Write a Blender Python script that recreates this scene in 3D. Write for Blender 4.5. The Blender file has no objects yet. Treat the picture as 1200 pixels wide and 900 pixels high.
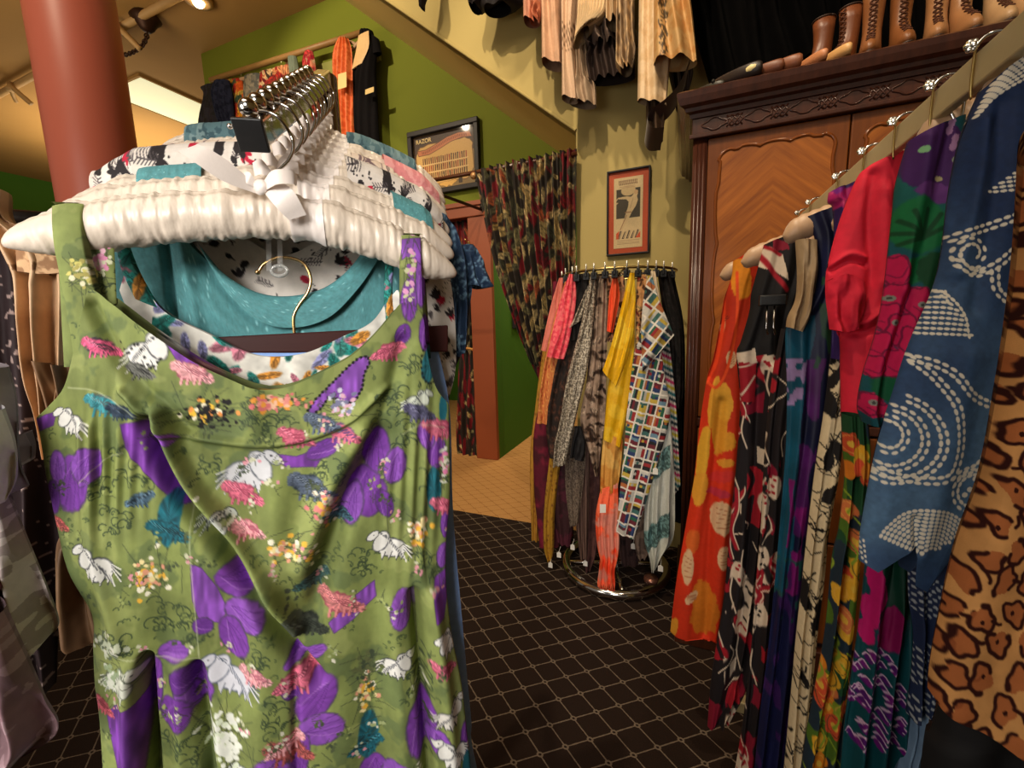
import bpy, bmesh, math, random
import numpy as np
from mathutils import Vector
random.seed(4); RS = np.random.RandomState(11)
SC = bpy.context.scene; COL = SC.collection
# ------------------------------------------------------------------ camera
FPX = 487.0; YAW, PIT, ROL = math.radians(22.75), math.radians(8.28), math.radians(1.6)
CAM = np.array([0, 0, 1.3])
_f = np.array([-math.sin(YAW)*math.cos(PIT), math.cos(YAW)*math.cos(PIT), -math.sin(PIT)])
_r = np.array([math.cos(YAW), math.sin(YAW), 0.0]); _d = np.cross(_f, _r)
CR = _r*math.cos(ROL)+_d*math.sin(ROL); CD = -_r*math.sin(ROL)+_d*math.cos(ROL); CF = _f
def ray(x, y):
    x = np.asarray(x, float); y = np.asarray(y, float)
    return ((x-600)/FPX)[..., None]*CR+((y-450)/FPX)[..., None]*CD+CF
def onpl(x, y, O, N):
    d = ray(x, y); k = ((np.asarray(O)-CAM)@N)/(d@N)
    return CAM+d*k[..., None]
def onY(x, y, Y): return onpl(x, y, np.array([0, Y, 0.]), np.array([0, 1., 0]))
def onZ(x, y, z): return onpl(x, y, np.array([0, 0, z]), np.array([0, 0, 1.]))
def onX(x, y, X): return onpl(x, y, np.array([X, 0, 0.]), np.array([1., 0, 0]))
cd = bpy.data.cameras.new('camera'); co = bpy.data.objects.new('camera', cd); COL.objects.link(co)
cd.sensor_fit = 'HORIZONTAL'; cd.sensor_width = 36; cd.lens = 36*FPX/1200; cd.clip_start = .02; cd.clip_end = 60
co.location = CAM.tolist()
from mathutils import Matrix
co.rotation_euler = Matrix([[CR[i], -CD[i], -CF[i]] for i in range(3)]).to_euler()
SC.camera = co
class Pl:                      # a vertical plane: origin, horizontal direction U, normal N facing the viewer
    def __init__(s, O, ang):
        a = math.radians(ang); s.O = np.array(O, float); s.U = np.array([math.cos(a), math.sin(a), 0]); s.N = np.array([math.sin(a), -math.cos(a), 0])
        s.Z = np.array([0, 0, 1.])
    def px(s, x, y): return onpl(x, y, s.O, s.N)
    def uz(s, u, z): return s.O+np.asarray(u, float)[..., None]*s.U+np.asarray(z, float)[..., None]*s.Z
def PY(Y): return Pl((0, Y, 0), 0)
# ------------------------------------------------------------------ colour and noise
def lin(c):
    c = np.asarray(c, float)/255.0
    return np.where(c <= .04045, c/12.92, ((c+.055)/1.055)**2.4)
def c4(c): return tuple(lin(c))+(1.0,)
def _h(i, j, s):
    n = (i.astype(np.int64)*374761393+j.astype(np.int64)*668265263+s*974711) & 0x7fffffff
    n = ((n ^ (n >> 13))*1274126177) & 0x7fffffff
    return ((n ^ (n >> 16)) & 0xffff)/65535.0
def vn(x, y, s=0):
    x = np.asarray(x, float); y = np.asarray(y, float)
    i = np.floor(x); j = np.floor(y); a = x-i; b = y-j; a = a*a*(3-2*a); b = b*b*(3-2*b)
    return (_h(i, j, s)*(1-a)+_h(i+1, j, s)*a)*(1-b)+(_h(i, j+1, s)*(1-a)+_h(i+1, j+1, s)*a)*b
def fbm(x, y, s=0, o=3):
    t = 0; a = .5
    for k in range(o): t = t+a*vn(x*2**k, y*2**k, s+k); a *= .5
    return t/(1-.5**o)
def worley(x, y, s=0):
    i0 = np.floor(x); j0 = np.floor(y); best = np.full(x.shape, 9.); best2 = best.copy(); cid = np.zeros(x.shape)
    for di in (-1, 0, 1):
        for dj in (-1, 0, 1):
            i = i0+di; j = j0+dj; px = i+.15+.7*_h(i, j, s); py = j+.15+.7*_h(i, j, s+7)
            d = np.hypot(px-x, py-y); m = d < best
            best2 = np.where(m, best, np.minimum(best2, d)); cid = np.where(m, _h(i, j, s+3), cid); best = np.where(m, d, best)
    return best, best2, cid
class Paint:                   # paints a print into per-vertex colours, in the print's own 2-D coordinates
    def __init__(s, X, Y, base):
        s.X = X; s.Y = Y; s.C = np.empty((len(X), 3)); s.C[:] = base
    def sel(s, x0, y0, x1, y1): return np.nonzero((s.X > x0) & (s.X < x1) & (s.Y > y0) & (s.Y < y1))[0]
    def put(s, i, a, col):
        a = np.clip(a, 0, 1)[:, None]; s.C[i] = s.C[i]*(1-a)+np.asarray(col, float)*a
    def ell(s, cx, cy, rx, ry, ang=0, col=(0, 0, 0), rag=0., soft=.12, a=1., streak=0):
        r = max(rx, ry)*1.4; i = s.sel(cx-r, cy-r, cx+r, cy+r)
        if len(i) == 0: return
        x = s.X[i]-cx; y = s.Y[i]-cy; t = math.radians(ang); u = (x*math.cos(t)+y*math.sin(t))/rx; v = (-x*math.sin(t)+y*math.cos(t))/ry
        d = np.hypot(u, v)
        if rag: d = d+rag*(fbm(s.X[i]/max(rx, ry)*5, s.Y[i]/max(rx, ry)*5, int(cx+cy) % 97)-.5)
        col = np.asarray(col, float)
        if streak:
            q = 1-streak*(vn(np.arctan2(v, u)*6, d*2, int(cx) % 31)-.35); cc = np.clip(col*q[:, None], 0, 255)
            k = np.clip((1-d)/soft+.5, 0, 1)*a; s.C[i] = s.C[i]*(1-k[:, None])+cc*k[:, None]; return
        s.put(i, np.clip((1-d)/soft+.5, 0, 1)*a, col)
    def poly(s, pts, col, a=1., streak=0):
        p = np.asarray(pts, float); i = s.sel(p[:, 0].min(), p[:, 1].min(), p[:, 0].max(), p[:, 1].max())
        if len(i) == 0: return
        x = s.X[i]; y = s.Y[i]; ins = np.zeros(len(i), bool); n = len(p)
        for k in range(n):
            x1, y1 = p[k]; x2, y2 = p[(k+1) % n]
            c = ((y1 > y) != (y2 > y)); xx = (x2-x1)*(y-y1)/((y2-y1) if y2 != y1 else 1e-9)+x1
            ins ^= c & (x < xx)
        i = i[ins]; cc = np.asarray(col, float)
        if streak: cc = np.clip(cc*(1-streak*(vn(s.X[i]*.25, s.Y[i]*.06, 5)-.4))[:, None], 0, 255); s.C[i] = s.C[i]*(1-a)+cc*a
        else: s.put(i, np.full(len(i), a), cc)
    def line(s, pts, w, col, a=1.):
        p = np.asarray(pts, float); m = w*1.2; i = s.sel(p[:, 0].min()-m, p[:, 1].min()-m, p[:, 0].max()+m, p[:, 1].max()+m)
        if len(i) == 0: return
        d = pdist(s.X[i], s.Y[i], p); s.put(i, np.clip((w/2-d)/(w*.35)+.5, 0, 1)*a, col)
    def dots(s, pts, r, col):
        for x, y in pts: s.ell(x, y, r, r, 0, col, soft=.4)
def pdist(X, Y, p):
    d = np.full(X.shape, 1e9)
    for k in range(len(p)-1):
        x1, y1 = p[k]; x2, y2 = p[k+1]; dx = x2-x1; dy = y2-y1; L = dx*dx+dy*dy+1e-9
        t = np.clip(((X-x1)*dx+(Y-y1)*dy)/L, 0, 1); d = np.minimum(d, np.hypot(X-x1-t*dx, Y-y1-t*dy))
    return d
def cr(pts, n=12):             # Catmull-Rom
    p = np.asarray(pts, float)
    if len(p) < 3: return p
    q = np.vstack([2*p[0]-p[1], p, 2*p[-1]-p[-2]]); out = []
    for k in range(1, len(q)-2):
        a, b, c, d = q[k-1:k+3]
        for t in np.linspace(0, 1, n, endpoint=False):
            out.append(.5*((2*b)+(-a+c)*t+(2*a-5*b+4*c-d)*t*t+(-a+3*b-3*c+d)*t**3))
    out.append(p[-1]); return np.array(out)
def resamp(pts, n, smooth=True):
    p = cr(pts) if smooth else np.asarray(pts, float)
    L = np.r_[0, np.cumsum(np.linalg.norm(np.diff(p, axis=0), axis=1))]; t = np.linspace(0, L[-1], n)
    return np.stack([np.interp(t, L, p[:, k]) for k in range(p.shape[1])], 1)
def rt(P_, t): q = np.linspace(0, 1, len(P_)); return np.stack([np.interp(t, q, P_[:, 0]), np.interp(t, q, P_[:, 1])], 1)
# ------------------------------------------------------------------ materials (all node based)
def _new(name):
    m = bpy.data.materials.new(name); m.use_nodes = True; nt = m.node_tree; return m, nt, nt.nodes['Principled BSDF']
def _n(nt, t, **k):
    n = nt.nodes.new(t)
    for a, b in k.items():
        if a in n.inputs.keys(): n.inputs[a].default_value = b
        else: setattr(n, a, b)
    return n
def _bump(nt, b, vec, scale, strength, dist=.002, kind='ShaderNodeTexNoise'):
    t = _n(nt, kind); t.inputs['Scale'].default_value = scale; nt.links.new(vec, t.inputs['Vector'])
    bp = _n(nt, 'ShaderNodeBump'); bp.inputs['Strength'].default_value = strength; bp.inputs['Distance'].default_value = dist
    nt.links.new(t.outputs[0], bp.inputs['Height']); nt.links.new(bp.outputs[0], b.inputs['Normal']); return bp
MATS = {}
def plain(name, col, rough=.7, metal=0., var=.15, nscale=6., bump=.1, bscale=120., sheen=0., spec=.5, emit=0, coat=0, stretch=(1, 1, 1), trans=0, bd=.002):
    if name in MATS: return MATS[name]
    m, nt, b = _new(name); tc = _n(nt, 'ShaderNodeTexCoord'); mp = _n(nt, 'ShaderNodeMapping'); mp.inputs['Scale'].default_value = stretch
    nt.links.new(tc.outputs['Object'], mp.inputs[0]); no = _n(nt, 'ShaderNodeTexNoise', Scale=nscale, Detail=4.0); nt.links.new(mp.outputs[0], no.inputs['Vector'])
    mx = _n(nt, 'ShaderNodeMix', data_type='RGBA'); c = lin(col)
    mx.inputs[6].default_value = tuple(c*(1-var))+(1,); mx.inputs[7].default_value = tuple(np.minimum(c*(1+var), 1))+(1,)
    nt.links.new(no.outputs[0], mx.inputs[0]); nt.links.new(mx.outputs[2], b.inputs['Base Color'])
    b.inputs['Roughness'].default_value = rough; b.inputs['Metallic'].default_value = metal; b.inputs['Specular IOR Level'].default_value = spec
    if sheen: b.inputs['Sheen Weight'].default_value = sheen; b.inputs['Sheen Roughness'].default_value = .4
    if coat: b.inputs['Coat Weight'].default_value = coat; b.inputs['Coat Roughness'].default_value = .15
    if trans: b.inputs['Transmission Weight'].default_value = trans
    if emit: nt.links.new(mx.outputs[2], b.inputs['Emission Color']); b.inputs['Emission Strength'].default_value = emit
    if bump: _bump(nt, b, mp.outputs[0], bscale, bump, bd)
    MATS[name] = m; return m
def printed(name, rough=.75, sheen=.0, weave=900., bump=.15, spec=.3, glint=0):
    if name in MATS: return MATS[name]
    m, nt, b = _new(name); at = _n(nt, 'ShaderNodeAttribute', attribute_name='Col'); tc = _n(nt, 'ShaderNodeTexCoord')
    no = _n(nt, 'ShaderNodeTexNoise', Scale=weave*.12, Detail=3.0); nt.links.new(tc.outputs['Object'], no.inputs['Vector'])
    mr = _n(nt, 'ShaderNodeMapRange'); mr.inputs[3].default_value = .82; mr.inputs[4].default_value = 1.12; nt.links.new(no.outputs[0], mr.inputs[0])
    vm = _n(nt, 'ShaderNodeVectorMath', operation='SCALE'); nt.links.new(at.outputs['Color'], vm.inputs[0]); nt.links.new(mr.outputs[0], vm.inputs['Scale'])
    nt.links.new(vm.outputs[0], b.inputs['Base Color']); b.inputs['Roughness'].default_value = rough; b.inputs['Specular IOR Level'].default_value = spec
    if sheen: b.inputs['Sheen Weight'].default_value = sheen
    if glint:
        vo = _n(nt, 'ShaderNodeTexVoronoi', Scale=420.0); nt.links.new(tc.outputs['Object'], vo.inputs['Vector'])
        r2 = _n(nt, 'ShaderNodeMapRange'); r2.inputs[1].default_value = .0; r2.inputs[2].default_value = .5; r2.inputs[3].default_value = .42; r2.inputs[4].default_value = .85
        nt.links.new(vo.outputs[0], r2.inputs[0]); nt.links.new(r2.outputs[0], b.inputs['Roughness']); b.inputs['Specular IOR Level'].default_value = .45
    if bump: _bump(nt, b, tc.outputs['Object'], weave, bump, .0006)
    MATS[name] = m; return m
CLOTH = printed('printed_cotton'); SILK = printed('printed_silk', rough=.5, spec=.3, bump=.04); PLUSH = printed('printed_plush', rough=.95, spec=.1, weave=700, bump=.4)
SPARK = printed('sparkling_cloth', rough=.4, glint=1)
CHROME = plain('polished_chrome', (205, 200, 195), .12, 1., .05, bump=0); BRASS = plain('aged_brass', (190, 165, 105), .3, 1., .15, bump=.05)
BLACKP = plain('black_plastic', (16, 15, 15), .45, var=.2); WHITEP = plain('white_card', (228, 222, 212), .8, var=.04, bump=.05)
SATIN = plain('ivory_satin', (222, 206, 188), .36, var=.05, nscale=20, bump=.22, bscale=55, spec=.6, bd=.005, stretch=(2.2, 2.2, .7))
RIBBON = plain('white_satin_ribbon', (240, 228, 220), .32, var=.04, nscale=15, bump=.05, bscale=300, sheen=.4, spec=.6)
CREAMPAD = plain('cream_satin_pad', (186, 150, 116), .45, var=.08, bump=.2, bscale=60, sheen=.3)
# ------------------------------------------------------------------ objects
def quads(nu, nv, wrapu=False):
    i = np.arange(nv-1)[:, None]*nu; cols = nu if wrapu else nu-1; j = np.arange(cols)[None, :]; k = (j+1) % nu
    return np.stack([i+j, i+k, i+nu+k, i+nu+j], -1).reshape(-1, 4)
def tag(o, label=None, cat=None, group=None, kind=None):
    if label: o['label'] = label
    if cat: o['category'] = cat
    if group: o['group'] = group
    if kind: o['kind'] = kind
    return o
def thing(name, label, cat, loc=(0, 0, 0), group=None):
    o = bpy.data.objects.new(name, None); COL.objects.link(o); o.location = tuple(float(v) for v in loc); o.empty_display_size = .05
    return tag(o, label, cat, group)
def wloc(o):
    v = np.array(o.location)
    return v+wloc(o.parent) if o.parent else v
def obj(name, V, F, mat, parent=None, col=None, smooth=True, label=None, cat=None, group=None, kind=None, origin=None):
    V = np.asarray(V, float)
    if origin is None:
        origin = (V.min(0)+V.max(0))/2; origin[2] = V[:, 2].min()
    me = bpy.data.meshes.new(name)
    L = V-np.asarray(origin)
    if isinstance(F, np.ndarray):
        nf = len(F); me.vertices.add(len(L)); me.vertices.foreach_set('co', L.astype(np.float32).ravel())
        me.loops.add(nf*4); me.loops.foreach_set('vertex_index', F.astype(np.int32).ravel())
        me.polygons.add(nf); me.polygons.foreach_set('loop_start', np.arange(0, nf*4, 4, dtype=np.int32))
        me.update(calc_edges=True)
    else: me.from_pydata(L.tolist(), [], [list(map(int, f)) for f in F]); me.update()
    me.polygons.foreach_set('use_smooth', [bool(smooth)]*len(me.polygons))
    if col is not None:
        ca = me.color_attributes.new('Col', 'FLOAT_COLOR', 'POINT')
        ca.data.foreach_set('color', np.c_[lin(np.clip(col, 0, 255)), np.ones(len(V))].astype(np.float32).ravel())
    me.materials.append(mat); me.validate()
    o = bpy.data.objects.new(name, me); COL.objects.link(o)
    if parent:
        o.parent = parent; o.location = tuple(np.asarray(origin)-wloc(parent))
    else: o.location = tuple(origin)
    return tag(o, label, cat, group, kind)
class MB:                      # collects shapes into one mesh
    def __init__(s): s.V = []; s.F = []; s.n = 0; s.C = []
    def add(s, V, F, col=None):
        V = np.asarray(V, float); s.V.append(V); s.F += [[int(a)+s.n for a in f] for f in F]; s.n += len(V)
        if col is not None: s.C.append(np.tile(np.asarray(col, float), (len(V), 1)))
        return s
    def box(s, a, b, col=None):
        x0, y0, z0 = a; x1, y1, z1 = b
        return s.hexa([(x0, y0, z0), (x1, y0, z0), (x1, y1, z0), (x0, y1, z0), (x0, y0, z1), (x1, y0, z1), (x1, y1, z1), (x0, y1, z1)], col)
    def hexa(s, V, col=None): return s.add(V, [(0, 3, 2, 1), (4, 5, 6, 7), (0, 1, 5, 4), (1, 2, 6, 5), (2, 3, 7, 6), (3, 0, 4, 7)], col)
    def obox(s, C, ax, ay, az, col=None):     # centred box with half-axis vectors
        C = np.asarray(C, float); ax, ay, az = map(np.asarray, (ax, ay, az))
        return s.hexa([C-ax-ay-az, C+ax-ay-az, C+ax+ay-az, C-ax+ay-az, C-ax-ay+az, C+ax-ay+az, C+ax+ay+az, C-ax+ay+az], col)
    def prism(s, pts, y0, y1, axis=1, col=None):
        n = len(pts); V = []
        for y in (y0, y1):
            for p in pts: v = [p[0], p[1]]; v.insert(axis, y); V.append(v)
        F = [list(range(n))[::-1], list(range(n, 2*n))]+[(k, (k+1) % n, n+(k+1) % n, n+k) for k in range(n)]
        return s.add(V, F, col)
    def tube(s, path, r, n=10, col=None, closed=False, rz=None):
        P = np.asarray(path, float); m = len(P); r = np.broadcast_to(np.asarray(r, float), (m,)); T = np.gradient(P, axis=0)
        if closed: T = np.roll(P, -1, 0)-np.roll(P, 1, 0)
        T /= np.linalg.norm(T, axis=1)[:, None]+1e-12
        ref = np.array([0, 0, 1.]) if abs(T[0][2]) < .9 else np.array([1., 0, 0]); A = np.cross(T[0], ref); A /= np.linalg.norm(A); V = []
        for k in range(m):
            A = A-T[k]*(A@T[k]); A /= np.linalg.norm(A)+1e-12; B = np.cross(T[k], A); a = np.linspace(0, 2*math.pi, n, endpoint=False)
            V.append(P[k]+r[k]*(np.cos(a)[:, None]*A+np.sin(a)[:, None]*B))
        V = np.vstack(V); F = [(k*n+i, k*n+(i+1) % n, ((k+1) % m)*n+(i+1) % n, ((k+1) % m)*n+i) for k in range(m if closed else m-1) for i in range(n)]
        if not closed: F += [list(range(n))[::-1], list(range((m-1)*n, m*n))]
        return s.add(V, F, col)
    def ball(s, c, r, n=14, m=9, col=None, sc=(1, 1, 1)):
        V = []
        for j in range(m+1):
            t = math.pi*j/m
            for i in range(n): a = 2*math.pi*i/n; V.append((c[0]+r*sc[0]*math.sin(t)*math.cos(a), c[1]+r*sc[1]*math.sin(t)*math.sin(a), c[2]+r*sc[2]*math.cos(t)))
        return s.add(V, [(j*n+i, (j+1)*n+i, (j+1)*n+(i+1) % n, j*n+(i+1) % n) for j in range(m) for i in range(n)], col)
    def lathe(s, prof, c, n=32, col=None):
        V = []; m = len(prof)
        for r, z in prof:
            for i in range(n): a = 2*math.pi*i/n; V.append((c[0]+r*math.cos(a), c[1]+r*math.sin(a), c[2]+z))
        F = [(j*n+i, j*n+(i+1) % n, (j+1)*n+(i+1) % n, (j+1)*n+i) for j in range(m-1) for i in range(n)]+[list(range(n))[::-1], list(range((m-1)*n, m*n))]
        return s.add(V, F, col)
    def strip(s, L, R, col=None):
        L = np.asarray(L, float); R = np.asarray(R, float); n = len(L); V = np.empty((2*n, 3)); V[0::2] = L; V[1::2] = R
        return s.add(V, [(2*k, 2*k+1, 2*k+3, 2*k+2) for k in range(n-1)], col)
    def build(s, name, mat, parent=None, smooth=False, bevel=0, **k):
        o = obj(name, np.vstack(s.V), s.F, mat, parent, np.vstack(s.C) if s.C else None, smooth, **k)
        if bevel:
            md = o.modifiers.new('bevel', 'BEVEL'); md.width = bevel; md.segments = 2; md.limit_method = 'ANGLE'
        return o
def struct(name, mb, mat, **k): return mb.build(name, mat, kind='structure', **k)
def cloth(name, pl, top, bottom, left, right, mat, paint, parent=None, nu=80, nv=120, depth=.02, bdepth=None, fold=None, lines=(), back=True, space='px', smooth=(1, 1, 1, 1), curl=0., tpow=1., **k):
    """A garment panel: a Coons patch between four boundary curves in a vertical plane, with cloth folds along the plane's normal and a back layer."""
    tw = np.linspace(0, 1, nv)**tpow; T = resamp(top, nu, smooth[0]); B = resamp(bottom, nu, smooth[1]); Lc = rt(resamp(left, 400, smooth[2]), tw); R = rt(resamp(right, 400, smooth[3]), tw)
    s = np.linspace(0, 1, nu)[None, :, None]; t = tw[:, None, None]
    G = (1-t)*T[None]+t*B[None]+(1-s)*Lc[:, None]+s*R[:, None]-((1-s)*(1-t)*T[0]+s*(1-t)*T[-1]+(1-s)*t*B[0]+s*t*B[-1])
    X = G[..., 0].ravel(); Y = G[..., 1].ravel()
    Wp = pl.px(X, Y) if space == 'px' else pl.uz(X, Y)
    S = np.broadcast_to(s[..., 0], (nv, nu)).ravel(); Tt = np.broadcast_to(t[..., 0], (nv, nu)).ravel()
    u = (Wp-pl.O)@pl.U; z = Wp[:, 2]
    body = np.sqrt(np.clip(1-(2*S-1)**2, 0, 1)); d = depth*body
    if curl: d = d*np.sqrt(np.clip(1-(1-np.clip(Tt/curl, 0, 1))**2, 0, 1))
    if fold is not None: d = d+fold(S, Tt, X, Y)*np.clip(body*2.2, 0, 1)
    for pts, w, amp in lines: d = d+amp*np.exp(-(pdist(X, Y, cr(pts))/w)**2)
    C = paint(X, Y, u, z)
    V = Wp+d[:, None]*pl.N; F = quads(nu, nv)
    if back:
        st = max(1, nu//40); ci = np.unique(np.r_[np.arange(0, nu, st), nu-1]); n2 = len(ci)
        idx = (np.arange(nv)[:, None]*nu+ci[None]).ravel(); bd = -(depth if bdepth is None else bdepth)*body[idx]
        if curl: bd = bd*np.sqrt(np.clip(1-(1-np.clip(Tt[idx]/curl, 0, 1))**2, 0, 1))
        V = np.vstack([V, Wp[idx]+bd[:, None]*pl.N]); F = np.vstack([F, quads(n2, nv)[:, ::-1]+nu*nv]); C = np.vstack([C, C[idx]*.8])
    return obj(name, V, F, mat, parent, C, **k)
def rows(r):                   # rows of (xl, yl, xr, yr) -> four boundary curves
    r = np.asarray(r, float); return dict(top=[r[0, :2], r[0, 2:]], bottom=[r[-1, :2], r[-1, 2:]], left=r[:, :2], right=r[:, 2:])
def pleats(n, amp, ph=0., grow=.3, seed=1):
    def f(S, T, X, Y):
        w = S*n+.9*(vn(S*2.3+seed, T*1.6, seed)-.5)+.3*(vn(S*7, T*3, seed+1)-.5)+ph; m = .45+.9*vn(S*n*.8+3, T*1.5, seed+9)
        return amp*(grow+(1-grow)*T)*np.sin(w*2*math.pi)*m+amp*.9*(fbm(S*3.5, T*4, seed+3)-.5)
    return f
def solid(col, var=6, sc=.15):
    def f(X, Y, u, z): return np.asarray(col, float)[None]+((fbm(X*sc, Y*sc, 3)-.5)*var*2)[:, None]
    return f
def copytree(o, parent=None):
    c = o.copy(); COL.objects.link(c); c.parent = parent
    for ch in list(o.children): copytree(ch, c)
    return c
# ================================================================== THE ROOM
YW, YG, ZC = 2.41, 3.52, 4.45
PW, PG = PY(YW), PY(YG)
def carpet(name, base, linec, rough=.95):
    m, nt, b = _new(name); tc = _n(nt, 'ShaderNodeTexCoord'); geo = _n(nt, 'ShaderNodeNewGeometry'); sp = _n(nt, 'ShaderNodeSeparateXYZ')
    no0 = _n(nt, 'ShaderNodeTexNoise', Scale=60.0); nt.links.new(geo.outputs['Position'], no0.inputs['Vector'])
    nt.links.new(geo.outputs['Position'], sp.inputs[0])
    def M(op, a, bb):
        n = _n(nt, 'ShaderNodeMath', operation=op)
        for i, v in enumerate((a, bb)):
            if isinstance(v, (int, float)): n.inputs[i].default_value = v
            else: nt.links.new(v, n.inputs[i])
        return n.outputs[0]
    x = M('DIVIDE', sp.outputs[0], .1318); y = M('DIVIDE', sp.outputs[1], .1006)
    i = M('PINGPONG', M('ADD', M('SUBTRACT', M('ADD', x, y), .37), 400.), .5); j = M('PINGPONG', M('ADD', M('ADD', M('SUBTRACT', x, y), .01), 400.), .5)
    wob = M('MULTIPLY', M('SUBTRACT', no0.outputs[0], .5), .03)
    ln = M('LESS_THAN', M('ADD', M('MINIMUM', i, j), wob), .024)
    d = M('SQRT', M('ADD', M('MULTIPLY', i, i), M('MULTIPLY', j, j)), 0)
    kn = M('MULTIPLY', M('LESS_THAN', d, .115), M('GREATER_THAN', d, .05))
    inn = M('LESS_THAN', d, .05); msk = M('MULTIPLY', M('MAXIMUM', ln, kn), M('SUBTRACT', 1.0, inn))
    no = _n(nt, 'ShaderNodeTexNoise', Scale=350.0, Detail=3.0); nt.links.new(geo.outputs['Position'], no.inputs['Vector'])
    msk = M('MULTIPLY', msk, M('ADD', .45, no.outputs[0]))
    mx = _n(nt, 'ShaderNodeMix', data_type='RGBA'); nt.links.new(msk, mx.inputs[0]); mx.inputs[6].default_value = c4(base); mx.inputs[7].default_value = c4(linec)
    m2 = _n(nt, 'ShaderNodeMix', data_type='RGBA', blend_type='MULTIPLY'); m2.inputs[0].default_value = .55; nt.links.new(mx.outputs[2], m2.inputs[6]); nt.links.new(no.outputs[0], m2.inputs[7])
    nt.links.new(m2.outputs[2], b.inputs['Base Color']); b.inputs['Roughness'].default_value = rough; b.inputs['Specular IOR Level'].default_value = .15
    _bump(nt, b, geo.outputs['Position'], 400., .5, .003); return m
CARPET = carpet('dark_trellis_carpet', (42, 29, 22), (124, 108, 92)); TANCARP = carpet('tan_trellis_carpet', (204, 152, 92), (160, 110, 62))
def paintwall(name, col, var=.08): return plain(name, col, .8, 0, var, 1.3, .12, 45., spec=.25, bd=.004)
CREAM = paintwall('cream_wall_paint', (182, 162, 102)); GREEN = paintwall('moss_green_paint', (108, 116, 32)); GREEND = paintwall('deep_green_paint', (66, 110, 30)); CEILM = paintwall('warm_ceiling_paint', (170, 132, 78), .12)
ORANGE = plain('burnt_orange_paint', (132, 62, 28), .55, 0, .08, 3, .05, 60)
struct('floor', MB().hexa([(-13, -2.6, -.05), (3, -2.6, -.05), (3, YW, -.05), (-13, YW, -.05), (-13, -2.6, 0), (3, -2.6, 0), (3, YW, 0), (-13, YW, 0)]), CARPET)
struct('floor', MB().box((-13, YW, -.05), (3, 9.2, 0)), TANCARP)
struct('ceiling', MB().box((-13, -2.6, ZC), (3, 9.2, ZC+.1)), CEILM)
b0 = onY(675, 153, YW); b1 = onY(453, 0, YW); sl = (b1[2]-b0[2])/(b1[0]-b0[0]); XJ, ZJ = b0[0], b0[2]; XT = XJ+(ZC-ZJ)/sl
struct('wall_back', MB().prism([(XJ, 0), (3, 0), (3, ZC), (XT, ZC), (XJ, ZJ)], YW, YW+.14), CREAM)
SOF = paintwall('soffit_paint', (214, 188, 116))
struct('trim_soffit', MB().prism([(XJ, ZJ), (XJ+.12, ZJ), (XT+.12, ZC), (XT, ZC)], YW+.005, YG), SOF)
struct('trim_stair_edge', MB().tube([(XJ, YW-.004, ZJ), (XT, YW-.004, ZC)], .008, 8), CREAM)
XD0, XD1, XE = -2.62, onY(555, 400, YG)[0], onY(580, 400, YG)[0]; ZD = onY(540, 257, YG)[2]; ZL = onY(540, 241, YG)[2]
struct('wall_green', MB().box((-5.22, YG, 0), (XD0-.1, YG+.14, ZC)), GREEN)
struct('wall_green', MB().box((XD0-.1, YG, ZL), (-.45, YG+.14, ZC)), GREEN)
struct('wall_passage', MB().box((XE-.16, YG+.02, 0), (XE, 6.2, ZL)), GREEND)
struct('wall_stair', MB().box((XJ, YW+.14, 0), (XJ+.1, 6.2, ZL)), CREAM)
struct('wall_end', MB().box((-5.4, 6.2, 0), (.2, 6.3, ZC)), GREEND)
struct('wall_return', MB().box((-5.22, YG+.14, 0), (-5.1, 6.2, ZC)), GREEN)
struct('wall_left', MB().box((-12.4, -2.6, 0), (-12.2, 9.2, ZC)), GREEND)
struct('wall_far', MB().box((-12.2, 9.0, 0), (-5.4, 9.2, ZC)), CREAM)
struct('wall_right', MB().box((2.6, -2.6, 0), (2.7, YW, ZC)), CREAM)
dr = MB().box((XD0-.1, YG-.03, 0), (XD0, YG+.16, ZL)).box((XD1, YG-.03, 0), (XE, YG+.16, ZL)).box((XD0-.14, YG-.045, ZD), (XE+.05, YG+.15, ZL)).box((XD0-.16, YG-.06, ZL-.03), (XE+.07, YG-.01, ZL+.012))
struct('door_1', dr, ORANGE, bevel=.006)
# brass coat hook on the orange jamb
p = onY(553, 290, YG-.03); hk = MB(); hk.obox(p, (.018, 0, 0), (0, .004, 0), (0, 0, .03)).tube(cr([p, p+[.01, -.03, -.02], p+[.012, -.07, -.01], p+[.012, -.075, .025]]), .006).tube(cr([p+[0, 0, .02], p+[-.03, -.04, .05], p+[-.03, -.06, .06]]), .005).ball(p+[.012, -.075, .03], .011).ball(p+[-.03, -.06, .06], .011)
hk.build('coat_hook', BRASS, smooth=True, label='small brass coat hook on the orange door jamb', cat='hook')
# round terracotta column
pc = onpl(np.array([95., 95.]), np.array([40., 40.]), (-1.75, .8, 0), np.array([CF[0], CF[1], 0]))[0]
dl = onpl(37+.171*60, 60., pc, np.array([CF[0], CF[1], 0])); d2 = onpl(128+.145*60, 60., pc, np.array([CF[0], CF[1], 0]))
pr = np.linalg.norm((dl-d2)[:2])/2*.91; pm = (dl+d2)/2
TERRA = plain('terracotta_column_paint', (196, 102, 80), .42, 0, .06, 2.5, .05, 40, spec=.5)
struct('column', MB().lathe([(pr, 0), (pr, ZC)], (pm[0], pm[1], 0), 64), TERRA, smooth=True)
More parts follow.
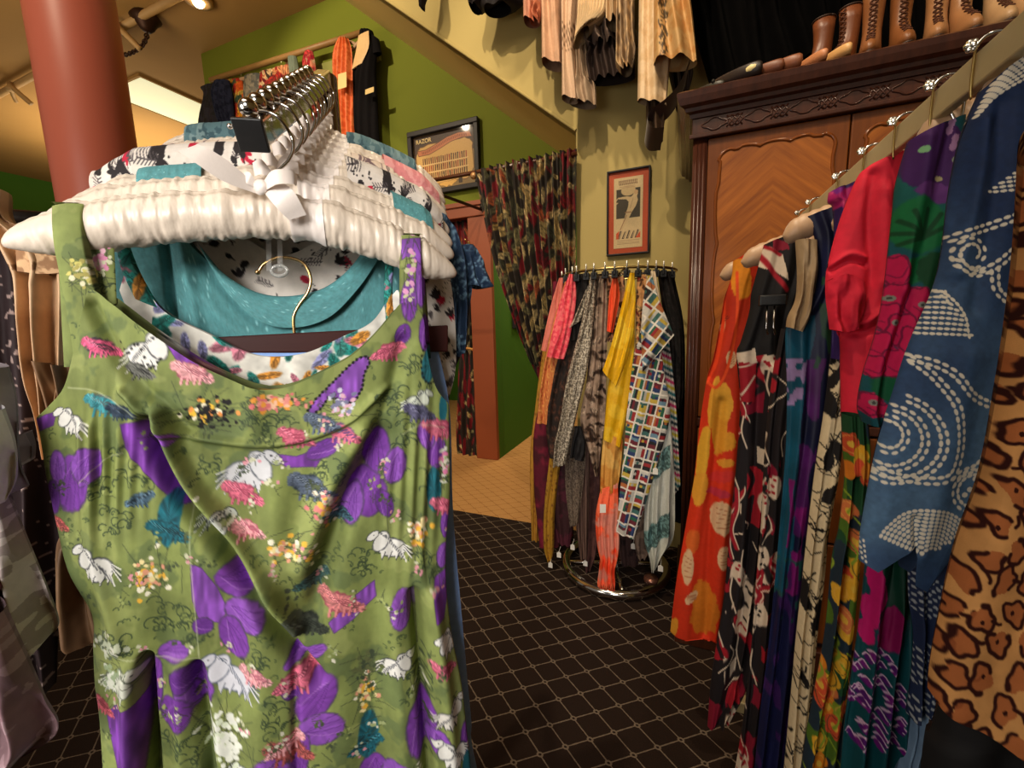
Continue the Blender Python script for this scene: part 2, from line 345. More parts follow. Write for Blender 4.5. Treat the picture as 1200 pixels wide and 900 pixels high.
# ceiling things
sk = [onZ(x, y, ZC) for x, y in ((145, 98), (163, 88), (228, 116), (233, 150))]
sy0, sy1 = sk[1][1], sk[2][1]+.55
struct('window_1', MB().box((-7.1, sy0, ZC-.02), (-6.29, sy1, ZC-.004)), plain('skylight_glow', (226, 226, 190), .6, 0, .03, 1, 0, emit=.55))
struct('trim_skylight', MB().box((-7.13, sy0-.03, ZC-.03), (-6.26, sy0, ZC)).box((-7.13, sy1, ZC-.03), (-6.26, sy1+.03, ZC)).box((-7.13, sy0, ZC-.03), (-7.1, sy1, ZC)).box((-6.29, sy0, ZC-.03), (-6.26, sy1, ZC)), CEILM)
tr = thing('track_light', 'pale ceiling track with small fittings running behind the terracotta column', 'light track', (-6.5, 2.87, ZC-.1))
MB().tube([(-10.5, 2.9, ZC-.06), (-4.4, 2.85, ZC-.06)], .035, 10).build('rail', plain('painted_track', (186, 150, 100), .6), tr, True)
for px, py in ((12, 100), (136, 30)):
    q = onZ(px, py, ZC-.1); f = MB().lathe([(.05, 0), (.05, .03), (.025, .05), (.025, .1)], q-[0, 0, .06], 20).tube(cr([q, q+[.1, .03, -.1], q+[.16, .1, -.2]]), .028, 10).tube(cr([q, q+[-.12, .05, -.05], q+[-.2, .1, -.1]]), .02, 8)
    f.build('fitting', plain('painted_track', (186, 150, 100)), tr, True)
q = onZ(170, 17, ZC); CH = plain('dark_bronze', (58, 34, 22), .5, .6)
hc = thing('chain_hook', 'dark bronze ceiling bracket with a slack chain hanging from it', 'chain', q)
MB().lathe([(.1, 0), (.13, -.04), (.09, -.08), (.06, -.13), (.03, -.16)], q, 18).build('bracket', CH, hc, True)
ch = MB(); path = resamp([q+[0, 0, -.16]]+[onY(x_, y_, q[1]-.02) for x_, y_ in ((171.5, 44.), (167., 53.), (158., 60.), (148., 64.), (138., 64.), (126., 61.))], 26)
for k in range(25):
    a, b = path[k], path[k+1]; t = (b-a); n = np.cross(t, [.3, 1, .2]); n /= np.linalg.norm(n)
    if k % 2: n = np.cross(t, n); n /= np.linalg.norm(n)
    ch.tube([(a+b)/2+t*.8*math.cos(w)+n*.017*math.sin(w) for w in np.linspace(0, 2*math.pi, 10, endpoint=False)], .007, 5, closed=True)
ch.build('chain', CH, hc, True)
q = onZ(232, -2, ZC); sp = thing('ceiling_spotlight', 'glowing ceiling spotlight high above the green wall', 'spotlight', q)
MB().lathe([(.12, 0), (.12, -.03), (.09, -.035)], q, 24).build('rim', plain('painted_track', (186, 150, 100)), sp, True)
MB().ball(q+[0, 0, -.03], .05).build('bulb', plain('lit_bulb', (255, 225, 170), .5, 0, 0, 1, 0, emit=22), sp, True)

# ================================================================== WARDROBE
def woodmat(name, c1, c2, chevron=False, rough=.3, sc=14):
    m, nt, b = _new(name); tc = _n(nt, 'ShaderNodeTexCoord'); sp = _n(nt, 'ShaderNodeSeparateXYZ'); nt.links.new(tc.outputs['Object'], sp.inputs[0]); cb = _n(nt, 'ShaderNodeCombineXYZ')
    if chevron:
        ab = _n(nt, 'ShaderNodeMath', operation='ABSOLUTE'); nt.links.new(sp.outputs[0], ab.inputs[0]); m1 = _n(nt, 'ShaderNodeMath', operation='MULTIPLY'); nt.links.new(ab.outputs[0], m1.inputs[0]); m1.inputs[1].default_value = .85
        ad = _n(nt, 'ShaderNodeMath', operation='ADD'); nt.links.new(sp.outputs[2], ad.inputs[0]); nt.links.new(m1.outputs[0], ad.inputs[1]); nt.links.new(ad.outputs[0], cb.inputs[0])
        m2 = _n(nt, 'ShaderNodeMath', operation='MULTIPLY'); nt.links.new(sp.outputs[0], m2.inputs[0]); m2.inputs[1].default_value = .12; nt.links.new(m2.outputs[0], cb.inputs[1])
    else:
        m2 = _n(nt, 'ShaderNodeMath', operation='MULTIPLY'); nt.links.new(sp.outputs[2], m2.inputs[0]); m2.inputs[1].default_value = .06
        nt.links.new(sp.outputs[0], cb.inputs[0]); nt.links.new(sp.outputs[1], cb.inputs[1]); nt.links.new(m2.outputs[0], cb.inputs[2])
    no = _n(nt, 'ShaderNodeTexNoise', Scale=sc*3.0, Detail=6.0, Roughness=.65); nt.links.new(cb.outputs[0], no.inputs['Vector'])
    rp = _n(nt, 'ShaderNodeValToRGB'); e = rp.color_ramp.elements; e[0].position = .3; e[0].color = c4(c1); e[1].position = .72; e[1].color = c4(c2)
    nt.links.new(no.outputs[0], rp.inputs[0]); nt.links.new(rp.outputs[0], b.inputs['Base Color']); b.inputs['Roughness'].default_value = rough
    b.inputs['Coat Weight'].default_value = .3; b.inputs['Coat Roughness'].default_value = .2
    bp = _n(nt, 'ShaderNodeBump'); bp.inputs['Strength'].default_value = .08; bp.inputs['Distance'].default_value = .002; nt.links.new(no.outputs[0], bp.inputs['Height']); nt.links.new(bp.outputs[0], b.inputs['Normal']); return m
MAHO = woodmat('dark_mahogany', (56, 27, 18), (86, 45, 28)); DOORW = woodmat('door_walnut', (106, 54, 16), (136, 74, 26)); CHEV = woodmat('chevron_veneer', (132, 68, 14), (184, 106, 34), True, sc=13, rough=.38)
YF, YB = 1.66, 2.26; XL = float(onY(808, 300, YF)[0]); XR = XL+1.28
zt = float(onY(795, 107, 1.60)[2]); zfb = float(onY(812, 160, YF)[2]); zdb = float(onY(815, 488, YF)[2])
wd = thing('wardrobe', 'tall carved mahogany wardrobe with chevron veneer doors beside the scarf rack', 'wardrobe', ((XL+XR)/2, (YF+YB)/2, 0))
MB().box((XL+.004, YF+.03, .06), (XR-.004, YB, zt-.06)).build('carcass', MAHO, wd, bevel=.003)
cn = MB()
prof = [(0, 0), (.012, 0), (.016, .012), (.03, .016), (.034, .026), (.05, .032), (.058, .05), (.062, .066), (.05, .074), (0, .074)]
zc0 = zt-.074
lo = []; 
for q_, z_ in prof: lo.append([(XL-q_*.9, YF-q_, zc0+z_), (XR+q_*.9, YF-q_, zc0+z_), (XR+q_*.9, YB+.1, zc0+z_), (XL-q_*.9, YB+.1, zc0+z_)])
n_ = len(lo); cn.add([v for r in lo for v in r], [(4*i+k, 4*i+(k+1) % 4, 4*i+4+(k+1) % 4, 4*i+4+k) for i in range(n_-1) for k in range(4)]+[(3, 2, 1, 0), (4*n_-4, 4*n_-3, 4*n_-2, 4*n_-1)])
cn.build('cornice', MAHO, wd)
fr = MB().box((XL-.006, YF-.008, zfb), (XR+.006, YF+.03, zc0)).box((XL-.014, YF-.018, zfb-.014), (XR+.014, YF+.03, zfb)).build('frieze', MAHO, wd, bevel=.003)
cv = MB(); zm = (zfb+zc0)/2; hh = (zc0-zfb)*.33; x = XL+.03; yv = YF-.009
while x < XR-.1:
    a = np.linspace(0, 2*math.pi, 26, endpoint=False); r = 1+.16*np.cos(4*a)
    cv.tube([(x+.034+.034*rr*math.cos(t), yv, zm+hh*rr*math.sin(t)) for t, rr in zip(a, r)], .0026, 6, closed=True)
    for dx in (0, .016, .032):
        cv.tube([(x+.07+dx, yv, zm-hh), (x+.086+dx, yv, zm), (x+.07+dx, yv, zm+hh)], .0024, 6); cv.tube([(x+.1+dx-.016, yv, zm-hh), (x+.084+dx-.016, yv, zm), (x+.1+dx-.016, yv, zm+hh)], .0024, 6)
    x += .126
cv.build('carving', MAHO, fr, True)
PWID = .045; MOUL = woodmat('polished_moulding', (112, 56, 18), (146, 80, 30), rough=.12)
for xs in (XL, XR-PWID):
    pl_ = MB().box((xs, YF-.002, .1), (xs+PWID, YF+.03, zfb-.014))
    for k in range(3): pl_.tube([(xs+.010+.0125*k, YF-.003, .14), (xs+.010+.0125*k, YF-.003, zfb-.03)], .0048, 8)
    pl_.build('pilaster', MAHO, wd, True)
MB().box((XL-.01, YF-.015, 0), (XR+.01, YB, .1)).build('plinth', MAHO, wd, bevel=.004)
MB().box((XL+PWID, YF, zdb-.035), (XR-PWID, YF+.02, zdb-.005)).build('rail', MAHO, wd, bevel=.003)
dw = (XR-XL-2*PWID)/3
def cusped(x0, x1, z0, z1, y):
    pts = []
    def seg(a, b, inward):
        a = np.array(a); b = np.array(b); L = np.linalg.norm(b-a); m = 24
        for t in np.linspace(0, 1, m, endpoint=False):
            w = .010*(abs(math.sin(t*math.pi*3))**.6)*(1 if .12 < t < .88 else .3)-.004
            pts.append(a+(b-a)*t-np.array(inward)*w)
    c = .035
    def cor(cx, cz, a0):
        for t in np.linspace(0, 1, 8, endpoint=False):
            a = a0+t*math.pi/2; pts.append(np.array([cx+c*math.cos(a)*1.05, cz+c*math.sin(a)*1.05]))
    seg((x0+c, z0), (x1-c, z0), (0, 1)); cor(x1-c, z0+c, -math.pi/2); seg((x1, z0+c), (x1, z1-c), (-1, 0)); cor(x1-c, z1-c, 0)
    seg((x1-c, z1), (x0+c, z1), (0, -1)); cor(x0+c, z1-c, math.pi/2); seg((x0, z1-c), (x0, z0+c), (1, 0)); cor(x0+c, z0+c, math.pi)
    return [(p[0], y, p[1]) for p in pts]
for k in range(3):
    x0 = XL+PWID+k*dw+.002; x1 = x0+dw-.004; z0, z1 = zdb, zfb-.016
    d = MB().box((x0, YF+.002, z0), (x1, YF+.026, z1)).build('door', DOORW, wd, bevel=.003)
    pth = cusped(x0+.036, x1-.036, z0+.05, z1-.045, YF+.001)
    V = np.array(pth); MBp = MB().add(V+[0, -.0006, 0], [list(range(len(V)))])
    MBp.build('veneer_panel', CHEV, d); MB().tube(pth, .0055, 8, closed=True).build('moulding', MOUL, d, True)
    MB().ball((x0+.018 if k == 2 else x1-.018, YF-.008, (z0+z1)/2-.1), .009).build('knob', BRASS, d, True)
    z2, z3 = .12, zdb-.04
    for j in range(2):
        a, b_ = z2+(z3-z2)*j/2+.004, z2+(z3-z2)*(j+1)/2-.004
        dd = MB().box((x0, YF+.002, a), (x1, YF+.026, b_)).build('drawer', DOORW, wd, bevel=.004)
        MB().tube(cr([((x0+x1)/2-.045, YF, (a+b_)/2), ((x0+x1)/2-.04, YF-.022, (a+b_)/2-.01), ((x0+x1)/2+.04, YF-.022, (a+b_)/2-.01), ((x0+x1)/2+.045, YF, (a+b_)/2)]), .004).build('handle', BRASS, dd, True)
# ------------------------------------------------------------------ boots and shoes on the wardrobe top
ZT = zt
def slices(mb, sl, n=28):
    V = []
    for z, cy, ry, rx in sl:
        for a in np.linspace(0, 2*math.pi, n, endpoint=False): V.append((rx*math.cos(a), cy+ry*math.sin(a), z))
    m = len(sl); F = [(j*n+i, j*n+(i+1) % n, (j+1)*n+(i+1) % n, (j+1)*n+i) for j in range(m-1) for i in range(n)]+[list(range(n))[::-1], list(range((m-1)*n, m*n))]
    return mb.add(V, F)
def rotz(o, a): o.rotation_euler = (0, 0, a)
BOOT = [(.012, -.055, .105, .034), (.03, -.055, .11, .038), (.05, -.045, .098, .037), (.07, -.03, .078, .035), (.09, -.012, .058, .034), (.12, .004, .044, .033), (.16, .008, .042, .035), (.2, .008, .045, .038), (.245, .006, .05, .041)]
def boot(px, py, Y, ang, col, label, laced=True, hs=1., grp=None):
    Y = Y+.035; q = onY(px, py, Y); t = thing('ankle_boot', label, 'boot', (q[0], q[1], ZT), grp)
    lm = plain('leather_%d_%d_%d' % col, col, .42, 0, .22, 14, .25, 90, spec=.5)
    def put(n, mb, mat, par=t, sm=True):
        V = np.vstack(mb.V)*[.70, .62, hs*.82]; c, s = math.cos(ang), math.sin(ang); V = np.c_[V[:, 0]*c-V[:, 1]*s, V[:, 0]*s+V[:, 1]*c, V[:, 2]]+[q[0], q[1], ZT]
        return obj(n, V, mb.F, mat, par, smooth=sm)
    up = put('upper', slices(MB(), BOOT+[(.243, .006, .044, .036), (.15, .006, .03, .024)]), lm)
    put('sole', slices(MB(), [(0.006, -.058, .108, .036), (.012, -.058, .11, .038)]), plain('boot_sole', (52, 30, 18), .6))
    put('heel', slices(MB(), [(0, .036, .022, .024), (.03, .034, .028, .03)]), plain('boot_sole', (52, 30, 18), .6))
    if laced:
        lc = MB(); yf = lambda z: float(np.interp(z, [s[0] for s in BOOT], [s[1]-s[2] for s in BOOT]))
        zs = np.linspace(.055, .235, 12)
        for k in range(11):
            for sg in (1, -1): lc.tube([(-.014*sg, yf(zs[k])-.001, zs[k]), (0, yf((zs[k]+zs[k+1])/2)-.005, (zs[k]+zs[k+1])/2), (.014*sg, yf(zs[k+1])-.001, zs[k+1])], .0022, 5)
        put('laces', lc, plain('boot_lace', (int(col[0]*.72), int(col[1]*.66), int(col[2]*.55)), .8))
    tg = MB(); a = np.linspace(0, 2*math.pi, 20)
    tg.tube([(.042*math.cos(x), .006+.051*math.sin(x), .243) for x in a], .0028, 6); put('collar', tg, plain('boot_sole', (52, 30, 18), .6))
    return t
BR = (112, 60, 30); TN = (140, 86, 46); PALE = (176, 124, 80); CRM = (196, 156, 112)
boot(962, 60, 1.71, -1.15, BR, 'plain brown leather ankle boot standing leftmost of the tall boots on the wardrobe', False, .9)
boot(993, 50, 1.71, -.95, (118, 64, 32), 'brown boot with side lacing behind the cream slipper on the wardrobe', True, .97)
boot(1021, 45, 1.69, -.3, TN, 'tan open-laced boot beside the brown pair on the wardrobe', True, 1.05)
boot(1054, 40, 1.69, -.1, (136, 82, 42), 'tan laced boot with loose lace loop at its top on the wardrobe', True, 1.05)
boot(1096, 30, 1.69, -.28, PALE, 'light tan laced boot, left one of the pale pair on the wardrobe', True, 1.08)
boot(1124, 22, 1.69, 0.0, (172, 120, 76), 'light tan laced boot, right one of the pale pair on the wardrobe', True, 1.08)
boot(1166, 12, 1.69, -.1, CRM, 'cream laced boot, left one of the pair at the far right on the wardrobe', True, 1.08)
boot(1198, 5, 1.69, .1, (192, 152, 108), 'cream laced boot at the far right end of the wardrobe top', True, 1.08)
def shoe(px, py, Y, ang, col, label, sc=1., heel=.02, bow=False, lining=(222, 196, 150), cap=False):
    q = onY(px, py, Y); t = thing('low_shoe', label, 'shoe', (q[0], q[1], ZT))
    lm = plain('shoe_%d_%d_%d' % col, col, .45, 0, .2, 20, .15, 90)
    def put(n, mb, mat, par=t):
        V = np.vstack(mb.V)*sc*.62; c, s = math.cos(ang), math.sin(ang); V = np.c_[V[:, 0]*c-V[:, 1]*s, V[:, 0]*s+V[:, 1]*c, V[:, 2]]+[q[0], q[1], ZT]
        return obj(n, V, mb.F, mat, par)
    V = []; n = 40                                                  # an open slipper: rim dips behind the vamp
    for lv in range(6):
        for a in np.linspace(0, 2*math.pi, n, endpoint=False):
            f = .5-.5*math.sin(a)                                   # 1 at the toe
            h = [0, .5, .85, 1., 1., .6][lv]*(.035+.022*(1-f)+.014*f*f); w = [.032, .036, .035, .032, .028 if f < .6 else .012, .02][lv]; l = [.115, .122, .12, .112, .1 if f < .6 else .05, .06][lv]
            V.append((w*math.cos(a), l*math.sin(a), heel*(1-f)+.004+h))
    F = [(j*n+i, j*n+(i+1) % n, (j+1)*n+(i+1) % n, (j+1)*n+i) for j in range(5) for i in range(n)]+[list(range(n))[::-1]]
    put('upper', MB().add(V, F), lm); put('heel', slices(MB(), [(0, .075, .018, .02), (heel+.006, .08, .03, .026)]), plain('boot_sole', (52, 30, 18)))
    put('insole', slices(MB(), [(heel+.012, .03, .07, .024), (heel+.016, .03, .068, .023)]), plain('shoe_lining', lining, .6))
    if cap: put('toe_cap', MB().ball((0, -.075, .034), .03, sc=(1., 1.35, .75)), plain('cream_kid', (232, 212, 150), .45))
    if bow:
        for sg in (1, -1): bb = put('bow', MB().ball((.016*sg, -.06, .055), .016, sc=(1.2, .6, .8)).ball((.03*sg, -.06, .062), .011), plain('dark_tulle', (34, 30, 22), .8))
shoe(830, 96, 1.68, .9, (40, 34, 22), 'small dark shoe with tulle trim at the left end of the wardrobe top', .8, bow=True)
shoe(862, 86, 1.67, .8, (36, 24, 20), 'black shoe with cream toe cap near the left end of the wardrobe', 1.25, lining=(236, 214, 140), cap=True)
shoe(889, 82, 1.66, .9, (116, 64, 38), 'brown leather slip-on beside the black shoe on the wardrobe', 1.05)
shoe(908, 76, 1.67, .8, (132, 76, 46), 'tan-trimmed brown shoe in the middle of the low shoes', 1.15)
shoe(924, 74, 1.76, .5, (84, 46, 30), 'dark brown shoe standing behind the low brown shoes', 1.15, heel=.05)
shoe(950, 72, 1.66, .4, (196, 128, 84), 'tan flat shoe at the wardrobe edge before the brown boot', .9)
shoe(977, 64, 1.665, .35, (214, 164, 102), 'cream satin slipper lying before the side-laced boot', .95)
# ================================================================== PRINTS
def leafprint(base, cols, n=300, size=(.01, .03), seed=1, veins=True, sx=1., use='uz', pre=None):
    def f(X, Y, u, z):
        a, b = (u*sx, z) if use == 'uz' else (X/1000., Y/1000.)
        p = Paint(a, b, base); r = np.random.RandomState(seed); x0, x1, y0, y1 = a.min(), a.max(), b.min(), b.max()
        p.C *= (.75+.5*fbm(a*60, b*60, seed))[:, None]
        if pre: pre(p, r)
        for k in range(n):
            c = cols[r.randint(len(cols))]; L = r.uniform(*size); an = r.uniform(0, 180); cx = r.uniform(x0, x1); cy = r.uniform(y0, y1)
            p.ell(cx, cy, L, L*r.uniform(.3, .5), an, c, rag=.25, soft=.25, streak=.7)
            if veins:
                t = math.radians(an); p.line([(cx-L*.8*math.cos(t), cy-L*.8*math.sin(t)), (cx+L*.8*math.cos(t), cy+L*.8*math.sin(t))], L*.09, np.array(c)*.55)
        return p.C
    return f
def blobprint(base, cols, sc=18, seed=2, thr=.45):        # soft abstract blotches
    def f(X, Y, u, z):
        C = np.empty((len(u), 3)); C[:] = base
        for k, c in enumerate(cols):
            m = np.clip((fbm(u*sc, z*sc, seed+17*k)-thr-.06*(k % 3))*14, 0, 1)[:, None]; C = C*(1-m)+np.array(c, float)*m
        return C
    return f
def leopard(base, ring, inner, sc=26, seed=3, sx=1.):
    def f(X, Y, u, z):
        w = .6*(fbm(u*sc*1.3, z*sc*1.3, seed+20)-.5); a = u*sc*sx+w; b = z*sc*.8+.6*(fbm(u*sc*1.3+9, z*sc*1.3, seed+30)-.5)
        d, d2, cid = worley(a, b, seed); k = .33+.13*cid; e = np.abs(d-k*.92)
        br = vn(a*2.6+3, b*2.6, seed+5)
        C = np.empty((len(u), 3)); C[:] = base; C *= (.86+.28*fbm(u*sc*.5, z*sc*.5, 8))[:, None]
        m = np.clip((k*.85-d)*14, 0, 1)[:, None]*.85; C = C*(1-m)+np.array(inner, float)*m
        m = (np.clip((.11-e)*16, 0, 1)*np.clip((br-.24)*9, 0, 1))[:, None]; C = C*(1-m)+np.array(ring, float)*m
        m = np.clip((.07-np.abs(d-.05*br))*20, 0, 1)[:, None]*(cid > .8)[:, None]; C = C*(1-m)+np.array(ring, float)*m
        return C
    return f
# ================================================================== CURTAINS, FRAMES ON THE FAR WALLS
TROP = [(168, 142, 90), (184, 160, 112), (176, 152, 104), (160, 134, 84), (124, 116, 78), (104, 96, 64), (84, 80, 56), (110, 18, 24), (88, 12, 20), (138, 110, 62), (150, 74, 42), (58, 56, 40), (58, 56, 40), (150, 130, 84)]
def trop_pre(p, r):
    for k in range(60):
        cx = r.uniform(p.X.min(), p.X.max()); cy = r.uniform(p.Y.min(), p.Y.max()); p.ell(cx, cy, .035, .09, r.uniform(-20, 20), (104, 12, 22), rag=.4)
def trop(seed, n=520): return leafprint((34, 26, 20), TROP, n, (.03, .075), seed, sx=3.3, pre=trop_pre)
pc1 = PY(YW-.07)
cloth('curtain', pc1, [(557, 201), (600, 191), (640, 183), (676, 174)], [(622, 425), (640, 432), (668, 436)], [(557, 201), (566, 250), (580, 310), (602, 375), (622, 425)], [(676, 174), (675, 260), (674, 340), (668, 436)], CLOTH, trop(5),
      nu=240, nv=220, depth=.02, fold=lambda S, T, X, Y: (.022+.012*T)*np.sin(S*2*math.pi*13+1.2*vn(S*4, T*3, 2))*(1-.2*T)+.012*np.sin(S*2*math.pi*31)*(1-T)**2, label='tropical leaf print curtain gathered across the passage under the stairs', cat='curtain')
cloth('curtain', pc1, [(622, 425), (645, 434), (668, 436)], [(656, 760), (664, 764), (676, 768)], [(622, 425), (640, 470), (652, 560), (656, 760)], [(668, 436), (670, 540), (672, 650), (672, 768)], CLOTH, trop(6, 120), nu=70, nv=120, depth=.03,
      fold=pleats(5, .012), label='lower fall of the tropical print curtain behind the scarf rack', cat='curtain')
q0, q1 = onY(487, 215, YW-.07), onY(676, 172, YW-.07)
cr_ = thing('curtain_rod', 'brown wooden curtain rod with a knob end, crossing below the shadow-box picture', 'rod', q0)
RODW = woodmat('rod_wood', (70, 36, 22), (98, 54, 34))
MB().tube([q0, [q1[0], q0[1], q0[2]]], .012, 12).build('pole', RODW, cr_, True)
MB().ball(onY(555, 206, YW-.075), .02).build('finial', plain('gilt_knob', (190, 140, 90), .35, .4), cr_, True)
# inner tied curtain in the doorway
pd = PY(YG+.08)
cloth('curtain', pd, [(508, 262), (540, 258), (566, 256)], [(540, 410), (552, 410), (562, 408)], [(508, 262), (522, 320), (535, 370), (540, 410)], [(566, 256), (566, 320), (565, 370), (562, 408)], CLOTH, trop(9, 160), nu=110, nv=90, depth=.03, fold=pleats(7, .02, grow=.8),
      label='tropical print curtain tied back inside the orange doorway', cat='curtain')
cloth('curtain', pd, [(540, 410), (552, 410), (562, 408)], [(537, 538), (552, 543), (570, 541)], [(540, 410), (537, 450), (535, 500), (537, 538)], [(562, 408), (566, 440), (570, 490), (570, 541)], CLOTH, trop(10, 70), nu=60, nv=90, depth=.05, fold=pleats(4, .02, grow=.8),
      label='lower fall of the doorway curtain below its cord tie', cat='curtain')
c0 = onY(552, 409, YG+.06); MB().tube([c0+[.085*math.cos(a), .07*math.sin(a), .012*math.sin(3*a)] for a in np.linspace(0, 2*math.pi, 24, endpoint=False)], .012, 8, closed=True).tube(cr([c0+[.05, -.06, 0], c0+[.09, -.05, .1], c0+[.12, -.02, .22]]), .009, 8).build('curtain_tie', plain('gold_cord', (176, 120, 50), .6), smooth=True, label='twisted gold cord holding back the doorway curtain', cat='cord')
# black hanging bar running from the door lintel
bz = float(onY(565, 246, 3.47)[2]); e0 = onY(565, 246, 3.47); e1 = onZ(497, 221, bz)
MB().tube([e0, e1, e1+(e1-e0)*.06], .012, 10).tube([e0+[0, .0, 0], e0+[0, .0, .05]], .02, 8).build('hanging_bar', plain('black_iron', (30, 22, 18), .4, .6), smooth=True, label='thin black iron bar reaching out from the orange door lintel', cat='bar')
# shadow-box picture on the green wall
a0, a1, a2, a3 = onY(480, 158, YG), onY(562, 137, YG), onY(490, 232, YG), onY(565, 221, YG)
fx0, fx1, fz1, fz0 = float(a0[0]), float(a1[0]), float(a0[2]), float((a2[2]+a3[2])/2)
fp = thing('framed_picture', 'dark framed display picture of knife rows with a banner on the green wall', 'picture', ((fx0+fx1)/2, YG-.04, fz0)); yb = YG-.012
FRM = plain('black_frame', (30, 24, 25), .5, .0, .2, 8, .05, 60, spec=.3)
fw = .045; MB().box((fx0, YG-.05, fz0), (fx1, YG, fz0+fw)).box((fx0, YG-.05, fz1-fw), (fx1, YG, fz1)).box((fx0, YG-.05, fz0+fw), (fx0+fw, YG, fz1-fw)).box((fx1-fw, YG-.05, fz0+fw), (fx1, YG, fz1-fw)).build('frame', FRM, fp, bevel=.006)
def panel(name, x0, x1, z0, z1, y, paint, nu, nv, mat, par):
    X, Z = np.meshgrid(np.linspace(x0, x1, nu), np.linspace(z1, z0, nv)); V = np.c_[X.ravel(), np.full(X.size, y), Z.ravel()]
    S, T = np.meshgrid(np.linspace(0, 1, nu), np.linspace(0, 1, nv)); return obj(name, V, quads(nu, nv), mat, par, paint(S.ravel(), T.ravel()))
PAPER = printed('printed_paper', rough=.5, bump=0); 
def display(S, T):
    p = Paint(S*100, T*75, (136, 110, 66)); p.poly([(0, 0), (100, 0), (100, 30), (0, 30)], (66, 48, 38))
    ol = []
    for t in np.linspace(0, 2*math.pi, 80): ol.append((50+46*math.copysign(abs(math.cos(t))**.35, math.cos(t))*(1+.02*math.sin(t*14)), 40+27*math.copysign(abs(math.sin(t))**.35, math.sin(t))*(1+.03*math.cos(t*11))))
    p.poly(ol, (206, 164, 96)); p.line(ol, 1.1, (110, 74, 34))
    bn = [(6, 19+0), (20, 19), (38, 14), (56, 8), (74, 5.5), (92, 7), (95, 14), (80, 12.5), (62, 15), (44, 21), (26, 26), (8, 26)]
    p.poly(bn, (190, 116, 76)); p.line(bn+bn[:1], .8, (90, 50, 30))
    for x in np.linspace(14, 86, 30): 
        y = float(np.interp(x, [8, 20, 38, 56, 74, 92], [22.5, 22.5, 17.5, 11.8, 9.2, 10.5])); p.line([(x, y-1.3), (x+.6, y+1.3)], .9, (110, 46, 34))
    r = np.random.RandomState(4)
    for j, y in enumerate((34.5, 45, 55.5)):
        for k in range(22):
            x = 14+k*3.35; c = [(76, 40, 26), (120, 52, 30), (98, 60, 36), (52, 34, 28), (150, 60, 40)][r.randint(5)]; p.poly([(x, y-4.6+r.rand()), (x+2., y-4.8+r.rand()), (x+1.9, y+4.1), (x+.2, y+4.3)], c)
        p.line([(12, y+4.9), (88, y+4.9)], .9, (232, 196, 140))
    mp = [(40, 67), (48, 65.5), (58, 66), (66, 64.5), (70, 67), (64, 70), (60, 73), (56, 71), (52, 73.5), (47, 71), (41, 70)]
    p.poly(mp, (214, 166, 84)); p.line(mp+mp[:1], .5, (140, 96, 40)); p.poly([(72, 64), (78, 64), (78, 71), (72, 71)], (60, 46, 34)); p.line([(0, 63), (100, 63)], 1.4, (92, 48, 26))
    return p.C
bk = panel('display', fx0+fw, fx1-fw, fz0+fw, fz1-fw, yb, display, 230, 170, PAPER, fp)
GLASS = None
def glass(name, x0, x1, z0, z1, y, par):
    global GLASS
    if GLASS is None:
        m, nt, b = _new('picture_glass'); b.inputs['Transmission Weight'].default_value = 1; b.inputs['Roughness'].default_value = .03; b.inputs['IOR'].default_value = 1.45; GLASS = m
        for n in list(nt.nodes):
            if n.type == 'BSDF_PRINCIPLED': nt.nodes.remove(n)
        tr_ = nt.nodes.new('ShaderNodeBsdfTransparent'); gl = nt.nodes.new('ShaderNodeBsdfGlossy'); gl.inputs['Roughness'].default_value = .04; lw = nt.nodes.new('ShaderNodeFresnel'); lw.inputs[0].default_value = 1.16; mx = nt.nodes.new('ShaderNodeMixShader')
        nt.links.new(lw.outputs[0], mx.inputs[0]); nt.links.new(tr_.outputs[0], mx.inputs[1]); nt.links.new(gl.outputs[0], mx.inputs[2]); nt.links.new(mx.outputs[0], nt.nodes['Material Output'].inputs[0])
    return MB().hexa([(x0, y, z0), (x1, y, z0), (x1, y+.002, z0), (x0, y+.002, z0), (x0, y, z1), (x1, y, z1), (x1, y+.002, z1), (x0, y+.002, z1)]).build(name, GLASS, par)
glass('glass', fx0+fw, fx1-fw, fz0+fw, fz1-fw, YG-.034, fp)
def words(name, text, pos, size, mat, par, yaw=0., bold=.0, align='LEFT'):
    cu = bpy.data.curves.new(name, 'FONT'); cu.body = text; cu.size = size; cu.align_x = align; cu.extrude = .0006; cu.offset = bold
    t = bpy.data.objects.new(name, cu); COL.objects.link(t); dg = bpy.context.evaluated_depsgraph_get(); me = bpy.data.meshes.new_from_object(t.evaluated_get(dg)); bpy.data.objects.remove(t)
    me.materials.clear(); me.materials.append(mat); o = bpy.data.objects.new(name, me); COL.objects.link(o); o.parent = par; o.location = tuple(np.asarray(pos)-wloc(par)); o.rotation_euler = (math.pi/2, 0, yaw); return o
words('lettering', 'RAZOR', (fx0+fw+.03, yb-.004, fz1-fw-.062), .05, plain('gilt_letters', (226, 196, 130), .5), fp, bold=.001)
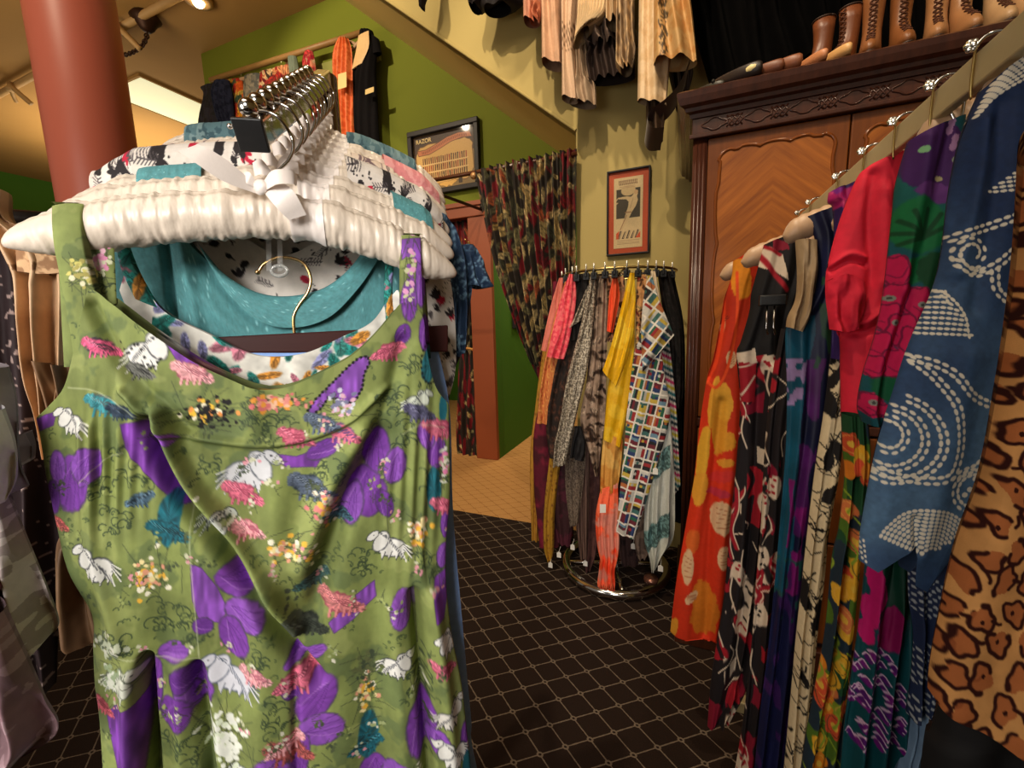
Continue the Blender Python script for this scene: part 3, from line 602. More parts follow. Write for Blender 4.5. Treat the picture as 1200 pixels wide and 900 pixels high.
# framed poster on the cream wall
b_0, b_1, b_2 = onY(712, 203, YW), onY(763, 195, YW), onY(712, 301, YW)
gx0, gx1, gz1, gz0 = float(b_0[0]), float(b_1[0]), float(b_0[2]), float(b_2[2])
po = thing('framed_poster', 'narrow framed poster of a leaping figure with an orange mat on the cream wall', 'poster', ((gx0+gx1)/2, YW-.02, gz0)); fw = .009
MB().box((gx0, YW-.026, gz0), (gx1, YW, gz0+fw)).box((gx0, YW-.026, gz1-fw), (gx1, YW, gz1)).box((gx0, YW-.026, gz0+fw), (gx0+fw, YW, gz1-fw)).box((gx1-fw, YW-.026, gz0+fw), (gx1, YW, gz1-fw)).build('frame', FRM, po, bevel=.002)
panel('mat', gx0+fw, gx1-fw, gz0+fw, gz1-fw, YW-.012, lambda S, T: np.tile(np.array([184., 74, 32]), (len(S), 1)), 4, 4, PAPER, po)
def poster(S, T):
    p = Paint(S*60, T*150, (212, 186, 138)); D = (64, 54, 36); L = (208, 180, 132)
    p.poly([(5, 24), (55, 24), (55, 86), (5, 86)], D)
    p.ell(30, 28, 15, 11, 0, (200, 172, 124))
    fig = [(46, 32), (50, 36), (48, 42), (50, 50), (46, 62), (38, 74), (30, 90), (20, 108), (12, 118), (9, 117), (15, 104), (22, 88), (26, 74), (30, 62), (31, 52), (26, 46), (10, 44), (8, 41), (26, 40), (36, 42), (40, 38), (42, 33)]
    p.poly(fig, L); p.ell(46, 33, 4, 4.6, 20, (198, 160, 112)); p.line([(36, 74), (24, 74)], 2.2, (150, 110, 76)); p.line([(27, 80), (14, 110)], 1.6, (150, 108, 76)); p.line([(40, 46), (34, 66)], 1.2, (170, 136, 96))
    p.line([(8, 43), (4, 48), (5, 54), (8, 52)], 2, L)
    for k, y in enumerate((8, 13.5)):
        for x in range(11, 49, 3): p.line([(x, y-1.6), (x+(k % 2), y+1.6)], 1.8, (120, 88, 60))
    for y in (19, 21.5): p.line([(12, y), (44, y)], .8, (150, 116, 80))
    for k in range(5): p.poly([(8+9*k, 130), (14+9*k, 112+k % 2*3), (18+9*k, 114), (13+9*k, 130)], (84, 66, 56)); p.line([(12+9*k, 128), (17+9*k, 114)], 1.2, L)
    p.poly([(5, 118), (12, 112), (10, 130), (5, 130)], (206, 84, 40)); p.poly([(46, 130), (56, 116), (56, 130)], (206, 84, 40))
    for y in (134, 138, 141): p.line([(8, y), (54, y)], .9, (160, 130, 96))
    return p.C
mw = .028; panel('print', gx0+fw+mw, gx1-fw-mw, gz0+fw+mw, gz1-fw-mw*1.1, YW-.014, poster, 110, 260, PAPER, po)
glass('glass', gx0+fw, gx1-fw, gz0+fw, gz1-fw, YW-.022, po)
# small dark frame on the passage wall
s0, s1 = onX(595, 358, XE), onX(610, 380, XE)
sf = thing('small_frame', 'small black picture frame on the green passage wall behind the curtain', 'picture', (XE+.01, (s0[1]+s1[1])/2, s1[2]-.1))
MB().box((XE, 3.95, 1.25), (XE+.03, 4.4, 1.6)).build('frame', FRM, sf, bevel=.004); MB().box((XE+.03, 4.0, 1.3), (XE+.032, 4.35, 1.55)).build('print', plain('old_print', (150, 110, 60), .6, nscale=20, var=.5), sf)

# ================================================================== GREEN WALL RAIL WITH CLOTHES
YR = YG-.13; PR = PY(YR)
r0, r1 = onY(247, 94, YR), onY(428, 37, YR)
rl = thing('clothes_rail', 'long bamboo coloured clothes rail fixed to the green wall', 'rail', r0)
MB().tube([r0, r1], .026, 12).build('pole', plain('bamboo', (150, 112, 62), .5, 0, .25, 12), rl, True)
for t in (.03, .5, .97):
    c = r0+(r1-r0)*t; MB().tube([c, [c[0], YG, c[2]+.02]], .016, 8).lathe([(.05, -.05), (.05, .05)], (c[0], YG-.01, c[2]+.02), 12).build('bracket', plain('bamboo', (150, 112, 62)), rl, True)
k0, k1 = onY(362, 88, YG-.02), onY(445, 62, YG-.02)
pk = MB().prism([(k0[0], k0[2]-.06), (k1[0], k1[2]-.06), (k1[0], k1[2]+.06), (k0[0], k0[2]+.06)], YG-.03, YG)
for t in (.35, .6): 
    c = k0+(k1-k0)*t-[0, .03, .25]; pk.tube([c+[0, .04, .2], c+[0, -.06, .0]], .02, 8)
pk.build('peg_board', plain('pale_green_paint', (138, 140, 70), .7), label='pale green peg board on the green wall behind the long gowns', cat='board')
def hanger_simple(name_label, pl, px, py, w=.2, drop=.05, grp=None, mat=CREAMPAD, r=.018, rail=None, right=None):
    c = pl.px(np.array([float(px)]), np.array([float(py)]))[0]; t = thing('padded_hanger', name_label, 'hanger', c, grp)
    U = pl.U; wr = w if right is None else right
    pts = [c-U*w-[0, 0, drop], c-U*w*.55-[0, 0, drop*.35], c, c+U*wr*.55-[0, 0, drop*.35], c+U*wr-[0, 0, drop]]
    P_ = resamp(pts, 26); rr = r*np.clip(np.sin(np.linspace(.12, math.pi-.12, 26))**.25, .3, 1); MB().tube(P_, rr, 12).build('padded_bar', mat, t, True)
    top = np.array(rail) if rail is not None else c+[0, 0, .09]
    a = np.linspace(-.3, math.pi+.4, 14); R_ = .02; hk = [c+[0, 0, .01], c*.4+top*.6-[0, 0, .012]]+[top+[0, 0, .004]+(U*math.cos(x)*R_ if abs(pl.N[1]) < 2 else 0)+np.array([0, 0, math.sin(x)*R_]) for x in a]
    MB().tube(cr(hk, 4), .0026, 8).build('hook', CHROME, t, True); return t
def rowg(name, pl, rws, mat, paint, label, cat='dress', group=None, nu=50, nv=80, depth=.03, fold=None, **k):
    return cloth(name, pl, mat=mat, paint=paint, label=label, cat=cat, group=group, nu=nu, nv=nv, depth=depth, fold=fold or pleats(4, .012), **rows(rws), **k)
FLOR = leafprint((206, 160, 110), [(170, 40, 30), (120, 20, 24), (224, 190, 140), (60, 40, 30)], 120, (.03, .07), 3)
FLO2 = leafprint((212, 90, 30), [(230, 160, 40), (190, 40, 30), (236, 200, 90), (60, 90, 70)], 90, (.03, .08), 4)
gw = 'clothes on the green wall rail'
rowg('top', PR, [(236, 104, 272, 97), (240, 112, 272, 104), (236, 130, 275, 128), (233, 152, 276, 154)], CLOTH, blobprint((22, 20, 24), [(34, 32, 44)], 30), 'black ruffled top hanging leftmost on the green wall rail', 'top', gw, depth=.06)
rowg('top', Pl((0, YR-.06, 0), 0), [(252, 96, 268, 94), (248, 110, 272, 108), (254, 135, 274, 134), (262, 150, 274, 150)], PLUSH, blobprint((26, 30, 48), [(40, 44, 66)], 30), 'navy lace top in front of the black ruffled top', 'top', gw, depth=.04)
rowg('dress', PR, [(264, 96, 284, 92), (268, 115, 286, 112), (274, 140, 288, 140), (276, 180, 292, 180)], CLOTH, FLO2, 'orange and yellow floral dress beside the navy lace top', 'dress', gw)
rowg('blouse', PR, [(287, 90, 304, 86), (286, 104, 305, 100), (286, 130, 304, 128), (292, 150, 304, 150)], CLOTH, blobprint((112, 108, 98), [(84, 86, 82), (140, 132, 116)], 30), 'soft grey blouse next to the orange floral dress', 'blouse', gw)
rowg('dress', PR, [(305, 86, 322, 81), (304, 110, 324, 108), (302, 150, 326, 150)], CLOTH, FLOR, 'cream dress with dark red dots beside the grey blouse', 'dress', gw)
rowg('dress', PR, [(319, 82, 341, 76), (322, 104, 342, 100), (326, 150, 344, 150)], CLOTH, leafprint((214, 170, 120), [(180, 40, 28), (140, 24, 22), (226, 150, 100)], 120, (.03, .08), 8), 'cream and red leaf print dress under a cream hanger', 'dress', gw)
rowg('scarf', PR, [(338, 68, 347, 66), (340, 84, 350, 82), (342, 110, 352, 110)], CLOTH, solid((112, 124, 108)), 'narrow grey green scarf on the green wall rail', 'scarf', gw, nu=20)
rowg('dress', PR, [(358, 62, 366, 59), (355, 74, 369, 72), (360, 100, 372, 98), (366, 130, 374, 130), (370, 160, 376, 160)], CLOTH, leafprint((190, 120, 90), [(170, 20, 40), (220, 190, 150), (120, 40, 30), (206, 60, 60)], 120, (.02, .06), 12), 'slim red rose print dress left of the long orange dress', 'dress', gw, nu=36)
od = rowg('dress', Pl((0, YR-.05, 0), 0), [(398, 46, 408, 45), (392, 60, 412, 58), (391, 80, 413, 78), (393, 120, 414, 118), (394, 160, 416, 158), (396, 230, 424, 228)], SILK, blobprint((206, 92, 42), [(226, 120, 66)], 60, 5), 'long pleated orange dress with a cream paper tag on the green wall rail', 'dress', gw, nu=90, nv=140, fold=pleats(4, .018, grow=.8))
bg = rowg('gown', PR, [(423, 38, 436, 36), (420, 60, 441, 55), (414, 90, 440, 86), (410, 120, 442, 116), (410, 160, 444, 158), (406, 240, 452, 236)], PLUSH, solid((17, 15, 17), 2), 'long black gown with cream lined neckline and a paper tag', 'gown', gw, nu=60, nv=120, depth=.05)
cloth('lining', Pl((0, YR-.055, 0), 0), [(420, 42), (432, 36)], [(412, 82), (424, 74)], [(420, 42), (417, 60), (412, 82)], [(432, 36), (432, 55), (424, 74)], SILK, solid((222, 184, 130)), parent=bg, nu=12, nv=20, depth=.006, label='cream neckline lining')
cloth('sleeve', PR, [(434, 40), (444, 46)], [(436, 66), (447, 62)], [(434, 40), (436, 66)], [(444, 46), (447, 62)], PLUSH, solid((17, 15, 17), 2), parent=bg, nu=14, nv=16, depth=.03, smooth=(0, 0, 0, 0))
def papertag(par, pl, x0, y0, x1, y1, off=.0, slope=-.2, mat=WHITEP):
    c = pl.px(np.array([x0, x1, x1, x0], float), np.array([y0, y0+slope*(x1-x0), y1+slope*(x1-x0), y1], float))+pl.N*off; f = c-pl.N*.0015
    return MB().hexa(np.vstack([f[[3, 2]], c[[2, 3]], f[[0, 1]], c[[1, 0]]])).build('price_tag', mat, par)
TAGM = plain('cream_card', (226, 196, 132), .8, var=.06)
papertag(od, Pl((0, YR-.14, 0), 0), 396, 87, 406, 105, slope=-.3, mat=TAGM); papertag(bg, Pl((0, YR-.1, 0), 0), 428, 105, 438, 111, slope=-.35, mat=TAGM)
for lab, x, y, w in (('cream padded hanger above the orange and yellow floral dress', 283, 93, .17), ('cream padded hanger under the red leaf print dress', 330, 80, .17), ('cream padded hanger behind the long orange dress', 404, 50, .13), ('cream padded hanger in the black gown', 424, 48, .12)):
    c = PR.px(np.array([float(x)]), np.array([float(y)]))[0]; tt = (c[0]-r0[0])/(r1[0]-r0[0]); hanger_simple(lab, PR, x, y, w, rail=r0+(r1-r0)*tt, grp='padded hangers on the green wall rail')

# ================================================================== CLOTHES HUNG HIGH ON THE STAIR WALL
YH = YW-.16; PH = PY(YH); LIN_ = (212, 158, 118)
zr = float(PH.px(np.array([740.]), np.array([-205.]))[0][2]); hr = thing('wall_rail', 'dark rail high on the stair wall carrying the cream antique clothes', 'rail', (-.4, YH, zr))
MB().tube([(-1.25, YH, zr), (1.5, YH, zr)], .014, 12).build('pole', plain('black_iron', (30, 22, 18)), hr, True)
for x in (-1.1, -.1, 1.4): MB().tube([(x, YH, zr), (x, YW, zr+.03)], .01, 8).build('bracket', plain('black_iron', (30, 22, 18)), hr, True)
gh = 'clothes hung high on the stair wall'
def high(name, rws, col, label, cat, mat=CLOTH, **k):
    k.setdefault('fold', pleats(1.6, .012, grow=.7)); rws = [(rws[0][0], rws[0][1]-130, rws[0][2], rws[0][3]-130)]+list(rws)
    return cloth(name, k.pop('pl', PH), mat=mat, paint=k.pop('paint', None) or blobprint(col, [tuple(np.array(col)*.93)], 25), label=label, cat=cat, group=gh, **rows(rws), **k)
high('glove', [(495, -60, 503, -62), (491, -15, 506, -18), (493, 3, 498, 2), (494, 11, 497, 11)], (22, 14, 16), 'small black lace tip hanging at the top left of the stair wall', 'garment', nu=16, nv=30, depth=.02)
high('bodice', [(560, -80, 610, -90), (556, -20, 606, -20), (551, 8, 565, 12), (553, 13, 563, 7)], (26, 17, 18), 'black beaded bodice cut off at the top edge above the soffit', 'garment', nu=30, nv=30, depth=.05)
high('bodice', [(566, -80, 625, -90), (564, -20, 618, -20), (564, 10, 612, 4), (569, 16, 598, 8)], (22, 15, 17), 'black garment with a round tassel left of the pink bed jacket', 'garment', nu=30, nv=30, depth=.06)
high('bed_jacket', [(612, -70, 640, -75), (613, -30, 636, -30), (615, 28, 633, 24)], (196, 138, 112), 'short salmon pink bed jacket sleeve left of the cream slips', 'garment', nu=30, nv=50, depth=.05)
cloth('ruffle', Pl((0, YH-.05, 0), 0), [(622, 6), (633, 3)], [(622, 28), (633, 25)], [(622, 6), (621, 18), (622, 28)], [(633, 3), (634, 15), (633, 25)], CLOTH, solid((176, 100, 70)), parent=None, nu=20, nv=20, depth=.03, fold=pleats(2, .02), label='curled pink ruffle hanging from the salmon bed jacket', cat='garment')
high('slip', [(634, -80, 662, -85), (635, -30, 660, -30), (636, 76, 660, 78)], (208, 164, 132), 'pale peach slip with an uneven hem next to the pink bed jacket', 'slip', nu=40, nv=70, depth=.06, pl=Pl((0, YH, 0), 0), fold=pleats(1.3, .016, grow=.8))
high('petticoat', [(655, -80, 682, -85), (657, -20, 680, -20), (659, 50, 674, 50), (659, 117, 677, 118)], (214, 166, 122), 'cream petticoat with a crochet lace band left of the pleated skirt', 'petticoat', nu=50, nv=130, depth=.045, pl=Pl((0, YH-.05, 0), 0), fold=pleats(1.2, .012, grow=.8),
     paint=lambda X, Y, u, z: np.array([212., 178, 148])-np.clip(((np.sin(X*1.9)*np.sin(Y*1.9) > .15)*(np.abs(Y-48) < 17)), 0, 1)[:, None]*np.array([90., 84, 76]))
high('lace_frill', [(672, 58, 690, 60), (672, 90, 692, 92), (663, 104, 698, 100), (668, 122, 699, 124)], (176, 150, 124), 'grey ruffled lace frill below the cream petticoat', 'frill', nu=60, nv=60, depth=.05, fold=pleats(3, .016, grow=.4))
high('pleated_skirt', [(676, -80, 712, -85), (678, -40, 712, -40), (676, 20, 712, 12), (673, 56, 690, 32)], (212, 182, 140), 'cream knife pleated skirt with scalloped edge', 'skirt', nu=120, nv=80, depth=.05, pl=Pl((0, YH-.1, 0), 0), fold=lambda S, T, X, Y: .016*((S*11) % 1-.5))
high('camisole', [(708, -80, 742, -85), (710, -30, 744, -30), (710, 30, 744, 28)], (204, 164, 110), 'cream top with silver lace stripes and scalloped hem', 'top', nu=70, nv=60, depth=.06, pl=Pl((0, YH-.12, 0), 0), fold=pleats(4, .02, grow=.6),
     paint=lambda X, Y, u, z: np.array([206., 176, 136])-(np.clip(np.sin(X*1.15+2*vn(X*.1, Y*.12, 4))-.3, 0, 1))[:, None]*np.array([62., 56, 44]))
high('ruffled_petticoat', [(688, 18, 742, 18), (684, 36, 748, 38), (683, 52, 750, 50), (690, 58, 746, 54)], (146, 124, 110), 'grey taffeta petticoat with ruffles under the pleated skirt', 'petticoat', nu=110, nv=50, depth=.07, mat=SILK, fold=pleats(4.5, .024, grow=.5))
high('underskirt', [(690, 50, 742, 48), (686, 70, 744, 66), (690, 98, 745, 90)], (50, 34, 28), 'dark brown sheer underskirt below the grey ruffles', 'skirt', nu=60, nv=50, depth=.05, fold=pleats(5, .02))
high('undersleeve', [(722, 42, 744, 40), (722, 60, 746, 56), (722, 78, 745, 66), (728, 86, 741, 80)], (182, 148, 104), 'patterned cream sleeve end hanging below the ruffles', 'garment', nu=40, nv=40, depth=.05, pl=Pl((0, YH-.14, 0), 0), fold=pleats(3, .02),
     paint=blobprint((196, 164, 122), [(146, 122, 96)], 60))
high('silk_panel', [(748, -80, 792, -85), (749, -30, 790, -30), (748, 60, 786, 60), (747, 119, 781, 124)], (214, 176, 128), 'long cream brocade panel with a straight hem', 'panel', nu=60, nv=110, depth=.035, pl=Pl((0, YH-.2, 0), 0), fold=pleats(2, .01), mat=SILK, paint=blobprint((224, 194, 154), [(214, 180, 136)], 40))
gc = high('embroidered_coat', [(766, -80, 808, -85), (766, -30, 806, -30), (766, 30, 812, 20), (766, 76, 817, 74)], (204, 144, 74), 'gold brocade coat with dark embroidered band, above the wardrobe corner', 'coat', nu=90, nv=120, depth=.06, pl=Pl((0, YH-.26, 0), 0), fold=pleats(2, .02, grow=.8), mat=SILK,
     paint=lambda X, Y, u, z: blobprint((196, 144, 84), [(206, 164, 108)], 45)(X, Y, u, z)*(1-.6*(np.abs(X-778-2*np.sin(Y*.3)) < 4)[:, None]*(vn(X*.7, Y*.4, 3) > .35)[:, None]))
# the dark sash looping below the gold coat
sh = []; cpts = [(806, 84), (800, 100), (790, 118), (776, 132), (762, 142), (757, 152), (762, 163), (776, 163)]
q = PY(YH-.18).px(np.array([p[0] for p in cpts], float), np.array([p[1] for p in cpts], float)); P_ = cr(q, 8); t_ = np.linspace(0, 1, len(P_))[:, None]
wv = np.array([.02, -.1, .055]); MB().strip(P_-wv*.5, P_+wv*.5).build('sash', plain('dark_brown_satin', (66, 44, 34), .4, var=.2, sheen=.3), smooth=True, label='dark brown satin sash looping down beside the wardrobe cornice', cat='sash', group=gh)
high('sash_end', [(757, 118, 779, 112), (757, 135, 780, 130), (758, 150, 778, 150), (760, 164, 777, 164)], (86, 64, 46), 'brown sheer sash end inside the looped dark sash', 'sash', nu=30, nv=40, depth=.05, pl=Pl((0, YH-.14, 0), 0), fold=pleats(2, .015))
high('dark_garment', [(782, 70, 812, 66), (784, 90, 812, 88), (790, 115, 806, 112), (792, 128, 803, 128)], (44, 32, 27), 'dark brown garment folds between the gold coat and the wardrobe', 'garment', nu=30, nv=40, depth=.05, fold=pleats(3, .02))
BLKM = printed('black_wool', rough=1., spec=.05, bump=.1); BLK = (7, 6, 6)
for n, (a, lab) in enumerate(((([(806, -140, 880, -160), (800, -40, 900, -60), (812, 30, 905, 20), (836, 116, 915, 106)]), 'black fur trimmed cape hanging behind the low shoes'),
    (([(870, -150, 960, -160), (865, -40, 975, -60), (872, 40, 985, 20), (880, 90, 990, 70)]), 'black velvet coat hanging behind the brown boots'),
    (([(950, -150, 1060, -170), (955, -40, 1070, -60), (965, 30, 1080, 10), (975, 80, 1090, 60)]), 'black gown hanging behind the open-laced boots'),
    (([(1050, -160, 1140, -180), (1055, -60, 1145, -80), (1060, 20, 1148, 0), (1065, 70, 1150, 50)]), 'black coat hanging behind the light tan boots'))):
    cloth('black_coat', PY(YH-.02-.05*(n % 2)), mat=BLKM, paint=solid(BLK, 2), label=lab, cat='coat', nu=50, nv=60, depth=.07, fold=pleats(4, .03, grow=.8, seed=n), group='black garments hung above the wardrobe', **rows(a))
for k, (x, nm) in enumerate(((648, 'cream slip'), (725, 'lace top'), (785, 'brocade coat'), (855, 'black cape'), (930, 'velvet coat'), (1030, 'black gown'), (1110, 'black coat'))):
    pass
# ================================================================== ROUND SCARF RACK
RC = np.array([-.31, 2.08, 0]); RR = .262; ZK = float(onpl(np.array([718.]), np.array([314.]), RC+[0, -.26, 0], np.array([0, 1., 0]))[0][2])
rk = thing('scarf_rack', 'round chrome scarf rack with ring base standing by the wardrobe', 'rack', RC)
def ring(R, z, r, n=64, m=10): return MB().tube([(RC[0]+R*math.cos(a), RC[1]+R*math.sin(a), z) for a in np.linspace(0, 2*math.pi, n, endpoint=False)], r, m, closed=True)
ring(.255, .026, .024).build('base_ring', CHROME, rk, True)
MB().tube([(RC[0], RC[1], .02), (RC[0], RC[1], ZK)], .018, 14).build('pole', CHROME, rk, True)
for a in (0.3, 1.87, 3.44, 5.01):
    MB().tube([RC+[0, 0, .03], RC+[.25*math.cos(a), .25*math.sin(a), .03]], .012, 8).build('base_spoke', CHROME, rk, True)
    MB().tube([RC+[0, 0, ZK], RC+[RR*math.cos(a), RR*math.sin(a), ZK]], .006, 8).build('top_spoke', CHROME, rk, True)
ring(RR, ZK, .006, 64, 8).build('top_ring', BRASS, rk, True)
for k in range(3):
    MB().lathe([(.03, -.012), (.034, 0), (.03, .012)], onpl(np.array([763.]), np.array([672.]), RC+[0, -.2, 0], np.array([0, 1., 0]))[0]+[0, 0, -.03+.014*k], 20).build('foot_wheel', plain('bronze_wheel', (120, 80, 66), .25, .7), rk, True) if k == 0 else None
def PS(n): a = math.radians(8); return Pl(RC+np.array([math.sin(a), -math.cos(a), 0])*n, 8)
gs = 'scarves on the round rack'
def scarf(label, n, rws, mat, paint, nu=34, nv=90, fold=None, tagpx=None, **k):
    o = cloth('scarf', PS(n), mat=mat, paint=paint, label=label, cat='scarf', group=gs, nu=nu, nv=nv, depth=k.pop('depth', .014), fold=fold or pleats(1.7, .011, grow=.5, seed=int(n*100)), **rows(rws), **k)
    for (x, y) in tagpx or ():
        c = PS(n+.03).px(np.array([float(x)]), np.array([float(y)]))[0]; s = .011
        tg = MB().prism([(c[0]-s, c[2]-s*1.4), (c[0]+s, c[2]-s*1.4), (c[0]+s, c[2]+s*.8), (c[0], c[2]+s*1.6), (c[0]-s, c[2]+s*.8)], c[1]-.001, c[1]+.001); tg.build('price_tag', WHITEP, o)
        MB().tube([c+[0, 0, s*1.4], c+[.002, .025, s*3]], .0008, 4).build('tag_string', WHITEP, o)
    return o
def paisley(base, cols, sc=30, seed=4):
    def f(X, Y, u, z):
        d, d2, c = worley(u*sc, z*sc, seed); C = np.empty((len(u), 3)); C[:] = base
        for k, cc in enumerate(cols):
            m = (np.clip((.09-np.abs(d-.16-.14*k))*22, 0, 1)*(vn(u*90, z*90, k) > .3))[:, None]*.8; C = C*(1-m)+np.array(cc, float)*m
        return C
    return f
def stripes(base, cols, per=.02, ang=60, seed=1):
    t = math.radians(ang)
    def f(X, Y, u, z):
        a = (u*math.cos(t)+z*math.sin(t))/per; k = np.floor(a).astype(int); C = np.empty((len(u), 3)); C[:] = base
        for i in range(len(u)): 
            if a[i]-k[i] < .55: C[i] = cols[k[i] % len(cols)]
        return C
    return f
FLG = [(150, 44, 48), (44, 60, 104), (40, 96, 72), (196, 168, 70), (38, 36, 40), (104, 136, 156), (200, 196, 188), (104, 38, 50), (176, 104, 60), (64, 104, 100), (60, 56, 60), (180, 176, 166)]
def flags(ang, per, seed, off=(0, 0)):
    t = math.radians(ang)
    def f(X, Y, u, z):
        a = ((X+off[0])*math.cos(t)+(Y+off[1])*math.sin(t))/per[0]; b = (-(X+off[0])*math.sin(t)+(Y+off[1])*math.cos(t))/per[1]
        i = np.floor(a); j = np.floor(b); fa = a-i; fb = b-j; h = _h(i, j, seed); g = np.floor(h*997).astype(int)
        vert = _h(i, j, seed+1) > .5; q = np.where(vert, fa, fb); band = np.clip(np.floor((q-.1)/.27), 0, 2).astype(int)
        P_ = np.array(FLG, float); C = P_[(g+band*3+(g//7)*(band == 1)) % len(FLG)]
        dot = (np.hypot(fa-.5, (fb-.5)*per[1]/per[0]) < .16) & (_h(i, j, seed+2) > .55); C[dot] = P_[(g[dot]+5) % len(FLG)]
        brd = (fa < .16) | (fb < .15); C[brd] = (226, 218, 206); return C
    return f
def fringe(x0, x1, y, n, amp, slope=0):
    p = []
    for k in range(n): p += [(x0+(x1-x0)*k/n, y+slope*k), (x0+(x1-x0)*(k+.5)/n, y+slope*k+amp*(.5+.5*random.random()))]
    return p+[(x1, y+slope*n)]
SHEER = CLOTH
scarf('deep burgundy gauze scarf trailing at the left of the round rack', .06, [(648, 330, 660, 330), (640, 440, 668, 440), (626, 500, 665, 500), (625, 560, 660, 560), (632, 640, 655, 640)], CLOTH, blobprint((92, 18, 38), [(120, 26, 50), (70, 20, 30)], 20))
scarf('golden yellow scarf end hanging lowest at the far left of the rack', .05, [(640, 380, 650, 380), (628, 470, 642, 470), (621, 540, 634, 540), (623, 632, 632, 634)], CLOTH, paisley((178, 128, 44), [(120, 70, 30)], 40), nu=20)
scarf('thin gold patterned scarf tip with a white tag near the carpet', .1, [(646, 520, 660, 520), (638, 590, 651, 590), (637, 640, 649, 642), (642, 657, 646, 657)], CLOTH, paisley((172, 126, 36), [(110, 66, 26)], 40), nu=20, tagpx=[(645, 662)])
scarf('pale pink gauze scarf behind the coral net scarf', .12, [(655, 326, 662, 326), (645, 360, 660, 365), (634, 410, 650, 414)], CLOTH, solid((216, 120, 104), 12), nu=20)
scarf('orange paisley scarf between the pink and the black paisley scarves', .15, [(662, 330, 668, 330), (644, 395, 660, 405), (634, 450, 650, 455), (629, 495, 642, 497)], CLOTH, paisley((206, 120, 66), [(170, 60, 40), (230, 170, 90)], 36), nu=24)
scarf('bright coral pink net scarf at the upper left of the rack', .19, [(667, 321, 674, 322), (657, 350, 675, 352), (647, 390, 668, 395), (641, 418, 661, 421)], CLOTH, blobprint((230, 70, 88), [(246, 112, 116)], 90, 6), nv=100)
scarf('black and brown rose paisley scarf left of the leopard scarf', .15, [(676, 322, 690, 322), (664, 380, 690, 380), (645, 450, 682, 450), (640, 500, 670, 500), (644, 536, 664, 536)], CLOTH, paisley((36, 26, 22), [(104, 62, 44), (70, 44, 34)], 26), nu=60, nv=120)
scarf('black gauze scarf on the left of the ring above the paisley', .17, [(680, 321, 690, 321), (672, 350, 690, 352), (668, 400, 684, 396)], CLOTH, solid((24, 20, 19), 4), nu=20)
LEO = leopard((196, 184, 164), (34, 28, 26), (120, 106, 90), 120, 5)
scarf('small corner of a black and cream leopard scarf', .2, [(689, 334, 694, 334), (676, 365, 688, 362), (667, 385, 683, 374)], SILK, LEO, nu=40, nv=60)
scarf('long black and cream leopard print scarf with a square end', .225, [(692, 323, 699, 323), (681, 379, 697, 360), (664, 446, 690, 423), (657, 488, 677, 481), (650, 520, 669, 515), (648, 547, 663, 543)], SILK, LEO, nu=80, nv=240)
scarf('grey dotted leopard scarf lower down behind the black fringe', .13, [(664, 500, 686, 500), (662, 540, 686, 540), (663, 575, 682, 578), (668, 618, 678, 612)], CLOTH, leopard((128, 112, 96), (52, 40, 36), (110, 90, 74), 150, 9), nu=50, nv=100)
scarf('black knotted scarf with fringe between leopard and taupe scarves', .22, [(674, 500, 682, 500), (670, 520, 686, 520), (668, 535, 684, 540)], CLOTH, solid((22, 20, 22), 6), nu=24, nv=30)
scarf('taupe brown leaf print scarf left of the yellow silk', .215, [(702, 324, 711, 324), (697, 370, 712, 370), (691, 430, 711, 430), (680, 490, 709, 490), (688, 522, 704, 525), (697, 556, 701, 557)], SILK, leafprint((150, 126, 108), [(62, 44, 36), (96, 74, 60), (186, 160, 138)], 120, (.012, .03), 21), nu=70, nv=160)
scarf('dark brown print scarf seen beside the taupe one', .2, [(698, 324, 706, 324), (694, 370, 704, 370), (688, 440, 700, 440), (684, 480, 694, 480)], CLOTH, paisley((62, 46, 38), [(126, 100, 80)], 40), nu=30)
scarf('plum brown sheer scarf hanging long on the lower left', .06, [(690, 470, 706, 470), (686, 560, 704, 560), (684, 640, 700, 640), (686, 668, 692, 668)], CLOTH, blobprint((74, 44, 42), [(98, 62, 56)], 24), tagpx=[(686, 660)])
scarf('taupe striped sheer scarf reaching the base ring', .1, [(676, 510, 692, 510), (674, 600, 690, 600), (680, 655, 688, 655)], CLOTH, stripes((96, 70, 60), [(120, 92, 80), (74, 52, 46)], .006, 0), nu=40)
scarf('dark maroon gauze scarf low at the left with a white tag', .08, [(646, 520, 676, 520), (646, 590, 674, 595), (654, 636, 668, 640)], CLOTH, blobprint((54, 26, 30), [(80, 30, 44)], 24), tagpx=[(671, 641), (655, 650)])
scarf('peach scarf with brown flowers behind the small coral one', .2, [(711, 324, 732, 324), (712, 360, 732, 360), (711, 400, 726, 402)], CLOTH, leafprint((206, 150, 110), [(120, 70, 46), (226, 176, 130), (80, 50, 40)], 60, (.01, .02), 23), nu=50)
scarf('small bright coral orange scarf left of the yellow silk', .235, [(719, 322, 723, 322), (714, 345, 726, 348), (711, 388, 718, 390)], SILK, solid((246, 92, 52), 8), nu=24)
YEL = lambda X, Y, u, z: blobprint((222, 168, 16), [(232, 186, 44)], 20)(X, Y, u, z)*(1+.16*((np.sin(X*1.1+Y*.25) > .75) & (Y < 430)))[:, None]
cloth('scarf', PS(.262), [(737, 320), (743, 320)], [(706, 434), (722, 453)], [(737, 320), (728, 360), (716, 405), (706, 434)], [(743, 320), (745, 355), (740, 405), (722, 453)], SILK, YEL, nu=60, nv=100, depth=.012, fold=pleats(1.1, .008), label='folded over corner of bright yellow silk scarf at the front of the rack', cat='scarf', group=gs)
scarf('bright yellow silk scarf hanging long at the front of the rack', .245, [(738, 320, 744, 320), (728, 380, 744, 380), (714, 445, 741, 440), (709, 490, 735, 480), (707, 514, 727, 524)], SILK, YEL, nu=60, nv=140, fold=pleats(1.1, .009, seed=5))
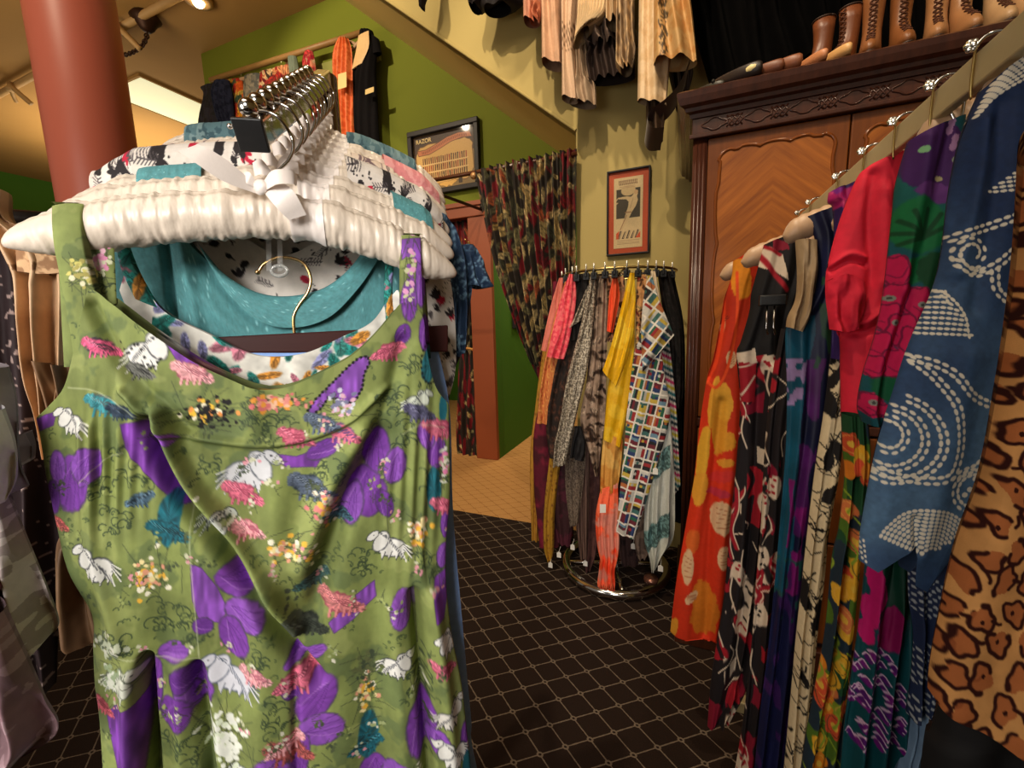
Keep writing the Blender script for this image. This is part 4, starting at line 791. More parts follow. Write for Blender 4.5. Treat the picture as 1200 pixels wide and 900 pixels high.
scarf('amber and gold sheer scarf below the yellow silk', .235, [(708, 505, 730, 515), (704, 545, 728, 540), (703, 585, 724, 572)], SILK, blobprint((206, 144, 66), [(220, 170, 90), (190, 110, 40)], 16, 7), nu=40)
cloth('scarf', PS(.24), [(704, 572), (724, 566)], fringe(700, 721, 683, 9, 12), [(704, 572), (698, 605), (700, 640), (703, 655), (700, 683)], [(724, 566), (725, 610), (726, 640), (721, 660), (721, 683)], CLOTH, blobprint((240, 84, 44), [(252, 112, 74), (226, 140, 120)], 18, 8), nu=90, nv=80, depth=.012, fold=pleats(3, .012), smooth=(1, 0, 1, 1), label='fringed bright orange scarf hanging lowest at the front of the rack', cat='scarf', group=gs)
papertag(bpy.data.objects['scarf'], PS(.29), 0, 0, 1, 1) if False else None
c_ = [o for o in bpy.data.objects if o.get('label', '').startswith('amber and gold')][0]
papertag(c_, PS(.285), 703, 591, 710, 601, slope=0)
scarf('tan scarf with red flowers right of the yellow silk', .24, [(747, 322, 759, 322), (745, 360, 760, 355), (745, 400, 756, 396), (742, 420, 752, 420)], CLOTH, leafprint((206, 150, 96), [(160, 60, 40), (226, 186, 120), (96, 60, 36)], 70, (.008, .018), 25), nu=50)
scarf('cream silk scarf end peeking out beside the flags scarf', .25, [(762, 318, 768, 318), (765, 340, 772, 340), (768, 356, 774, 354)], SILK, solid((226, 206, 176)), nu=16, nv=30)
scarf('striped teal, yellow and magenta scarf at the right of the flags', .19, [(772, 380, 782, 380), (776, 450, 792, 470), (782, 530, 797, 560), (787, 585, 797, 568)], SILK, stripes((222, 216, 204), [(30, 110, 120), (206, 190, 50), (200, 40, 110), (40, 60, 70)], .022, 62), nu=50, nv=110)
scarf('black lace scarf at the right end of the ring', .16, [(770, 318, 784, 318), (776, 360, 792, 350), (784, 400, 800, 388), (786, 450, 801, 450), (788, 478, 798, 478)], CLOTH, paisley((20, 17, 17), [(52, 44, 42), (36, 30, 30)], 44), nu=44)
scarf('plain black scarf hanging long against the wardrobe', .08, [(782, 320, 790, 322), (786, 400, 802, 390), (784, 500, 802, 500), (780, 610, 800, 612)], CLOTH, solid((17, 15, 16), 4), nu=40)
def whiteteal(X, Y, u, z):
    p = Paint(X, Y, (206, 206, 196)); a = X*.64+Y*.77
    m = ((np.sin((a)*.105) > .45) & (X < 785))[:, None]; p.C = np.where(m, np.array([96., 124, 122])*(0.8+.5*(vn(X*.6, Y*.6, 3) > .5))[:, None], p.C); return p.C
scarf('white silk scarf with grey teal bands below the flags', .225, [(764, 470, 784, 470), (760, 540, 789, 530), (756, 590, 791, 585), (755, 632, 789, 630), (761, 655, 776, 650), (763, 668, 767, 666)], SILK, whiteteal, nu=70, nv=160, fold=pleats(2.5, .016), tagpx=[(774, 666)])
scarf('white scarf printed with rows of small world flags', .25, [(758, 324, 764, 324), (752, 380, 772, 390), (743, 414, 779, 440), (735, 480, 785, 488), (731, 531, 769, 548), (725, 590, 755, 596), (722, 623, 743, 631)], CLOTH, flags(14, (10.5, 13.0), 3), nu=120, nv=330, fold=pleats(1.6, .008, seed=8), tagpx=[(768, 552)])
cloth('scarf', PS(.275), [(759, 323), (764, 323)], [(751, 385), (753, 436)], [(759, 323), (754, 350), (751, 385)], [(764, 323), (772, 350), (790, 393), (753, 436)], CLOTH, flags(38, (12.5, 14.5), 8), nu=130, nv=150, depth=.01, fold=pleats(1.3, .007), smooth=(1, 1, 1, 0), label='folded upper corner of the world flags scarf', cat='scarf', group=gs)
scarf('dark gauze scarf low in the middle behind the orange fringe', .0, [(724, 560, 752, 560), (722, 620, 752, 620), (728, 662, 748, 662)], CLOTH, blobprint((40, 26, 26), [(66, 44, 42)], 30), tagpx=[(742, 640)])
scarf('brown chiffon scarf behind the white silk one', .1, [(742, 600, 764, 600), (744, 640, 762, 640), (748, 655, 756, 654)], CLOTH, blobprint((104, 84, 72), [(140, 116, 100)], 30))
# clip hangers on the ring
clip0 = None; a8 = math.radians(8)
for k, x in enumerate((657, 668, 679, 685, 697, 706, 718, 728, 740, 751, 760, 768, 775, 783)):
    u = (x-721)/64.*.255; nn = math.sqrt(max(RR*RR-u*u, 0)); c = np.array([RC[0]+u, RC[1]-nn, ZK])
    if clip0 is None:
        t = thing('scarf_clip', 'small black clip hanger with a bright hook on the top ring of the scarf rack', 'clip', c, 'scarf clips on the ring')
        m = MB(); m.box(c+[-.013, -.012, -.042], c+[.013, .012, -.012]).box(c+[-.005, -.02, -.03], c+[.005, .02, -.004]); m.build('clip', BLACKP, t, bevel=.002)
        MB().tube(cr([c+[0, 0, -.012], c+[0, -.01, .006], c+[0, -.004, .02], c+[0, .008, .012]], 5), .0022, 6).tube([c+[0, -.008, -.005], c+[0, -.008, .026]], .003, 8).build('hook', plain('bright_nickel', (235, 232, 225), .25, .6), t, True); clip0 = t
    else:
        t = copytree(clip0); t.location = tuple(c)
# ================================================================== LEFT RACK
C0 = CAM+ray(318., 252.)*.43; TH = 44; L0 = Pl(C0, TH)
_h34 = math.radians(33.5); DA = np.array([-math.sin(_h34), math.cos(_h34), 0])*math.cos(.585)+np.array([0, 0, math.sin(.585)])
def LK(k): return Pl(C0+DA*k, TH)
# ---- the padded hangers
cpx = [(2, 285), (22, 279), (60, 274), (110, 266), (200, 255), (270, 252), (325, 252), (385, 262), (440, 279), (490, 300), (520, 313), (535, 320)]
cw = L0.px(np.array([p[0] for p in cpx], float), np.array([p[1] for p in cpx], float)); cw = resamp(cw, 260)
tt_ = np.linspace(0, 1, 260); RZ = .0225*np.clip(np.minimum(tt_/.13, (1-tt_)/.10), 0, 1)**.55+.0006; RZ *= 1-.12*np.exp(-((tt_-.6)/.03)**2)
NR = 36; V = []
for i in range(260):
    a = np.linspace(0, 2*math.pi, NR, endpoint=False)
    ru = .12*np.abs(vn(np.full(NR, tt_[i]*52), np.sin(a)*.9+1.1*np.cos(a), 3)-.5)*2-.04+.09*(vn(np.full(NR, tt_[i]*120), np.sin(a)*1.3, 9)-.5)
    seam = -.13*np.exp(-((a-1.05)/.10)**2)-.05*np.exp(-((a-1.05)/.25)**2)*(math.sin(i*1.1)*.5+.5)
    r = RZ[i]*(1+ru*min(1, 8*tt_[i])*min(1, 8*(1-tt_[i]))+seam)
    V.append(cw[i]+(r*np.sin(a))[:, None]*np.array([0, 0, 1.])+(r*.82*np.cos(a))[:, None]*L0.N)
Vh = np.vstack(V); Fh = quads(NR, 260, True)
h0 = thing('padded_hanger', 'foremost padded ivory satin hanger with white bow carrying the green print dress', 'hanger', C0, 'padded satin hangers on the left rack')
obj('padded_bar', Vh, Fh, SATIN, h0)
# centre band, bow, hook
def hang_pt(x, y, n=0.): return L0.px(np.array([float(x)]), np.array([float(y)]))[0]+L0.N*n
bi = [i for i in range(260) if .553 < tt_[i] < .635]; bandV = np.vstack([(Vh[i*NR:(i+1)*NR]-cw[i])*1.06+cw[i] for i in bi]); obj('centre_band', bandV, quads(NR, len(bi), True), RIBBON, h0)
bw = MB()
def rib(L, R, nl, nr=None, m=14):
    Lw = [hang_pt(*p, n) for p, n in zip(L, nl)]; Rw = [hang_pt(*p, n) for p, n in zip(R, nr or nl)]
    bw.strip(resamp(Lw, m), resamp(Rw, m))
rib([(308, 228), (280, 205), (255, 190), (243, 184)], [(310, 237), (275, 228), (246, 210), (227, 196)], (.024, .034, .036, .03), (.026, .04, .046, .04))
rib([(312, 226), (326, 214), (346, 213), (352, 216)], [(314, 234), (332, 232), (348, 230), (351, 229)], (.026, .036, .034, .026), (.026, .044, .04, .03))
rib([(318, 228), (335, 226), (350, 238), (362, 260)], [(314, 233), (322, 244), (334, 258), (343, 266)], (.026, .034, .036, .03))
rib([(308, 226), (300, 214), (290, 212)], [(309, 232), (296, 226), (284, 222)], (.026, .03, .024))
bw.build('ribbon_bow', RIBBON, h0, True)
kn = MB().ball(hang_pt(311, 229, .027), .0062, sc=(1.3, .8, 1.2)).build('bow_knot', RIBBON, h0, True)
hkp = [(313, 224), (313.5, 212), (316, 205), (326, 197), (337, 187), (343, 172), (340, 156), (329, 141), (316, 133), (302, 132), (291, 138), (280, 147), (271, 149)]
MB().tube(cr([hang_pt(*p, -.004+.006*(i > 6)) for i, p in enumerate(hkp)], 8), .0017, 10).ball(hang_pt(270, 149, .002), .0026).build('hook', CHROME, h0, True)
KS = [0, .05, .085, .13, .16, .19, .22, .25, .28, .31]
ORD = ['', 'second padded satin hanger, just behind the foremost one on the left rack', 'third padded satin hanger from the front, under the teal fabric', 'fourth padded satin hanger from the front, carrying the botanical print', 'fifth padded satin hanger from the front of the left rack', 'sixth padded satin hanger from the front of the left rack', 'seventh padded satin hanger from the front, inside the pink garment', 'eighth padded satin hanger from the front of the left rack', 'ninth padded satin hanger, next to last on the sloping arm', 'tenth and rearmost padded satin hanger on the sloping arm']
HG = [h0]
h1 = thing('padded_hanger', 'x', 'hanger', C0, 'padded satin hangers on the left rack')
for o_ in list(h0.children):
    if o_.name.split('.')[0] in ('padded_bar', 'centre_band', 'hook'): c_ = o_.copy(); COL.objects.link(c_); c_.parent = h1
bw = MB()
rib([(309, 226), (296, 212), (284, 214)], [(311, 234), (298, 232), (288, 232)], (.02, .024, .018), (.02, .028, .022)); rib([(313, 226), (326, 212), (340, 212)], [(313, 234), (328, 230), (342, 228)], (.02, .024, .016), (.02, .028, .02)); rib([(310, 230), (306, 244), (298, 252)], [(315, 231), (316, 246), (312, 254)], (.022, .026, .026)); rib([(312, 222), (318, 206), (330, 196)], [(316, 226), (330, 214), (342, 206)], (.012, .014, .01))
bw.build('ribbon_bow', RIBBON, h1, True)
for k in range(1, 10):
    h = copytree(h1); h['label'] = ORD[k]; h.location = tuple(C0+DA*KS[k]); h.rotation_euler = (0, 0, (RS.rand()-.5)*.05); HG.append(h)
for o_ in list(h1.children): bpy.data.objects.remove(o_)
bpy.data.objects.remove(h1)
# ---- the stand
SD = np.cross(DA, [0, 0, 1.]); SD /= np.linalg.norm(SD)
st = thing('garment_rack', 'chrome garment rack with a sloping ball-stop arm holding the padded hangers', 'rack', (C0[0], C0[1], 0))
A0 = hang_pt(298, 164, .012); AE = A0+DA*.46; up = np.cross(SD, DA); up = up if up[2] > 0 else -up
MB().obox((A0+AE)/2, SD*.011, DA*.23, up*.012).build('arm', CHROME, st, bevel=.002)
MB().obox(A0-DA*.002, SD*.0135, DA*.003, up*.0145).build('end_cap', BLACKP, st, bevel=.001)
for k in range(11): MB().ball(A0+up*.0205+DA*(.012+.031*k), .0088, 20, 14).tube([A0+up*.008+DA*(.012+.031*k), A0+up*.018+DA*(.012+.031*k)], .003, 8).build('ball_stop', CHROME, st, True)
MB().tube([AE+DA*.01, [AE[0]+DA[0]*.01, AE[1]+DA[1]*.01, .05]], .019, 16).build('post', CHROME, st, True)
for s in (1, -1):
    MB().tube([np.array([AE[0], AE[1], .05])-L0.N*.0, np.array([AE[0], AE[1], .03])+L0.U*.26*s], .014, 10).tube([np.array([AE[0], AE[1], .05]), np.array([AE[0], AE[1], .03])+L0.N*.26*s], .014, 10).build('base_leg', CHROME, st, True)
# ---- the green print dress
OLV = (126, 137, 76)
def dressprint(X, Y, u, z):
    p = Paint(X, Y, OLV); r = np.random.RandomState(5)
    p.C *= (.80+.34*fbm(X*.02, Y*.02, 2))[:, None]; p.C += ((fbm(X*.13, Y*.05, 6)-.5)*22)[:, None]*np.array([1., 1, .6]); m_ = np.clip((fbm(X*.035+5, Y*.03, 12, 4)-.56)*7, 0, .45)[:, None]; p.C = p.C*(1-m_)+np.array([72., 88, 58])*m_; m_ = np.clip((fbm(X*.03+50, Y*.026, 22, 4)-.6)*7, 0, .35)[:, None]; p.C = p.C*(1-m_)+np.array([164., 170, 104])*m_
    DK = (48, 58, 44)
    def curl(cx, cy, s, n=5, col=DK, a=.75):
        for k in range(n):
            x = cx+r.uniform(-s, s); y = cy+r.uniform(-s, s); a0 = r.uniform(0, 6.28); rr = r.uniform(.18, .4)*s; pts = []
            for t in np.linspace(0, 4.4, 9): pts.append((x+rr*(1-.1*t)*math.cos(a0+t)+t*.08*s, y+rr*(1-.1*t)*math.sin(a0+t)))
            p.line(pts, 1.5, col, a)
    for k in range(230): curl(r.uniform(40, 600), r.uniform(250, 1400), r.uniform(6, 13), 3, (64, 78, 48), .75)
    for (x, y, s) in ((200, 705, 20), (215, 860, 22), (235, 720, 16), (160, 540, 22), (145, 600, 16), (330, 815, 22), (350, 880, 20), (470, 500, 22), (505, 560, 14), (495, 660, 20), (480, 790, 18), (150, 735, 14), (300, 480, 16), (330, 500, 22), (250, 540, 14), (450, 470, 14), (120, 560, 14), (300, 760, 15), (420, 650, 14), (390, 540, 16), (485, 435, 18), (130, 330, 16)): curl(x, y, s, 17, (52, 66, 44), .85)
    V1 = (122, 62, 160); V2 = (136, 78, 176); V3 = (108, 54, 146)
    def petal(cx, cy, rx, ry, an, c=V1):
        p.ell(cx, cy, rx+1.2, ry+1.2, an, (74, 60, 88), .16, .12); p.ell(cx, cy, rx, ry, an, c, .2, .14, 1, .2)
        t_ = math.radians(an+(90 if ry > rx else 0)); L_ = max(rx, ry)*.85; W_ = min(rx, ry)
        for q in (-.5, -.2, .15, .45): p.line(cr([(cx-L_*math.cos(t_)*.9, cy-L_*math.sin(t_)*.9), (cx-W_*q*math.sin(t_), cy+W_*q*math.cos(t_)), (cx+L_*math.cos(t_)-W_*q*1.3*math.sin(t_), cy+L_*math.sin(t_)+W_*q*1.3*math.cos(t_))], 5), 1.1, (86, 40, 118) if q < .3 else (168, 116, 196), .55)
    def pp(pts, c=V1): p.poly(pts, c, 1, .45); p.line(pts+pts[:1], 1.2, (84, 60, 100), .7)
    # big purple flowers
    petal(92, 562, 25, 32, 8); petal(112, 540, 18, 22, 30, V2); petal(74, 545, 10, 20, 0, V2); petal(66, 580, 9, 20, 0, V3)
    pp([(153, 492), (181, 488), (205, 520), (232, 570), (238, 590), (215, 585), (180, 545), (158, 520)], V1); pp([(42, 492), (60, 484), (74, 480), (70, 496), (50, 504)], V1)
    pp([(231, 649), (243, 652), (260, 676), (272, 704), (262, 718), (240, 712), (233, 690)], V2); petal(281, 671, 23, 16, 18); petal(291, 707, 24, 15, 28, V2); petal(279, 732, 15, 24, -28); petal(244, 720, 11, 9, 0, V3)
    petal(211, 750, 18, 10, -8, V2); petal(188, 792, 9, 34, 4); petal(234, 790, 20, 26, -18, V2); petal(213, 817, 18, 20, 10); petal(222, 778, 14, 14, 0, V3)
    pp([(132, 826), (146, 808), (165, 799), (179, 799), (180, 840), (178, 884), (160, 892), (151, 897), (140, 860)], V1)
    petal(360, 752, 26, 8, -28, V2); petal(345, 790, 12, 10, 40, V3); petal(372, 800, 17, 32, 38); petal(378, 834, 26, 17, -14, V2); petal(353, 868, 10, 30, 12); petal(321, 884, 22, 26, 10, V2)
    petal(429, 571, 22, 26, 0); petal(412, 585, 12, 22, 14, V2); petal(449, 583, 9, 16, -20, V3)
    pp([(508, 672), (522, 664), (526, 690), (518, 716), (507, 716), (504, 690)], V1); petal(469, 703, 13, 21, 12, V2); petal(491, 836, 17, 32, 4); petal(510, 852, 12, 14, -20, V2); petal(439, 894, 17, 18, 0); petal(465, 892, 17, 20, 10, V2)
    petal(522, 612, 6, 16, 0); petal(519, 648, 8, 14, 10, V2); petal(544, 862, 7, 20, 0); petal(440, 524, 15, 24, 6); petal(461, 540, 12, 20, 12, V2); petal(510, 527, 11, 18, 0); petal(497, 507, 9, 16, -20, V2)
    pp([(386, 714), (410, 690), (438, 672), (440, 690), (415, 712), (392, 726)], V2); pp([(318, 524), (350, 528), (388, 516), (372, 540), (340, 540)], V1); petal(380, 520, 20, 9, -25, V3)
    pp([(195, 495), (215, 500), (222, 505), (214, 512), (196, 506)], V2); pp([(203, 398), (222, 405), (240, 425), (250, 440), (236, 438), (215, 418)], V1)
    fl = [(363, 477), (372, 464), (390, 446), (408, 428), (420, 418), (430, 416), (432, 424), (426, 436), (424, 452), (416, 466), (406, 470), (396, 464), (386, 462), (378, 474), (368, 482)]
    pp(fl, V2); p.dots(resamp(fl, 40, False), 1.7, (16, 14, 16))
    petal(478, 352, 9, 24, 4); petal(492, 330, 6, 30, 0, V2); pp([(468, 282), (492, 280), (492, 312), (478, 300), (470, 306)], V2); petal(497, 390, 8, 20, 0); petal(470, 392, 8, 12, 20, V3)
    for k in range(16): petal(r.uniform(100, 600), r.uniform(930, 1400), 16, 24, r.uniform(0, 90), V2)
    # ponies, birds and blossom clusters
    W = (222, 220, 214)
    def pony(cx, cy, s, fl=1, c=W, d=(52, 54, 62)):
        e = lambda x, y, rx, ry, an=0, cc=c: p.ell(cx+fl*x*s, cy+y*s, rx*s, ry*s, fl*an, cc, .12, .15)
        e(2, 2, 17, 12, 0, d); e(2, 2, 15.5, 10.5); e(-11, -6, 9, 14, 32, d); e(-11, -6, 7.8, 13, 32); e(-21, -13, 9, 5, -35, d); e(-21, -13, 8, 4, -35)
        for x in (-9, -1, 8, 14): p.poly([(cx+fl*(x-3.5)*s, cy+6*s), (cx+fl*(x+3.5)*s, cy+6*s), (cx+fl*(x-1)*s, cy+17*s)], c); p.line([(cx+fl*(x+3.4)*s, cy+7*s), (cx+fl*(x-1)*s, cy+17*s)], 1.1, d)
        for k in range(13): p.line(cr([(cx+fl*(-16+k*1.5)*s, cy+(-17+k*.9)*s), (cx+fl*(-6+k*1.6)*s, cy+(-14+k*1.7)*s), (cx+fl*(-1+k*1.7)*s, cy+(-4+k*1.9)*s)], 5), 1.25, d if k % 2 else c)
        e(-20, -14, .9, .8, 0, (40, 40, 44))
        for k in range(5): p.line([(cx+fl*16*s, cy+(-2+k)*s), (cx+fl*26*s, cy+(2+3*k)*s)], 1.4, d if k % 2 else c)
    pony(124, 652, 1.15); pony(456, 633, .95); pony(462, 766, .85, -1); pony(181, 412, 1.25, -1); pony(295, 546, 1.35, -1, (196, 196, 200), (80, 84, 92)); pony(276, 778, 1.3, 1, (206, 206, 214), (84, 92, 110)); pony(258, 602, .9, -1, (186, 190, 180)); pony(527, 745, .8, 1); pony(150, 780, 1.0, -1, (214, 216, 202), (96, 104, 90)); pony(95, 492, .9, 1, W); pony(486, 468, .7, -1, (200, 206, 190)); pony(528, 866, .9, 1); pony(300, 893, 1., 1, (190, 196, 190)); pony(523, 822, .8, -1, (210, 205, 196))
    p.dots([(152+3.6*k, 400+9*math.sin(k*.8)+2*k) for k in range(14)], 1.7, (16, 14, 16))
    def bird(cx, cy, s, c, d, fl=1, leg=True):
        e = lambda x, y, rx, ry, an, cc, sk=.5: p.ell(cx+fl*x*s, cy+y*s, rx*s, ry*s, fl*an, cc, .55, .2, 1, sk)
        e(0, 0, 16, 9, 14, d, 0); e(0, 0, 14.5, 7.8, 14, c); e(-14, -6, 6.5, 5, -30, c); e(15, 6, 9, 5, 20, c, .9)
        for k in range(4): p.line([(cx+fl*(k*3-4)*s, cy-3*s), (cx+fl*(8+k*3)*s, cy+5*s)], 1., d)
        for x in (-8, -2, 5, 10):
            if leg: p.line([(cx+fl*x*s, cy+5*s), (cx+fl*(x-1.5)*s, cy+12*s)], 2.2*s, c); p.line([(cx+fl*(x+1.3)*s, cy+6*s), (cx+fl*x*s, cy+12*s)], .9, d)
        for k in range(6): p.line([(cx-fl*(16-2.2*k)*s, cy+(-10+k)*s), (cx-fl*(9-2.4*k)*s, cy+(-4+1.2*k)*s)], 1., d if k % 2 else tuple(min(255, v+40) for v in c))
    TE = (28, 96, 110); PK = (206, 104, 128); PKL = (226, 160, 164); GRY = (92, 104, 124)
    p.ell(207, 600, 13, 30, 6, TE, .2, .12, 1, .6); bird(204, 612, 1.15, TE, (24, 48, 54)); p.ell(431, 852, 12, 28, 4, TE, .18, .12, 1, .6); bird(430, 862, .95, TE, (22, 50, 58), -1); p.ell(507, 570, 9, 26, 0, TE, .2, .12, 1, .5); p.ell(545, 895, 8, 22, 0, TE, .2); bird(176, 575, .8, (74, 100, 120), (36, 50, 60), -1); p.ell(518, 478, 5, 16, 0, TE, .2); p.ell(502, 425, 10, 22, 12, (36, 100, 110), .2, .12, 1, .6); p.dots([(502+11*math.cos(a), 425+23*math.sin(a)) for a in np.linspace(0, 6.2, 22)], 1.5, (16, 14, 16))
    for q in ((288, 568, 1.15, PK, (150, 60, 84), 1), (296, 607, .9, PKL, (170, 80, 104), 1), (398, 692, 1.25, (214, 130, 130), (150, 70, 84), 1), (352, 778, 1.2, PK, (120, 50, 70), -1), (340, 855, 1.3, (176, 90, 86), (100, 50, 50), 1), (121, 816, .95, (206, 96, 110), (140, 50, 60), 1), (348, 506, 1., PK, (150, 60, 84), 1), (70, 610, .75, (204, 100, 96), (120, 60, 60), 1), (232, 433, 1.15, PKL, (150, 80, 96), 1), (127, 405, 1.0, (216, 90, 130), (60, 50, 60), 1), (303, 770, .9, PKL, (170, 90, 110), 1), (455, 410, .95, PK, (150, 60, 84), -1), (513, 500, 1.1, PK, (150, 60, 84), 1), (520, 590, .9, PK, (150, 60, 84), 1), (515, 768, .8, PK, (150, 60, 84), 1), (400, 500, 1., PK, (90, 60, 110), 1), (340, 848, 1., PKL, (130, 60, 60), -1)): bird(*q)
    for q in ((366, 560, 1.3, GRY, (40, 50, 60), 1), (368, 668, .95, (60, 92, 90), (30, 50, 50), -1), (357, 712, 1.25, (60, 66, 56), (34, 40, 34), 1), (395, 595, .8, (70, 110, 124), (30, 50, 60), 1), (378, 490, 1.0, GRY, (50, 60, 80), 1), (488, 480, .9, (92, 90, 120), (50, 50, 70), 1), (172, 432, .9, (110, 110, 104), (30, 30, 30), 1), (132, 470, 1.1, (60, 140, 150), (80, 90, 90), 1), (152, 478, .8, (44, 60, 80), (30, 40, 50), 1)): bird(*q)
    def blossom(cx, cy, sx, sy, n=26, cols=((226, 208, 150), (222, 170, 60), (230, 224, 200), (214, 150, 120)), ink=(60, 66, 46), seed=0, pr=3.2):
        q = np.random.RandomState(int(cx*7+cy)+seed)
        for k in range(n//2): p.line([(cx+q.normal()*sx, cy+q.normal()*sy), (cx+q.normal()*sx, cy+q.normal()*sy)], 1.1, ink, .6)
        for k in range(n): p.ell(cx+q.normal()*sx*.62, cy+q.normal()*sy*.62, pr*q.uniform(.5, 1.2), pr*q.uniform(.5, 1.1), q.uniform(0, 180), cols[q.randint(len(cols))], .5, .3)
    blossom(186, 662, 17, 15, 46); blossom(342, 628, 18, 11, 40); blossom(380, 585, 14, 16, 40, cols=((230, 214, 190), (216, 150, 140), (222, 170, 70), (206, 120, 120))); blossom(490, 618, 10, 14, 34); blossom(430, 800, 12, 17, 40); blossom(250, 478, 22, 13, 60, cols=((226, 180, 60), (232, 222, 196), (20, 18, 18), (222, 140, 70), (20, 18, 18))); p.dots([(222+40*RS.rand()+16, 470+24*RS.rand()) for k in range(40)], 1.6, (16, 14, 16))
    blossom(330, 468, 24, 6, 60, cols=((222, 140, 130), (226, 180, 150), (224, 150, 60), (206, 110, 110))); blossom(268, 852, 18, 26, 90, cols=((224, 226, 214), (206, 214, 190), (216, 218, 208)), pr=4.2); blossom(135, 745, 18, 10, 50, cols=((206, 206, 190), (190, 196, 170), (90, 100, 80)), pr=3.6); blossom(143, 778, 14, 13, 40, cols=((214, 216, 202), (150, 166, 130))); blossom(105, 320, 12, 14, 40, cols=((220, 214, 180), (206, 196, 110), (170, 160, 90))); blossom(398, 470, 14, 10, 30, cols=((216, 170, 190), (206, 206, 220), (120, 120, 150)))
    blossom(122, 306, 8, 14, 34, cols=((222, 140, 176), (230, 180, 196), (214, 214, 180))); blossom(480, 325, 5, 30, 40, cols=((214, 150, 190), (120, 70, 150), (190, 190, 150))); blossom(520, 540, 5, 20, 24, cols=((214, 120, 160), (206, 206, 190))); blossom(345, 700, 8, 20, 20, cols=((70, 76, 60),)); blossom(430, 770, 14, 10, 26, cols=((90, 96, 60), (60, 70, 50)))
    for k in range(40): blossom(r.uniform(100, 600), r.uniform(930, 1400), 14, 14, 20)
    for k in range(90): x, y = r.uniform(60, 540), r.uniform(460, 920); blossom(x, y, r.uniform(4, 9), r.uniform(4, 9), 7, [((210, 206, 186), (150, 160, 110)), ((80, 90, 60), (64, 74, 52)), ((206, 140, 150), (190, 190, 160)), ((70, 82, 54), (150, 160, 96))][k % 4], seed=k, pr=2.2)
    # seams
    for s in ([(140, 752), (200, 757), (240, 757)], [(240, 757), (231, 640), (228, 590), (205, 540)], [(90, 452), (130, 458), (190, 500)], [(105, 560), (135, 532), (155, 524)], [(470, 505), (490, 495), (520, 500)]): p.line(cr(s), 1.6, (196, 200, 164), .5)
    p.line(cr([(150, 455), (190, 495), (250, 512), (330, 517), (400, 497), (452, 455)]), 2.4, (74, 86, 40), .8)
    return p.C
def dfold(S, T, X, Y):
    g = np.exp(-((Y-540)/60.)**2); low = np.clip((Y-520)/500, 0, 1)
    d = .0028*np.sin(X*.42+2*vn(X*.03, Y*.01, 4))*np.exp(-((X-140)/40.)**2)*g+.0026*np.sin(X*.45+Y*.02)*np.exp(-((X-490)/34.)**2)*np.exp(-((Y-560)/90.)**2)
    d += low*.012*np.sin(X*.030+.9+.004*Y)+low*.007*np.sin(X*.078+1.5*vn(X*.012, Y*.004, 8)*3)+.004*(fbm(X*.018, Y*.011, 5)-.5)
    return d
gd = thing('dress', 'olive green sleeveless dress printed with purple flowers, ponies and birds, foremost on the left rack', 'dress', hang_pt(300, 1000))
GP = Pl(L0.O+L0.N*.014, TH)
dl_ = [([(182, 490), (212, 560), (260, 625), (330, 725), (372, 775)], 9, -.016), ([(196, 480), (232, 555), (285, 620), (350, 715)], 9, .013), ([(446, 505), (410, 570), (385, 640), (372, 690)], 13, -.011), ([(425, 500), (390, 560), (355, 650)], 15, .009), ([(470, 400), (452, 470), (420, 560)], 9, -.006),
       ([(180, 757), (183, 830), (186, 905), (190, 1100)], 6, -.018), ([(164, 770), (163, 900), (158, 1100)], 12, .010), ([(236, 770), (246, 850), (254, 920), (262, 1100)], 8, -.014), ([(215, 770), (218, 900)], 14, .009), ([(484, 690), (492, 780), (500, 905), (510, 1100)], 7, -.018), ([(505, 690), (520, 800), (530, 905)], 10, .010), ([(460, 700), (465, 800), (470, 905)], 14, .008), ([(348, 756), (349, 830), (350, 905)], 5, -.005),
       ([(155, 455), (195, 492), (250, 508), (330, 513), (402, 492), (452, 452)], 5, .004), ([(120, 360), (160, 430), (200, 470), (230, 500)], 9, -.006), ([(300, 460), (300, 500)], 16, .004), ([(330, 560), (320, 700)], 22, .006), ([(110, 500), (120, 640), (150, 740)], 12, .006)]
dl_ = [(a, w*.95, c*1.5) for a, w, c in dl_]
cloth('bodice_and_skirt', GP, [(43, 491), (66, 472), (84, 452), (95, 420), (105, 380), (117, 342), (143, 357), (173, 380), (203, 401), (233, 421), (267, 438), (300, 451), (325, 453), (350, 447), (380, 433), (410, 417), (432, 398), (452, 376), (467, 357), (480, 358), (493, 372), (498, 410), (509, 452), (526, 474)], [(140, 1350), (380, 1375), (620, 1350)],
      [(43, 491), (49, 520), (55, 560), (66, 613), (81, 670), (108, 719), (110, 760), (112, 802), (121, 900), (140, 1350)], [(526, 474), (527, 530), (527, 583), (523, 635), (523, 685), (529, 741), (541, 802), (550, 881), (560, 960), (620, 1350)], CLOTH, dressprint, gd, nu=420, nv=760, depth=.022, bdepth=.010, fold=dfold, lines=dl_)
wrap = lambda S, T, X, Y: np.where(Y < 300, .013*np.sqrt(np.clip(1-((300-Y)/66.)**2, 0, 1))-.006, .007*np.clip((430-Y)/130, 0, 1))
cloth('strap', GP, [(61, 242), (80, 239), (98, 239)], [(90, 446), (108, 420), (124, 366)], [(61, 242), (68, 290), (76, 340), (84, 400), (90, 446)], [(98, 239), (104, 280), (112, 320), (124, 366)], CLOTH, dressprint, gd, nu=46, nv=170, depth=.003, back=False, fold=wrap)
cloth('strap', GP, [(469, 277), (481, 276), (493, 279)], [(468, 360), (482, 364), (496, 376)], [(469, 277), (468, 320), (468, 360)], [(493, 279), (494, 325), (496, 376)], CLOTH, dressprint, gd, nu=34, nv=90, depth=.003, back=False, fold=lambda S, T, X, Y: .008*np.sqrt(np.clip(1-np.clip((320-Y)/46., 0, 1)**2, 0, 1)))
